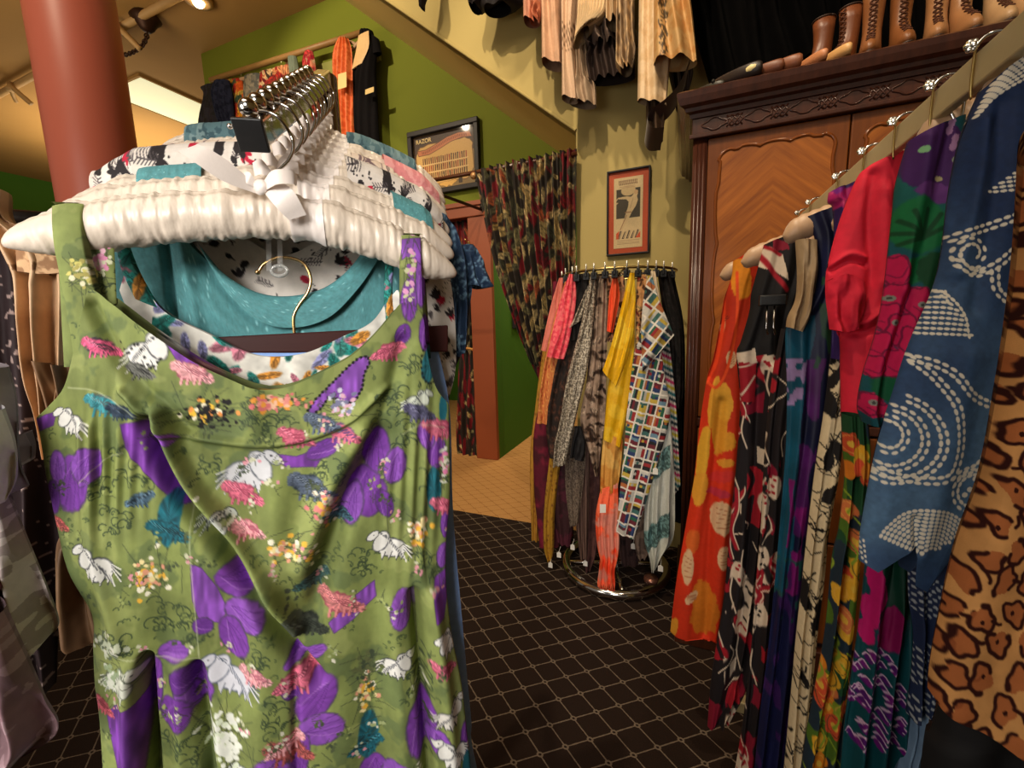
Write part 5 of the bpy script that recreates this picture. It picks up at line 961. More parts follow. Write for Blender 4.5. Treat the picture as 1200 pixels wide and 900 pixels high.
cloth('strap_lining', Pl(L0.O+L0.N*.006, TH), [(104, 288), (134, 291)], [(110, 362), (137, 356)], [(104, 288), (110, 362)], [(134, 291), (137, 356)], CLOTH, dressprint, gd, nu=40, nv=70, depth=.002, back=False)
BP = Pl(L0.O-L0.N*.024, TH)                                           # the straps run over the pad and down to the dress back
for a, b, y0, y1 in ((61, 98, 242, 430), (469, 493, 277, 420)):
    cloth('back_strap', BP, [(a+4, y0+2), (b+2, y0+2)], [(a+14, y1), (b+12, y1)], [(a+4, y0+2), (a+14, y1)], [(b+2, y0+2), (b+12, y1)], CLOTH, dressprint, gd, nu=16, nv=40, depth=.002, back=False)
    f0 = L0.px(np.array([a, b], float), np.array([y0, y0+1.])); MB().strip([f0[0]+L0.N*.016, f0[0]+[0, 0, .004], f0[0]-L0.N*.026], [f0[1]+L0.N*.016, f0[1]+[0, 0, .004], f0[1]-L0.N*.026]).build('strap_top', plain('olive_cloth', (112, 128, 60), .8), gd, True)
# ---- white floral sundress just behind
FW = leafprint((224, 220, 210), [(30, 126, 116), (40, 150, 140), (214, 130, 150), (150, 150, 200), (60, 140, 130), (222, 150, 60)], 130, (.007, .018), 31)
def wk(k, *pts): return [tuple(map(float, p)) for p in pts]
sd = thing('dress', 'white sundress with teal and pink flowers tucked behind the green dress neckline', 'dress', hang_pt(300, 1000, -.06))
P1 = LK(.012); P1 = Pl(C0-L0.N*.040, TH)
cloth('bodice', P1, [(118, 430), (152, 372), (170, 356), (187, 360), (213, 378), (247, 394), (287, 414), (320, 420), (360, 415), (400, 397), (437, 378), (460, 345), (470, 350), (500, 440)], [(190, 1150), (330, 1170), (500, 1150)], [(118, 430), (150, 600), (190, 1150)], [(500, 440), (490, 600), (500, 1150)], CLOTH, FW, sd, nu=200, nv=200, tpow=1.8, depth=.008, fold=pleats(3, .006))
cloth('neck_facing', Pl(C0-L0.N*.036, TH), [(150, 306), (187, 358), (213, 376), (247, 392), (287, 412), (320, 418), (360, 413), (400, 395), (437, 376), (460, 340)], [(140, 340), (170, 402), (210, 432), (258, 456), (312, 468), (365, 458), (412, 440), (450, 410), (466, 380)], [(150, 306), (140, 340)], [(460, 340), (466, 380)], CLOTH, FW, sd, nu=260, nv=44, depth=.005)
for L_, R_ in (([(135, 282), (142, 315), (158, 350)], [(150, 282), (164, 318), (188, 362)]), ([(452, 300), (450, 345), (452, 385)], [(462, 300), (460, 345), (464, 385)])):
    cloth('strap', Pl(C0-L0.N*.034, TH), [L_[0], R_[0]], [L_[-1], R_[-1]], L_, R_, CLOTH, FW, sd, nu=24, nv=90, depth=.003)
# ---- wooden trouser hanger clipped below, with light blue skirt
W0 = Pl(C0-L0.N*.052, TH); wh = thing('wooden_hanger', 'dark wooden clamp hanger with a gold hook, hung behind the green dress neckline', 'hanger', W0.px(np.array([380.]), np.array([400.]))[0])
def wp(x, y, n=0.): return W0.px(np.array([float(x)]), np.array([float(y)]))[0]+W0.N*n
a_, b_, c_, d_ = wp(196, 414), wp(524, 412), wp(524, 381), wp(196, 398)
MB().hexa([a_+W0.N*.007, b_+W0.N*.007, b_-W0.N*.007, a_-W0.N*.007, d_+W0.N*.007, c_+W0.N*.007, c_-W0.N*.007, d_-W0.N*.007]).build('clamp_bar', plain('polished_rosewood', (58, 20, 16), .5, 0, .2, 20, .03, 60, spec=.25, stretch=(1, 1, 8)), wh, bevel=.002)
gold = plain('pale_gold_wire', (214, 176, 120), .2, 1., .05, bump=0)
MB().tube(cr([wp(345, 392), wp(344, 372), wp(350, 358), wp(361, 342), wp(364, 326), wp(357, 310), wp(343, 303), wp(326, 302), wp(310, 309), wp(303, 318)], 8), .0019, 10).ball(wp(302, 319), .003).build('hook', gold, wh, True)
CLR = plain('clear_plastic', (235, 235, 232), .12, 0, .02, 1, 0, trans=.75)
MB().box((0, 0, 0), (0, 0, 0)) if False else None
lp = MB()
for x0, x1 in ((313, 319), (326, 332)): lp.strip([wp(x0, 250, .012), wp(x0, 318, .004)], [wp(x1, 250, .012), wp(x1, 318, .004)])
lp.tube([wp(328+9*math.cos(a), 318+6*math.sin(a), .004) for a in np.linspace(0, 6.28, 18, endpoint=False)], .0022, 6, closed=True); lp.build('hanger_loop', CLR, None, True, label='clear plastic loop hanging from the foremost padded hanger, holding the gold hook', cat='loop')
cloth('skirt', W0, [(215, 405), (512, 403)], [(170, 1250), (640, 1250)], [(215, 405), (200, 700), (170, 1250)], [(512, 403), (527, 480), (531, 600), (541, 720), (552, 840), (560, 905), (640, 1250)], CLOTH, solid((152, 188, 250), 6, .05), nu=90, nv=100, depth=.006, fold=pleats(3, .006), label='light blue skirt showing as a narrow strip beside the green dress', cat='skirt')
# ---- teal sparkling dress
P2 = Pl(C0-L0.N*.075, TH); td = thing('dress', 'teal glitter dress with a draped cowl neckline behind the padded hanger', 'dress', hang_pt(300, 1000, -.1))
TEAL = lambda X, Y, u, z: np.array([84., 144, 148])[None]*(.86+.28*(fbm(X*.5, Y*.5, 4)))[:, None]+(vn(X*1.6, Y*1.6, 6) > .93)[:, None]*60.  # pale speckles put the glitter's glints into the colour
cloth('bodice', P2, [(122, 300), (150, 262), (195, 258), (238, 300), (285, 342), (335, 356), (388, 344), (424, 310), (440, 262), (470, 262), (492, 300)], [(120, 1100), (330, 1130), (520, 1100)], [(122, 300), (126, 400), (130, 600), (120, 1100)], [(492, 300), (488, 400), (492, 600), (520, 1100)], SPARK, TEAL, td, nu=200, nv=220, depth=.012,
      fold=lambda S, T, X, Y: .004*(fbm(X*.02, Y*.01, 3)-.5), lines=[([(195, 265), (203, 330), (212, 400)], 5, -.008), ([(215, 275), (228, 340), (240, 400)], 8, .007), ([(240, 310), (300, 372), (350, 380), (410, 350), (432, 300)], 6, -.006), ([(225, 330), (290, 392), (380, 396)], 8, .005), ([(462, 280), (455, 400)], 6, -.006)])
cloth('cowl', Pl(C0-L0.N*.064, TH), [(232, 285), (262, 320), (300, 342), (338, 347), (378, 338), (408, 316), (432, 285)], [(240, 300), (270, 345), (306, 376), (345, 384), (386, 372), (420, 338), (446, 300)], [(232, 285), (240, 300)], [(432, 285), (446, 300)], SPARK, TEAL, td, nu=90, nv=30, depth=.012, curl=.5)
def shoulder(name, k, u0, u1, mat, paint, parent, drop=.06, rr=.0275, label=None, **kw):
    """cloth lying over the padded bar of hanger k between two fractions of its length, dropping front and back"""
    i0, i1 = int(u0*259), int(u1*259); ii = np.arange(i0, i1+1, 2); V = []; a = np.linspace(-.35, math.pi+.35, 22)
    X = []; Y = []
    for i in ii:
        c = cw[i]+DA*KS[k]; r = max(RZ[i], .012)*rr/.0225; ring_ = [c-np.array([0, 0, drop])+L0.N*r*.95]+[c+L0.N*math.cos(x)*r*.9+np.array([0, 0, 1])*math.sin(x)*r for x in a]+[c-np.array([0, 0, drop])-L0.N*r*.95]
        V += ring_; X += [i]*len(ring_); Y += list(range(len(ring_)))
    V = resampgrid(np.array(V).reshape(len(ii), len(a)+2, 3), 4, 8)
    nn, mm = V.shape[:2]; V = V.reshape(-1, 3); u = (V-C0)@L0.U; z = V[:, 2]+np.abs((V-C0-DA*KS[k])@L0.N)
    V = V+L0.N*((fbm(u*60, z*40, 3)-.5)*.004)[:, None]
    return obj(name, V, quads(mm, nn), mat, parent, paint(u*1000, z*1000, u, z), label=label, **kw)
def resampgrid(G, fu, fv):
    def up1(A, f):
        n = A.shape[0]; t = np.linspace(0, n-1, (n-1)*f+1); i = np.minimum(t.astype(int), n-2); w = (t-i)[:, None, None]; return A[i]*(1-w)+A[i+1]*w
    G = up1(G, fu); return up1(G.transpose(1, 0, 2), fv).transpose(1, 0, 2)
shoulder('shoulder', 2, .80, .93, SPARK, TEAL, td, .05, .03); shoulder('shoulder', 2, .18, .32, SPARK, TEAL, td, .03, .026)
# ---- white botanical print dress
def botan(sx=1.):
    def f(X, Y, u, z):
        p = Paint(u, z, (226, 216, 206)); r = np.random.RandomState(8); K = (38, 32, 34); RD = (190, 30, 60)
        x0, x1, z0, z1 = u.min(), u.max(), z.min(), z.max(); n = int(min(1300, 60+(x1-x0)*(z1-z0)*5000))
        for k in range(n):
            cx = r.uniform(x0, x1); cy = r.uniform(z0, z1); a = r.uniform(0, 6.28); s = r.uniform(.005, .0095); t = r.randint(4)
            if t == 0:
                for d in (-.6, 0, .6): p.ell(cx+s*.7*math.cos(a+d), cy+s*.7*math.sin(a+d), s*.8, s*.28, math.degrees(a+d), K if k % 7 else RD, .2)
            elif t == 1:
                for q in np.linspace(-1, 1, 7):
                    bx = cx+s*1.2*q*math.cos(a); by = cy+s*1.2*q*math.sin(a)
                    for e in (1.0, -1.0): p.line([(bx, by), (bx+s*.7*math.cos(a+e), by+s*.7*math.sin(a+e))], .0011, (84, 76, 78))
                p.line([(cx-s*1.3*math.cos(a), cy-s*1.3*math.sin(a)), (cx+s*1.3*math.cos(a), cy+s*1.3*math.sin(a))], .0011, (84, 76, 78))
            elif t == 2: p.ell(cx, cy, s*.7, s*.5, math.degrees(a), RD if k % 5 == 0 else K, .3); p.line([(cx, cy), (cx+s*1.4*math.cos(a), cy+s*1.4*math.sin(a))], .0011, K)
            else: p.dots([(cx+r.normal()*s*.6, cy+r.normal()*s*.6) for q in range(6)], .0011, K)
        return p.C
    return f
BOT = botan(); bd_ = thing('dress', 'white dress with black and red botanical sprigs over the fourth hanger', 'dress', hang_pt(300, 1000, -.12))
P3 = Pl(C0+DA*.12-L0.N*.01, TH)
shoulder('shoulder', 3, .03, .44, CLOTH, BOT, bd_, .07, .037); shoulder('shoulder', 3, .66, .97, CLOTH, BOT, bd_, .07, .037)
cloth('bodice', P3, [(118, 240), (160, 222), (210, 222), (250, 250), (330, 300), (400, 262), (440, 240), (480, 262), (522, 290)], [(140, 1000), (330, 1010), (530, 1000)], [(118, 240), (130, 400), (140, 1000)], [(522, 290), (532, 360), (534, 430), (522, 490), (512, 600), (530, 1000)], CLOTH, BOT, bd_, nu=240, nv=300, tpow=1.7, depth=.008, fold=pleats(3, .006))
cloth('back', Pl(C0+DA*.12-L0.N*.035, TH), [(120, 220), (250, 235), (330, 245), (420, 236), (500, 245)], [(200, 420), (330, 430), (500, 420)], [(120, 220), (200, 420)], [(500, 245), (500, 420)], CLOTH, BOT, bd_, nu=260, nv=150, depth=.006)
# ---- garments further back on the arm
LBOT = blobprint((226, 212, 198), [(236, 226, 214)], 40)
s4 = thing('blouse', 'cream blouse with thin grey line drawing on the fifth hanger', 'blouse', hang_pt(300, 700, -.15))
def linedraw(X, Y, u, z):
    p = Paint(u, z, (226, 206, 186)); r = np.random.RandomState(3)
    for k in range(60):
        cx = r.uniform(u.min(), u.max()); cy = r.uniform(z.min(), z.max()); p.line(cr([(cx+r.normal()*.012, cy+r.normal()*.009) for q in range(5)], 6), .0013, (120, 96, 100))
    return p.C
shoulder('shoulder', 5, .06, .44, CLOTH, linedraw, s4, .06); shoulder('shoulder', 5, .66, .80, CLOTH, linedraw, s4, .06)
cloth('body', LK(.17), [(160, 230), (300, 225), (480, 250)], [(170, 900), (330, 905), (500, 900)], [(160, 230), (170, 900)], [(480, 250), (500, 900)], CLOTH, linedraw, s4, nu=50, nv=60, depth=.01)
pkd = thing('jacket', 'pink tweed jacket, its right shoulder showing above the white print dress', 'jacket', hang_pt(400, 700, -.2)); PKT = blobprint((222, 140, 142), [(236, 166, 164)], 160, 4)
shoulder('shoulder', 6, .76, .97, PLUSH, PKT, pkd, .07, .033); cloth('body', LK(.215), [(330, 230), (470, 240), (508, 262)], [(340, 900), (500, 900)], [(330, 230), (340, 900)], [(508, 262), (506, 500), (500, 900)], PLUSH, PKT, pkd, nu=40, nv=60, depth=.01)
tk = thing('sweater', 'grey teal knit sweater rearmost on the sloping arm', 'sweater', hang_pt(300, 700, -.28)); TKC = blobprint((88, 116, 122), [(120, 144, 146), (64, 88, 96)], 140, 5)
shoulder('shoulder', 8, .12, .46, PLUSH, TKC, tk, .08, .033); shoulder('shoulder', 8, .62, .88, PLUSH, TKC, tk, .08, .033); cloth('body', LK(.275), [(200, 200), (330, 190), (480, 235)], [(210, 800), (495, 800)], [(200, 200), (210, 800)], [(480, 235), (495, 800)], PLUSH, TKC, tk, nu=40, nv=50, depth=.012)
# ---- indigo batik jacket with flared sleeve
IND = lambda X, Y, u, z: (lambda m: np.array([30., 48, 72])*(1-m)+np.array([98., 126, 146])*m)((np.clip((vn(X*.5+Y*.2, Y*.35-X*.1, 5)-.52)*5, 0, 1)*np.clip((fbm(X*.05, Y*.05, 7)-.35)*6, 0, 1))[:, None])
ij = thing('jacket', 'indigo batik jacket with a flared short sleeve at the right side of the left rack', 'jacket', hang_pt(500, 700, -.2)); PI_ = LK(.19)
cloth('body', PI_, [(440, 232), (478, 232), (505, 248), (522, 262)], [(470, 640), (505, 640)], [(440, 232), (450, 400), (470, 640)], [(522, 262), (540, 300), (548, 350), (546, 395), (536, 425), (515, 470), (505, 640)], CLOTH, IND, ij, nu=80, nv=140, depth=.02, fold=pleats(2, .012))
cloth('sleeve', Pl(PI_.O+L0.N*.025, TH), [(500, 248), (522, 258), (541, 290)], [(524, 412), (534, 418), (545, 405)], [(500, 248), (512, 310), (520, 360), (524, 412)], [(541, 290), (552, 320), (550, 360), (545, 405)], CLOTH, IND, ij, nu=60, nv=90, depth=.02, fold=pleats(2, .012, seed=3))
cloth('cuff_flare', Pl(PI_.O+L0.N*.03, TH), [(538, 288), (552, 290), (560, 300)], [(548, 334), (562, 338), (578, 336)], [(538, 288), (545, 312), (548, 334)], [(560, 300), (569, 316), (578, 336)], CLOTH, IND, ij, nu=40, nv=50, depth=.018, fold=pleats(1.5, .006))
# ================================================================== CLOTHES AT THE FAR LEFT
gl = 'clothes at the far left of the shop'
QL = lambda d: Pl(CAM+CF*d, 22.75+30)
lr = thing('garment_rack', 'dark garment rack behind the slips at the far left', 'rack', onpl(np.array([30.]), np.array([800.]), CAM+CF*.8, CF)[0]*[1, 1, 0]+[0, 0, 0])
ra, rb = QL(.86).px(np.array([-260.]), np.array([262.]))[0], QL(.86).px(np.array([150.]), np.array([262.]))[0]; rb[2] = ra[2] = min(ra[2], rb[2])+.02
MB().tube([ra, rb], .011, 10).build('rail', plain('black_iron', (30, 22, 18)), lr, True)
for q in (ra, rb): MB().tube([q, [q[0], q[1], .0]], .012, 10).build('post', plain('black_iron', (30, 22, 18)), lr, True)
def left(name, d, rws, mat, paint, label, cat, **k):
    k.setdefault('fold', pleats(2.5, .012, grow=.6)); k.setdefault('nu', 60); k.setdefault('nv', 110); k.setdefault('depth', .02)
    return cloth(name, QL(d), mat=mat, paint=paint, label=label, cat=cat, group=gl, **rows(rws), **k)
SPK = lambda X, Y, u, z: np.where((vn(u*230, z*230, 5) > .8)[:, None], np.array([150., 128, 122]), np.array([40., 26, 28]))
BEI = blobprint((190, 150, 112), [(206, 168, 130)], 14)
left('dress', .80, [(-60, 270, 12, 285), (-70, 300, 25, 310), (-60, 400, 42, 400), (-50, 500, 62, 500), (-40, 640, 70, 640), (-20, 740, 68, 745), (0, 800, 66, 800)], CLOTH, SPK, 'dark brown dress speckled with tiny white flowers at the far left', 'dress', nu=150, nv=260)
sl_ = left('slip', .76, [(-20, 226, 10, 226), (-8, 250, 18, 262), (0, 280, 92, 285), (14, 320, 96, 320), (18, 340, 98, 345), (30, 430, 96, 430), (48, 480, 78, 490), (60, 530, 78, 540)], SILK, lambda X, Y, u, z: np.where((np.abs(Y-316) < 4)[:, None] & (np.sin(X*.7) > -.4)[:, None], np.array([120., 84, 54]), BEI(X, Y, u, z)), 'beige satin slip with a lace trimmed top left of the green dress', 'slip', nu=90, nv=150)
cloth('lace_edge', Pl(QL(.76).O+QL(.76).N*.02, 52.75), [(18, 292), (55, 295), (90, 292)], [(20, 318), (55, 322), (92, 318)], [(18, 292), (20, 318)], [(90, 292), (92, 318)], CLOTH, blobprint((206, 166, 124), [(150, 110, 76)], 150), parent=sl_, nu=60, nv=20, depth=.008)
left('slip', .72, [(78, 500, 130, 500), (84, 520, 150, 520), (92, 600, 180, 600), (66, 640, 190, 640), (70, 735, 190, 735), (75, 748, 190, 746)], SILK, blobprint((92, 66, 44), [(112, 84, 58)], 14), 'brown satin half slip hanging behind the green dress side', 'slip')
left('slip', .745, [(40, 420, 95, 430), (60, 480, 110, 500), (75, 560, 120, 560), (84, 640, 130, 640), (90, 700, 140, 700)], SILK, blobprint((112, 80, 52), [(134, 98, 66)], 14), 'bronze coloured satin slip below the beige one', 'slip')
left('sleeve', .62, [(-60, 420, 8, 430), (-60, 480, 18, 470), (-60, 540, 22, 540), (-60, 575, 33, 570)], CLOTH, blobprint((150, 138, 142), [(172, 160, 164)], 30), 'sheer lilac grey sleeve at the left edge', 'garment')
left('blouse', .58, [(-60, 470, 2, 480), (-60, 520, 16, 520), (-60, 570, 18, 560), (-60, 590, 6, 588)], CLOTH, blobprint((206, 200, 200), [(224, 220, 220)], 20), 'white cotton blouse hem at the left edge', 'blouse')
left('lace_collar', .66, [(20, 510, 30, 508), (16, 530, 37, 524), (16, 545, 36, 540)], CLOTH, blobprint((190, 172, 170), [(150, 130, 130)], 120), 'small strip of white lace edging beside the speckled dress', 'lace', nu=30, nv=30)
LACE = lambda X, Y, u, z: np.where((vn(u*210, z*210, 4) > .45)[:, None], np.array([200., 188, 182]), np.array([158., 144, 140]))
left('lace_skirt', .60, [(-60, 585, 8, 578), (-60, 640, 30, 630), (-60, 690, 55, 690), (-40, 740, 68, 728), (-10, 770, 62, 742), (20, 752, 40, 752)], CLOTH, LACE, 'white lace skirt tier at the left edge above the mauve one', 'skirt', nu=220, nv=260)
left('sash', .585, [(-60, 660, 8, 660), (-60, 690, 20, 690), (-60, 715, 14, 715)], CLOTH, lambda X, Y, u, z: np.where((np.abs(Y-697) < 4)[:, None], np.array([200., 190, 186]), np.array([86., 26, 44])), 'maroon sash with a white stripe at the left edge', 'sash', nu=24, nv=30)
MAU = lambda X, Y, u, z: np.where((vn(u*200, z*200, 9)*.5+.5*vn(u*60, z*60, 19) > .62)[:, None], np.array([160., 132, 138]), np.array([136., 106, 112])*(.8+.4*fbm(u*40, z*40, 2))[:, None])
left('lace_skirt', .55, [(-80, 700, 4, 715), (-80, 760, 30, 770), (-80, 820, 52, 820), (-80, 862, 66, 860), (-80, 910, 0, 902)], CLOTH, MAU, 'mauve lace skirt hanging lowest at the left edge', 'skirt', nu=240, nv=220)
# ================================================================== RIGHT RACK
XRAIL, ZRAIL = .277, 1.55
rr_ = thing('garment_rack', 'champagne flat bar garment rack running past the wardrobe, full of bright dresses', 'rack', (XRAIL, .85, 0))
BARM = plain('champagne_metal', (196, 180, 138), .45, .3, .1, 20, .08, 90)
MB().box((XRAIL-.006, -.15, ZRAIL-.018), (XRAIL+.006, 1.43, ZRAIL+.016)).build('bar', BARM, rr_, bevel=.002)
for y in (-.14, 1.41):
    MB().box((XRAIL-.012, y-.012, .04), (XRAIL+.012, y+.012, ZRAIL-.018)).build('post', BARM, rr_, bevel=.003); MB().box((XRAIL-.1, y-.02, 0), (XRAIL+.22, y+.02, .04)).build('foot', BARM, rr_, bevel=.004)
CRY = plain('faceted_crystal', (226, 220, 210), .12, .85, .2, 120, .6, 150)
def rhang(label, px, py, Y, hookY, xr, r=.024, kind='hook'):
    q = onY(float(px), float(py), Y); t = thing('padded_hanger', label, 'hanger', (XRAIL, Y, q[2]), 'cream padded hangers on the right rack')
    m = [q, q+[.05, 0, .018], q+[.1, 0, .028], [max(xr, q[0]+.14), Y, q[2]+.02], [max(xr, q[0]+.14)+.05, Y, q[2]-.01]]
    P_ = resamp([tuple(v) for v in m], 50); tt = np.linspace(0, 1, 50); rr = r*np.sqrt(np.clip(1-np.clip(1-np.minimum(tt/.09, (1-tt)/.09), 0, 1)**2, .0006, 1)); V = []
    for i in range(50):
        a = np.linspace(0, 2*math.pi, 18, endpoint=False); k = rr[i]*(1+.06*np.sin(i*2.1+3*np.sin(a))); V.append(P_[i]+np.c_[0*a, k*np.cos(a)*.8, k*np.sin(a)])
    obj('padded_bar', np.vstack(V), quads(18, 50, True), CREAMPAD, t)
    hz = ZRAIL+.020; c = np.array([XRAIL, hookY, 0])
    hk = [[XRAIL+.004, hookY, q[2]+.03], [XRAIL+.016, hookY, ZRAIL-.03], [XRAIL+.018, hookY, hz-.01], [XRAIL+.01, hookY, hz+.006], [XRAIL-.004, hookY, hz+.006], [XRAIL-.013, hookY, hz-.004]]
    MB().tube(cr(hk, 6), .0019, 8).build('hook', CHROME, t, True)
    MB().tube(cr([[XRAIL-.009, hookY+.006, hz+.003], [XRAIL-.009, hookY+.007, ZRAIL-.01], [XRAIL-.007, hookY+.008, ZRAIL-.03]], 5), .0012, 6).build('chain_guard', BRASS, t, True)
    b = MB()
    for k in range(7):
        a = 2*math.pi*k/6; b.ball([XRAIL-.014+(.0033*math.cos(a) if k else 0), hookY+(.002 if k else 0), hz+(.0033*math.sin(a) if k else 0)], .0034, 8, 6)
    b.build('crystal_ball', CRY, t); return t
rhang('padded hanger inside the indigo batik robe, nearest crystal hook', 1140, 128, .62, .62, .36); rhang('padded hanger inside the purple and green floral blouse', 1072, 168, .72, .70, .38)
rhang('padded hanger inside the coral blouse', 1016, 212, .87, .80, .40); rhang('padded hanger with its rounded end showing beside the purple shoulder', 974, 262, .93, .915, .40)
rhang('padded hanger holding the navy dress, its round end pointing to the wardrobe', 917, 276, .985, 1.05, .40); rhang('padded hanger under the red and white strap', 868, 307, 1.15, 1.25, .42); rhang('padded hanger in the orange floral dress, farthest from the viewer', 843, 323, 1.245, 1.36, .42)
gr = 'dresses on the right rack'
def right(name, Y, rws, mat, paint, label, cat='dress', **k):
    k.setdefault('nu', 60); k.setdefault('nv', 160); k.setdefault('depth', .02); k.setdefault('fold', pleats(2.2, .010, grow=.5, seed=int(Y*100)))
    return cloth(name, PY(Y), mat=mat, paint=paint, label=label, cat=cat, group=gr, **rows(rws), **k)
# orange dress
def orangep(X, Y, u, z):
    p = Paint(X, Y, (190, 44, 12)); p.C *= (.85+.3*fbm(X*.02, Y*.015, 2))[:, None]
    for (x, y, rx, ry, an, c) in ((868, 330, 12, 22, 0, (214, 130, 24)), (866, 312, 12, 8, 0, (216, 132, 26)), (836, 470, 6, 30, 8, (206, 142, 40)), (843, 500, 9, 34, 4, (204, 136, 34)), (848, 470, 10, 22, 0, (210, 150, 44)), (824, 530, 7, 34, 8, (206, 150, 40)), (820, 570, 9, 20, 8, (206, 140, 40)), (850, 515, 12, 12, 0, (208, 140, 36)), (812, 630, 8, 14, 10, (200, 90, 30)), (846, 556, 16, 7, -10, (196, 46, 40)), (842, 575, 14, 5, 10, (176, 40, 60)), (826, 715, 17, 26, 0, (198, 108, 22)), (822, 695, 12, 18, 0, (202, 112, 24)), (788, 735, 5, 16, 20, (206, 140, 40)), (850, 540, 10, 5, 0, (210, 140, 40))): p.ell(x, y, rx, ry, an, c, .35, .1)
    for (x, y, rx, ry, an) in ((846, 604, 14, 20, -10), (806, 660, 7, 20, 4), (848, 650, 8, 14, 0), (810, 695, 9, 5, -40), (846, 376, 4, 14, 0), (856, 420, 6, 10, 0)):
        p.ell(x, y, rx, ry, an, (206, 166, 126), .2, .1)
        for q in range(5): p.line([(x-rx*.5, y+ry*(-.6+.28*q)), (x+rx*.6, y+ry*(-.4+.24*q))], 1., (176, 116, 80))
    for q in range(9): p.line([(843+.2*q, 380), (838+q*2.0, 362+q*1.2)], 1., (110, 26, 14))
    p.line(cr([(847, 326), (848, 370), (840, 420), (829, 446)]), 4, (216, 60, 20)); p.line(cr([(863, 320), (862, 380), (852, 430), (840, 452), (829, 448)]), 3.4, (222, 74, 26))
    return p.C
right('dress', 1.22, [(859, 306, 905, 282), (857, 325, 895, 320), (849, 350, 890, 345), (843, 385, 880, 385), (836, 420, 872, 420), (828, 446, 870, 446), (820, 498, 872, 498), (814, 555, 870, 555), (806, 602, 864, 602), (793, 678, 852, 691), (786, 735, 842, 745), (786, 740, 842, 750)], CLOTH, orangep, 'orange sleeveless dress with yellow and white flowers, farthest on the right rack', nu=90, nv=300, fold=pleats(1.2, .007), lines=[([(848, 330), (846, 380), (832, 440)], 5, -.012), ([(845, 470), (833, 600), (826, 740)], 5, -.010)])
# black, red and white print dresses
def bwr(seed, topblack=None):
    def f(X, Y, u, z):
        p = Paint(X, Y, (24, 17, 20)); r = np.random.RandomState(seed); R_ = (150, 18, 34); W = (206, 186, 164); x0, x1, y0, y1 = X.min(), X.max(), Y.min(), Y.max(); xc = lambda y: float(np.interp(y, [300, 500, 700, 900], [900, 893, 873, 858]))
        y = y0
        while y < y1:
            c = [R_, (124, 14, 40), R_, (24, 17, 20), W][r.randint(5)]; hgt = r.uniform(14, 46); x = xc(y)+r.uniform(-34, 24)
            p.poly([(x-8, y), (x+r.uniform(6, 20), y+r.uniform(-8, 8)), (x+r.uniform(0, 16), y+hgt), (x-r.uniform(4, 18), y+hgt+4)], c); y += r.uniform(9, 22)
        for k in range(34):
            y = r.uniform(y0, y1); x = xc(y)+r.uniform(-36, 30); a = r.uniform(0, 6.28); L = r.uniform(30, 80); pts = cr([(x, y), (x+9*math.cos(a)+3, y+L*.35), (x+9*math.cos(a+2), y+L*.7), (x-6+6*math.cos(a+4), y+L)]); p.line(pts, r.uniform(3, 8), [(24, 17, 20), R_, (24, 17, 20)][k % 3]); p.line(pts+[2.5, 0], 1.4, W if k % 3 else (20, 16, 18))
        for k in range(14):
            y = r.uniform(y0, y1); x = xc(y)+r.uniform(-30, 26); p.ell(x, y, 8, 14, 10, W, .1); 
            for q in range(7): p.dots([(x+r.normal()*4, y+r.normal()*7)], 1.7, R_ if k % 2 else (20, 16, 18))
        for k in range(10): y = r.uniform(y0+80, y1); x = xc(y)+r.uniform(-26, 22); p.ell(x, y, 7, 20, r.uniform(-30, 30), (24, 17, 20)); p.line(cr([(x-6, y-18), (x-8, y), (x-2, y+19)]), 1.8, W)
        if topblack: topblack(p, X, Y, W, R_)
        return p.C
    return f
def tb(p, X, Y, W, R_):
    p.poly([(860, 300), (960, 290), (960, 412), (900, 415), (860, 418)], (17, 14, 16)); p.poly([(878, 296), (900, 290), (915, 300), (922, 330), (905, 318), (895, 316), (884, 310)], W); p.line([(886, 294), (904, 320), (920, 340)], 6, R_); p.line([(894, 289), (912, 300)], 4, R_)
    p.poly([(862, 414), (884, 408), (886, 424), (866, 432)], W); p.poly([(865, 424), (886, 424), (884, 470), (868, 470)], R_); p.line([(868, 462), (884, 440)], 2.4, W); p.line([(866, 430), (886, 424)], 2, W)
right('dress', 1.13, [(895, 287, 945, 268), (886, 322, 942, 315), (880, 345, 935, 340), (878, 365, 930, 360), (868, 400, 925, 400), (863, 416, 925, 415), (867, 470, 922, 470), (863, 540, 912, 540), (856, 610, 905, 610), (848, 700, 895, 700), (834, 790, 880, 790), (829, 850, 855, 842)], CLOTH, bwr(4, tb), 'black dress with red and white abstract print, next to the orange dress', nu=110, nv=360, lines=[([(890, 430), (880, 600), (862, 800)], 5, -.012), ([(905, 430), (893, 600), (880, 760)], 5, .01)])
cl = thing('clip_hanger', 'black clip with metal hook holding a strap inside the black print dress', 'clip', onY(903., 360., 1.09)); q = onY(903., 352., 1.085)
MB().box(q+[-.022, -.008, -.012], q+[.03, .008, .012]).build('clip', BLACKP, cl, bevel=.003)
for dx in (-.006, .008): MB().tube([q+[dx, 0, -.01], q+[dx, -.004, -.06], q+[dx+.004, -.004, -.075]], .002, 6).build('wire', CHROME, cl, True)
right('dress', 1.06, [(915, 385, 945, 385), (905, 440, 940, 440), (898, 500, 932, 500), (894, 560, 930, 560), (892, 610, 928, 610), (886, 680, 922, 680), (880, 760, 916, 760), (871, 840, 906, 840), (860, 910, 900, 910)], CLOTH, bwr(9), 'crimson, black and white print dress between the black print and the navy dress', nu=80, nv=320)
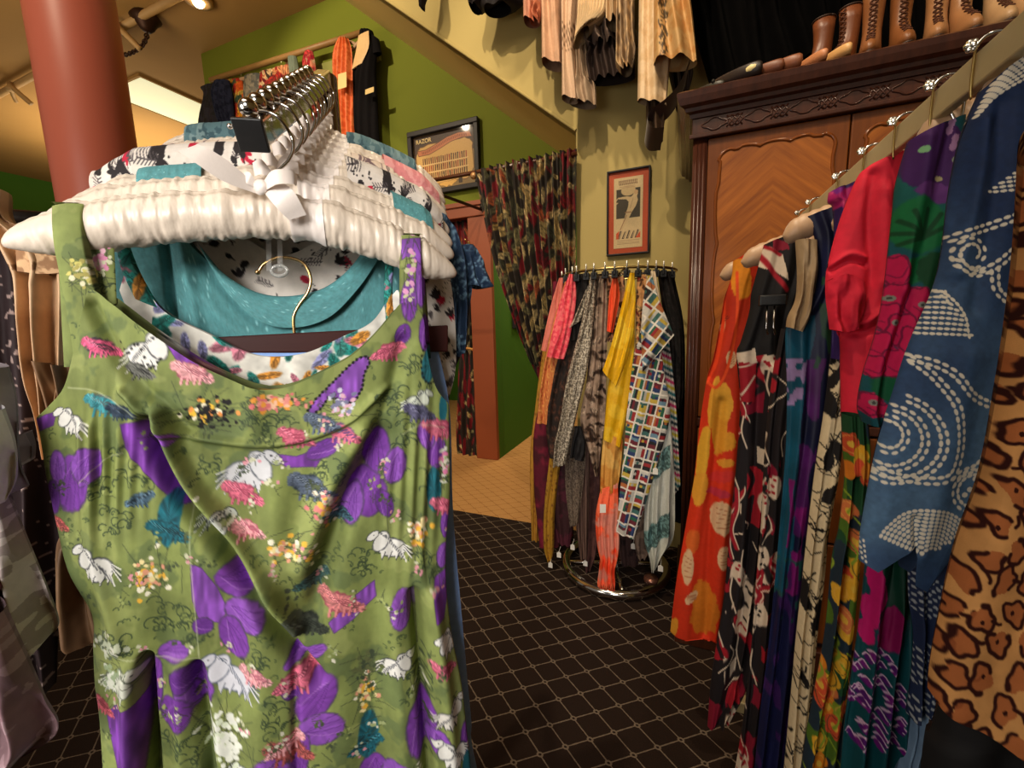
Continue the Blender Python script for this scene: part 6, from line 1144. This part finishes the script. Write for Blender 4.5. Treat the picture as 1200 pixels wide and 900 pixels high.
# navy / purple / teal
def navyp(X, Y, u, z):
    l = np.interp(Y, [255, 360, 450, 600, 760, 905], [944, 938, 922, 914, 900, 884]); w = np.interp(Y, [255, 450, 905], [50, 62, 42]); s = (X-l)/w+.15*(vn(X*.05, Y*.02, 3)-.5); C = np.empty((len(X), 3)); C[:] = (17, 20, 50)
    def b(m, c): C[m] = np.array(c, float)
    b((s < .3) & (Y > 370), (14, 70, 92)); b((s < .26) & (Y > 420) & (Y < 475) & (vn(X*.15, Y*.14, 4) > .42), (140, 116, 160)); b((s > .26) & (s < .6) & (Y > 420) & (vn(X*.08, Y*.03, 8) > .35), (70, 22, 84)); b((s > .1) & (s < .5) & (Y > 560) & (vn(X*.1, Y*.04, 9) > .55), (110, 20, 96)); b((Y > 690) & (s < .8), (19, 22, 58)); b((Y > 690) & (vn(X*.12, Y*.06, 12) > .62), (50, 24, 76)); b((Y > 650) & (Y < 720) & (vn(X*.2, Y*.1, 5) > .6), (30, 70, 70)); b((Y < 300) & (vn(X*.08+Y*.05, Y*.02, 6) > .68), (52, 60, 104)); b((Y > 320) & (Y < 430) & (s > .4) & (vn(X*.1, Y*.1, 14) > .6), (26, 58, 40))
    return C*(.8+.4*fbm(X*.06, Y*.04, 4))[:, None]
right('dress', .975, [(944, 255, 1000, 235), (955, 284, 1004, 280), (951, 330, 1000, 330), (937, 360, 995, 360), (921, 385, 990, 390), (922, 450, 988, 450), (921, 520, 980, 520), (915, 600, 966, 600), (908, 680, 955, 680), (900, 760, 945, 760), (890, 840, 935, 840), (883, 910, 925, 910)], SILK, navyp, 'navy dress with purple and teal floral panels on the right rack', nu=80, nv=260)
right('sleeve', .965, [(932, 282, 957, 282), (934, 320, 957, 320), (932, 350, 954, 350), (923, 371, 950, 371), (921, 383, 939, 389)], SILK, blobprint((150, 124, 92), [(164, 138, 104)], 30), 'beige satin sleeve drooping from a padded hanger on the right rack', 'sleeve', nu=40, nv=60, fold=pleats(1.4, .008))
right('blouse', .915, [(971, 226, 1004, 214), (970, 238, 1004, 236), (976, 245, 1000, 246), (978, 300, 1000, 300), (974, 420, 996, 420)], SILK, lambda X, Y, u, z: np.where((Y > 223)[:, None] & (Y < 246)[:, None], blobprint((170, 30, 100), [(206, 70, 120), (120, 40, 130)], 70)(X, Y, u, z), np.array([44., 24, 80])), 'purple blouse with a magenta shoulder behind the coral blouse', 'blouse', nu=40, nv=70)
def ink(base, seed, n, blot):
    def f(X, Y, u, z):
        p = Paint(X, Y, base); r = np.random.RandomState(seed); K = (20, 16, 16); mid = lambda y: float(np.interp(y, [400, 500, 700, 905], [982, 975, 950, 927]))
        for k in range(blot): y = r.uniform(395, 905); x = mid(y)+r.uniform(-16, 16); p.ell(x, y, r.uniform(4, 9), r.uniform(6, 20), r.uniform(-40, 40), K, .5)
        for k in range(n):
            y = r.uniform(395, 905); x = mid(y)+r.uniform(-18, 18); p.line(cr([(x, y), (x+r.uniform(4, 10), y+r.uniform(2, 10)), (x+r.uniform(8, 22), y+r.uniform(-8, 8))]), 1.3, K)
        return p.C
    return f
right('dress', .93, [(976, 390, 994, 390), (970, 450, 992, 450), (963, 500, 988, 500), (956, 544, 982, 560), (947, 616, 972, 620), (940, 680, 966, 680), (933, 744, 958, 740), (927, 811, 951, 811), (918, 910, 936, 910)], CLOTH, ink((206, 186, 150), 5, 150, 16), 'cream dress with black ink flowers and leaves on the right rack', nu=70, nv=330, fold=pleats(1.6, .008))
# coral blouse
CORAL = lambda X, Y, u, z: np.array([206., 30, 54])[None]*(.93+.14*fbm(X*.03, Y*.03, 4))[:, None]
cb_ = right('blouse', .86, [(1016, 196, 1062, 178), (1004, 209, 1060, 220), (984, 258, 1056, 270), (970, 309, 1050, 310), (967, 336, 1048, 340), (970, 366, 1044, 375), (983, 392, 1036, 400), (985, 440, 1024, 440), (986, 489, 1012, 490)], CLOTH, CORAL, 'bright coral pink blouse with a flared cuff on the right rack', 'blouse', nu=110, nv=200, depth=.026, fold=lambda S, T, X, Y: .004*(fbm(X*.02, Y*.02, 3)-.5),
            lines=[([(1018, 210), (1012, 260), (1014, 330), (1000, 385)], 7, -.009), ([(1030, 230), (1030, 330)], 10, .007), ([(970, 312), (990, 300), (1008, 304)], 3, .005), ([(972, 318), (990, 308), (1008, 312)], 3, -.006), ([(976, 378), (1000, 380), (1030, 362)], 4, .009), ([(980, 390), (1004, 390), (1030, 378)], 4, -.010), ([(985, 330), (1000, 345), (996, 372)], 5, .006)])
cloth('cuff', PY(.835), [(968, 330), (990, 322), (1012, 330)], [(972, 386), (990, 389), (1006, 384)], [(968, 330), (968, 352), (972, 386)], [(1012, 330), (1014, 356), (1006, 384)], CLOTH, CORAL, cb_, nu=50, nv=50, depth=.014, fold=pleats(1.4, .006))
def greenor(X, Y, u, z):
    p = Paint(X, Y, (70, 100, 26)); r = np.random.RandomState(6); mid = lambda y: float(np.interp(y, [490, 600, 745, 905], [1000, 996, 980, 960]))
    m = vn(X*.05, Y*.03, 3) > .52; p.C[m] = (22, 66, 36); m = vn(X*.06+3, Y*.028, 8) > .66; p.C[m] = (24, 40, 52)
    for k in range(28):
        y = r.uniform(490, 905); x = mid(y)+r.uniform(-24, 24); c = [(206, 120, 24), (196, 74, 40), (214, 160, 40), (120, 140, 30), (200, 110, 60)][r.randint(5)]
        for q in range(5): a = q*1.256; p.ell(x+5*math.cos(a), y+7*math.sin(a), 5, 7, 0, c, .2)
        p.ell(x, y, 3, 4, 0, (214, 170, 60), .2); p.line([(x+7*math.cos(a), y+10*math.sin(a)) for a in np.linspace(0, 6.28, 20)], 1., (220, 170, 80) if k % 3 else (20, 40, 24), .6)
    for k in range(20): y = r.uniform(560, 905); x = mid(y)+r.uniform(-24, 24); p.line(cr([(x, y), (x+7, y+10), (x+2, y+24)]), 2, (130, 150, 40))
    for q in range(3): p.ell(992+9*q, 548-4*(q % 2), 6, 11, 0, [(214, 120, 30), (206, 80, 50), (206, 130, 40)][q], .1)
    return p.C
right('dress', .80, [(986, 484, 1016, 488), (988, 530, 1018, 530), (990, 560, 1016, 560), (983, 620, 1012, 620), (975, 655, 1008, 660), (966, 745, 1000, 745), (947, 847, 990, 847), (937, 910, 984, 910)], CLOTH, greenor, 'green dress with orange retro flowers below the coral blouse', nu=80, nv=320, lines=[([(999, 560), (990, 660), (980, 745), (965, 900)], 4, -.014)])
# purple green pink floral blouse
def florp(X, Y, u, z):
    p = Paint(X, Y, (12, 74, 84)); PU = (62, 24, 84); MG = (186, 16, 74); GR = (12, 100, 54); DG = (6, 62, 32)
    p.ell(1075, 240, 40, 60, 0, (14, 84, 80), .2)
    for q in ((1072, 190, 20, 18), (1095, 172, 22, 20), (1066, 208, 14, 18), (1086, 208, 20, 22), (1102, 200, 16, 24), (1090, 226, 16, 16), (1076, 170, 14, 12)): p.ell(*q, 0, PU, .25)
    for k in range(7): p.ell(1104+2*k-5*(k % 2), 152+9*k, 4, 6, 30, (150, 110, 150), .5)
    p.ell(1084, 232, 22, 12, 10, (92, 44, 110), .3); p.ell(1071, 184, 5, 4, 0, (120, 170, 120)); p.ell(1088, 216, 5, 3, 0, (160, 150, 110)); p.ell(1108, 195, 5, 4, 0, (120, 130, 110))
    p.ell(1068, 268, 28, 32, 0, GR, .15); p.ell(1066, 318, 30, 14, -20, GR, .3); p.ell(1086, 320, 22, 22, 0, DG, .2)
    for k in range(7): a = math.radians(150+k*32); p.line([(1072, 282), (1072+28*math.cos(a), 276+26*math.sin(a))], 5, DG)
    for q in ((1044, 318, 12, 18), (1046, 350, 16, 18), (1036, 372, 14, 18), (1066, 356, 14, 20), (1048, 386, 18, 20), (1026, 405, 14, 18), (1040, 424, 20, 18), (1058, 400, 14, 20), (1020, 428, 12, 14), (1016, 470, 14, 14), (1028, 478, 12, 8)): p.ell(*q, 0, MG, .35); p.line([(q[0]+q[2]*(.9+.12*math.sin(5*t_))*math.cos(t_), q[1]+q[3]*(.9+.12*math.cos(6*t_))*math.sin(t_)) for t_ in np.linspace(0, 6.28, 30)], 1.8, (112, 8, 54)); p.line(cr([(q[0]-6, q[1]+4), (q[0]+2, q[1]+q[3]*.5), (q[0]+8, q[1]-2)]), 1.5, (130, 8, 60))
    for q in ((1038, 350), (1068, 358), (1041, 378), (1015, 468)): p.ell(*q, 4.5, 3.5, 0, (128, 128, 120)); p.ell(*q, 2, 1.6, 0, (60, 60, 56))
    p.ell(1040, 455, 28, 14, 20, (6, 80, 48), .3); p.ell(1062, 440, 20, 14, 0, (8, 84, 52), .3)
    return p.C
right('blouse', .70, [(1064, 166, 1128, 138), (1050, 215, 1122, 200), (1046, 250, 1118, 250), (1042, 286, 1112, 290), (1034, 352, 1102, 340), (1024, 398, 1080, 390), (1012, 436, 1066, 425), (1005, 474, 1052, 470), (1010, 494, 1042, 497)], CLOTH, florp, 'teal blouse with purple, green and magenta flowers, beside the coral blouse', 'blouse', nu=130, nv=260, depth=.024, lines=[([(1075, 170), (1065, 260), (1052, 340)], 8, .006)], fold=pleats(1.5, .006))
def tealfl(X, Y, u, z):
    p = Paint(X, Y, (8, 60, 66)); r = np.random.RandomState(3); p.ell(1044, 690, 24, 50, 0, (6, 48, 34), .3)
    for q in ((1022, 672, 8, 16), (1016, 710, 8, 18), (1012, 735, 7, 14), (1026, 690, 9, 16)): p.ell(*q, 0, (178, 20, 96), .3)
    for q in ((1034, 735, 14, 20), (1040, 715, 10, 14)): p.ell(*q, 0, (120, 12, 70), .3)
    for k in range(90):
        x = r.uniform(992, 1052); y = r.uniform(755, 870); p.ell(x, y, 4.5, 3, r.uniform(0, 90), (96, 20, 100) if k % 2 else (70, 18, 90), .3); p.line(cr([(x-4, y), (x, y-4), (x+4, y)]), 1.4, (190, 160, 180))
    return p.C
right('dress', .665, [(1016, 630, 1072, 640), (1012, 680, 1070, 690), (1005, 740, 1068, 740), (996, 800, 1064, 800), (989, 852, 1060, 852), (984, 910, 1056, 910)], SILK, tealfl, 'dark teal dress with magenta and purple flowers below the batik sleeve', nu=110, nv=240)
# indigo batik robe
def batik(X, Y, u, z):
    t = np.clip((Y-150)/420., 0, 1); n = fbm(X*.012, Y*.010, 9); k = np.clip(.15+.75*t*n*1.4+.5*(n-.5), 0, 1)[:, None]
    p = Paint(X, Y, (0, 0, 0)); p.C = np.array([20., 38, 74])*(1-k)+np.array([80., 110, 138])*k; p.C *= (.9+.2*fbm(X*.2, Y*.2, 3))[:, None]; W = (216, 206, 186)
    def dash(path, s=6.0, r=(3.7, 2.0), rows_=(-3.2, 3.2), col=W):
        P_ = cr(path, 14); L = np.r_[0, np.cumsum(np.hypot(*np.diff(P_, axis=0).T))]
        for j, off in enumerate(rows_):
            for d in np.arange(s*.5*(j % 2), L[-1], s*1.45):
                x = np.interp(d, L, P_[:, 0]); y = np.interp(d, L, P_[:, 1]); x2 = np.interp(d+1, L, P_[:, 0]); y2 = np.interp(d+1, L, P_[:, 1]); a = math.atan2(y2-y, x2-x); p.ell(x-off*math.sin(a), y+off*math.cos(a), r[0], r[1], math.degrees(a), col, 0, .3)
    def arc(cx, cy, rx, ry, a0, a1, n=12, k=0.): return [(cx+rx*(1-k*q)*math.cos(math.radians(a0+(a1-a0)*q)), cy+ry*(1-k*q)*math.sin(math.radians(a0+(a1-a0)*q))) for q in np.linspace(0, 1, n)]
    for q in range(7): dash([(1136+q*3, 142-q*6), (1160+q*2, 118-q*5), (1210, 92-q*6)], 4.6, (3.2, 1.7), (0,))
    for q in range(9): dash([(1147+q*6, 230-q*4.7), (1200, 230-q*5.6)], 4.6, (3, 1.6), (0,))
    dash([(1106, 282), (1150, 268), (1200, 250)]); dash(arc(1130, 300, 23, 20, -60, -330, 14)+[(1118, 302), (1128, 304), (1136, 298)] if False else arc(1128, 300, 21, 20, 60, 420, 18, .55)); dash([(1110, 310), (1130, 322), (1148, 316), (1168, 300), (1190, 282)]); dash([(1150, 318), (1152, 340), (1164, 352), (1182, 366)])
    for q in range(9): dash([(1072+q*1.2, 390-q*6), (1100, 391-q*6), (1124-q*q*.45, 392-q*6+q*.6)], 4.4, (3., 1.7), (0,))
    for q in range(2): dash([(1121, 393), (1117, 368), (1100, 344), (1090, 340)], 4.4, (3, 1.6), (0,))
    dash([(1061, 418), (1085, 424), (1105, 436), (1122, 458), (1146, 470), (1172, 474)]); dash([(1063, 420), (1085, 440), (1104, 468), (1110, 500), (1108, 530), (1098, 550), (1070, 556), (1040, 552), (1022, 544)])
    dash(arc(1040, 510, 52, 48, -70, 120)); dash(arc(1038, 510, 36, 34, -80, 130)); dash(arc(1036, 506, 18, 18, -120, 150)); dash(arc(1180, 445, 24, 22, 110, 260)); dash([(1166, 518), (1145, 525), (1132, 540), (1112, 548), (1100, 560)])
    dash(arc(1130, 568, 24, 22, 90, 300)); 
    for q in range(4): p.ell(1118+q*6, 572-q*9+(q % 2)*3, 3.6, 3, 0, W)
    for q in range(11):                                             # the fan of dots near the hem
        a0 = -150+q*2; 
        dash(arc(1078, 640, 54-q*4.4, 52-q*4.2, 200, 330), 4.2, (2.8, 1.9), (0,))
    for q in range(4): dash([(998+q*4, 622+q*3), (1003+q*3, 652+q)], 4, (1.8, 1.2), (0,))
    return p.C
bt = cloth('robe', PY(.60), [(1150, 106), (1170, 88), (1218, 58)], [(1006, 655), (1024, 664), (1040, 650), (1064, 630), (1062, 674), (1076, 682), (1096, 660), (1112, 640)],
      [(1150, 106), (1133, 142), (1122, 175), (1111, 230), (1103, 294), (1092, 339), (1070, 389), (1058, 420), (1045, 461), (1030, 507), (1019, 557), (1008, 620), (1006, 655)], [(1218, 58), (1222, 200), (1216, 300), (1206, 400), (1190, 490), (1164, 560), (1130, 620), (1112, 640)], CLOTH, batik, nu=300, nv=640, depth=.022, fold=lambda S, T, X, Y: .006*(fbm(X*.01, Y*.008, 3)-.5), smooth=(1, 0, 1, 1),
      lines=[([(1140, 150), (1130, 230), (1112, 320)], 9, .006), ([(1160, 130), (1150, 250), (1130, 360)], 10, -.005), ([(1040, 500), (1030, 600)], 12, .004), ([(1120, 420), (1090, 560), (1070, 630)], 16, .005), ([(1064, 600), (1064, 635)], 5, -.006)], label='indigo batik robe with white dashed swirls, second garment from the right edge', cat='robe', group=gr)
cloth('robe_body', PY(.635), [(1066, 600), (1140, 590)], [(1062, 835), (1090, 830)], [(1066, 600), (1064, 690), (1070, 740), (1068, 790), (1062, 835)], [(1140, 590), (1120, 690), (1108, 745), (1098, 790), (1090, 830)], CLOTH, lambda X, Y, u, z: np.where(((np.sin(X*.75+2*vn(X*.05, Y*.05, 3))*np.sin(Y*.75) > .35) & (fbm(X*.03, Y*.03, 5) > .42))[:, None], np.array([150., 154, 156]), np.array([24., 36, 66])), parent=bt, nu=70, nv=160, depth=.012, fold=pleats(1.5, .008))
right('skirt', .65, [(1072, 780, 1090, 780), (1064, 850, 1079, 840), (1048, 912, 1068, 912)], SILK, solid((110, 134, 160), 10), 'pale blue satin strip hanging below the batik robe at the bottom edge', 'skirt', nu=20, nv=40)
# leopard coat and black trousers
def LEOC(X, Y, u, z):
    p = Paint(X, Y, (190, 136, 80)); p.C *= (.84+.3*fbm(X*.03, Y*.03, 4))[:, None]; r = np.random.RandomState(7); K = (46, 18, 14)
    for j in range(24):
        for i in range(12):
            cx = 1085+i*34+(j % 2)*17+r.uniform(-6, 6); cy = 110+j*35+r.uniform(-7, 7); rx = r.uniform(9, 14); ry = r.uniform(12, 18); an = math.radians(r.uniform(-50, 70)); w = r.uniform(3.6, 5.6)
            P_ = []
            for t in np.linspace(0, 6.28, 26):
                k = 1+.14*math.sin(3*t+i)+.1*math.sin(5*t+j); a, b = rx*k*math.cos(t), ry*k*math.sin(t); P_.append((cx+a*math.cos(an)-b*math.sin(an), cy+a*math.sin(an)+b*math.cos(an)))
            p.poly(P_, (150, 82, 44), .85); g = r.randint(0, 26); n_ = r.randint(18, 27); q = [P_[(g+k) % 26] for k in range(n_)]; p.line(q, w, K)
            if r.rand() < .5: p.line([P_[g], P_[(g+1) % 26]], w*1.5, K)
            if r.rand() < .4: p.ell(cx+r.uniform(-3, 3), cy+r.uniform(-4, 4), 2.4, 3, 0, K, .3)
            if r.rand() < .75: x, y = cx+17+r.uniform(-4, 4), cy+r.uniform(-8, 8); a = r.uniform(0, 3.1); p.line(cr([(x-6*math.cos(a), y-6*math.sin(a)), (x+2, y+2), (x+6*math.cos(a), y+6*math.sin(a))]), r.uniform(3, 5), K)
    return p.C
cloth('coat', PY(.47), [(1200, 195), (1225, 140), (1285, 95), (1350, 95), (1400, 150), (1430, 240)], [(1087, 806), (1100, 821), (1140, 840), (1200, 872), (1300, 905), (1480, 940)], [(1200, 195), (1196, 250), (1190, 320), (1180, 390), (1170, 450), (1150, 552), (1120, 636), (1098, 730), (1089, 780), (1087, 806)], [(1430, 240), (1450, 500), (1480, 940)], PLUSH, LEOC, nu=300, nv=520, depth=.03, fold=lambda S, T, X, Y: .006*np.sin(X*.05+Y*.012)+.006*(fbm(X*.02, Y*.008, 3)-.5), label='leopard print plush coat at the right edge, nearest on the right rack', cat='coat', group=gr)
cloth('trousers', PY(.53), [(1120, 760), (1420, 760)], [(1040, 1400), (1400, 1400)], [(1120, 760), (1092, 850), (1078, 905), (1040, 1400)], [(1420, 760), (1400, 1400)], CLOTH, solid((16, 13, 13), 2), nu=60, nv=60, depth=.03, fold=pleats(3, .02), label='black trousers hanging below the leopard coat', cat='trousers', group=gr)
# ================================================================== LIGHT
def area(name, loc, to, size, power, col=(1, .86, .66), spread=180):
    l = bpy.data.lights.new(name, 'AREA'); l.shape = 'DISK'; l.size = size; l.energy = power; l.color = col; l.spread = math.radians(spread)
    o = bpy.data.objects.new(name, l); COL.objects.link(o); o.location = loc; o.rotation_euler = (Vector(to)-Vector(loc)).to_track_quat('-Z', 'Y').to_euler(); return o
def spot(name, loc, to, power, ang=60, r=.03, col=(1, .82, .58), blend=.4):
    l = bpy.data.lights.new(name, 'SPOT'); l.energy = power; l.spot_size = math.radians(ang); l.shadow_soft_size = r; l.color = col; l.spot_blend = blend
    o = bpy.data.objects.new(name, l); COL.objects.link(o); o.location = loc; o.rotation_euler = (Vector(to)-Vector(loc)).to_track_quat('-Z', 'Y').to_euler(); return o
spot('shopfront_light', (.12, -1.15, 1.75), (-.47, .36, 1.08), 125, 46, .32, (1, .96, .9), .6); area('shopfront_fill', (-1.0, -.9, 1.3), (-.8, .4, 1.0), 1.0, 7, (1, .95, .9), 130); spot('overhead_spot', (-.9, -1.2, 3.4), (-1.75, .8, 2.2), 110, 50, .1)  # the last spot is an added lamp that brightens the column
spot('overhead_spot', (-.9, -.2, 4.3), (-.35, 2.4, 1.5), 230, 62, .03)
spot('overhead_spot', (.9, -.6, 4.3), (.3, 2.0, 1.9), 100, 60, .03)
spot('overhead_spot', (-3.2, .9, 4.3), (-2.9, 3.5, 2.9), 260, 75, .04)
spot('overhead_spot', (-1.5, 1.0, 4.2), (-2.0, 3.5, 2.6), 120, 60, .04)
spot('overhead_spot', (-.7, 1.0, 4.3), (-.6, 2.0, 1.0), 120, 60, .04)
area('passage_light', (-1.2, 4.6, 3.0), (-1.3, 4.6, 0), .8, 40, (1, .82, .55)); area('booth_light', (-2.3, 4.6, 2.8), (-2.2, 4.5, 0), .5, 16, (1, .85, .6))
area('back_room_light', (-8.5, 4.5, 3.2), (-8.5, 4.6, 4.5), 2.5, 85, (1, .82, .55)); area('ceiling_wash', (-5.0, .2, 2.6), (-5.0, 1.2, 4.5), 2.0, 60, (1, .8, .52)); area('ceiling_fill', (-.6, -1.0, 4.3), (-.4, 1.2, .6), 2.2, 42, (1, .86, .66))
wo = bpy.data.worlds.new('room_ambient'); SC.world = wo; wo.use_nodes = True; bgn = wo.node_tree.nodes['Background']; bgn.inputs[0].default_value = (1, .88, .72, 1); bgn.inputs[1].default_value = .2
SC.view_settings.view_transform = 'Standard'; SC.view_settings.look = 'None'; SC.view_settings.exposure = 0.0; SC.view_settings.gamma = 1.0
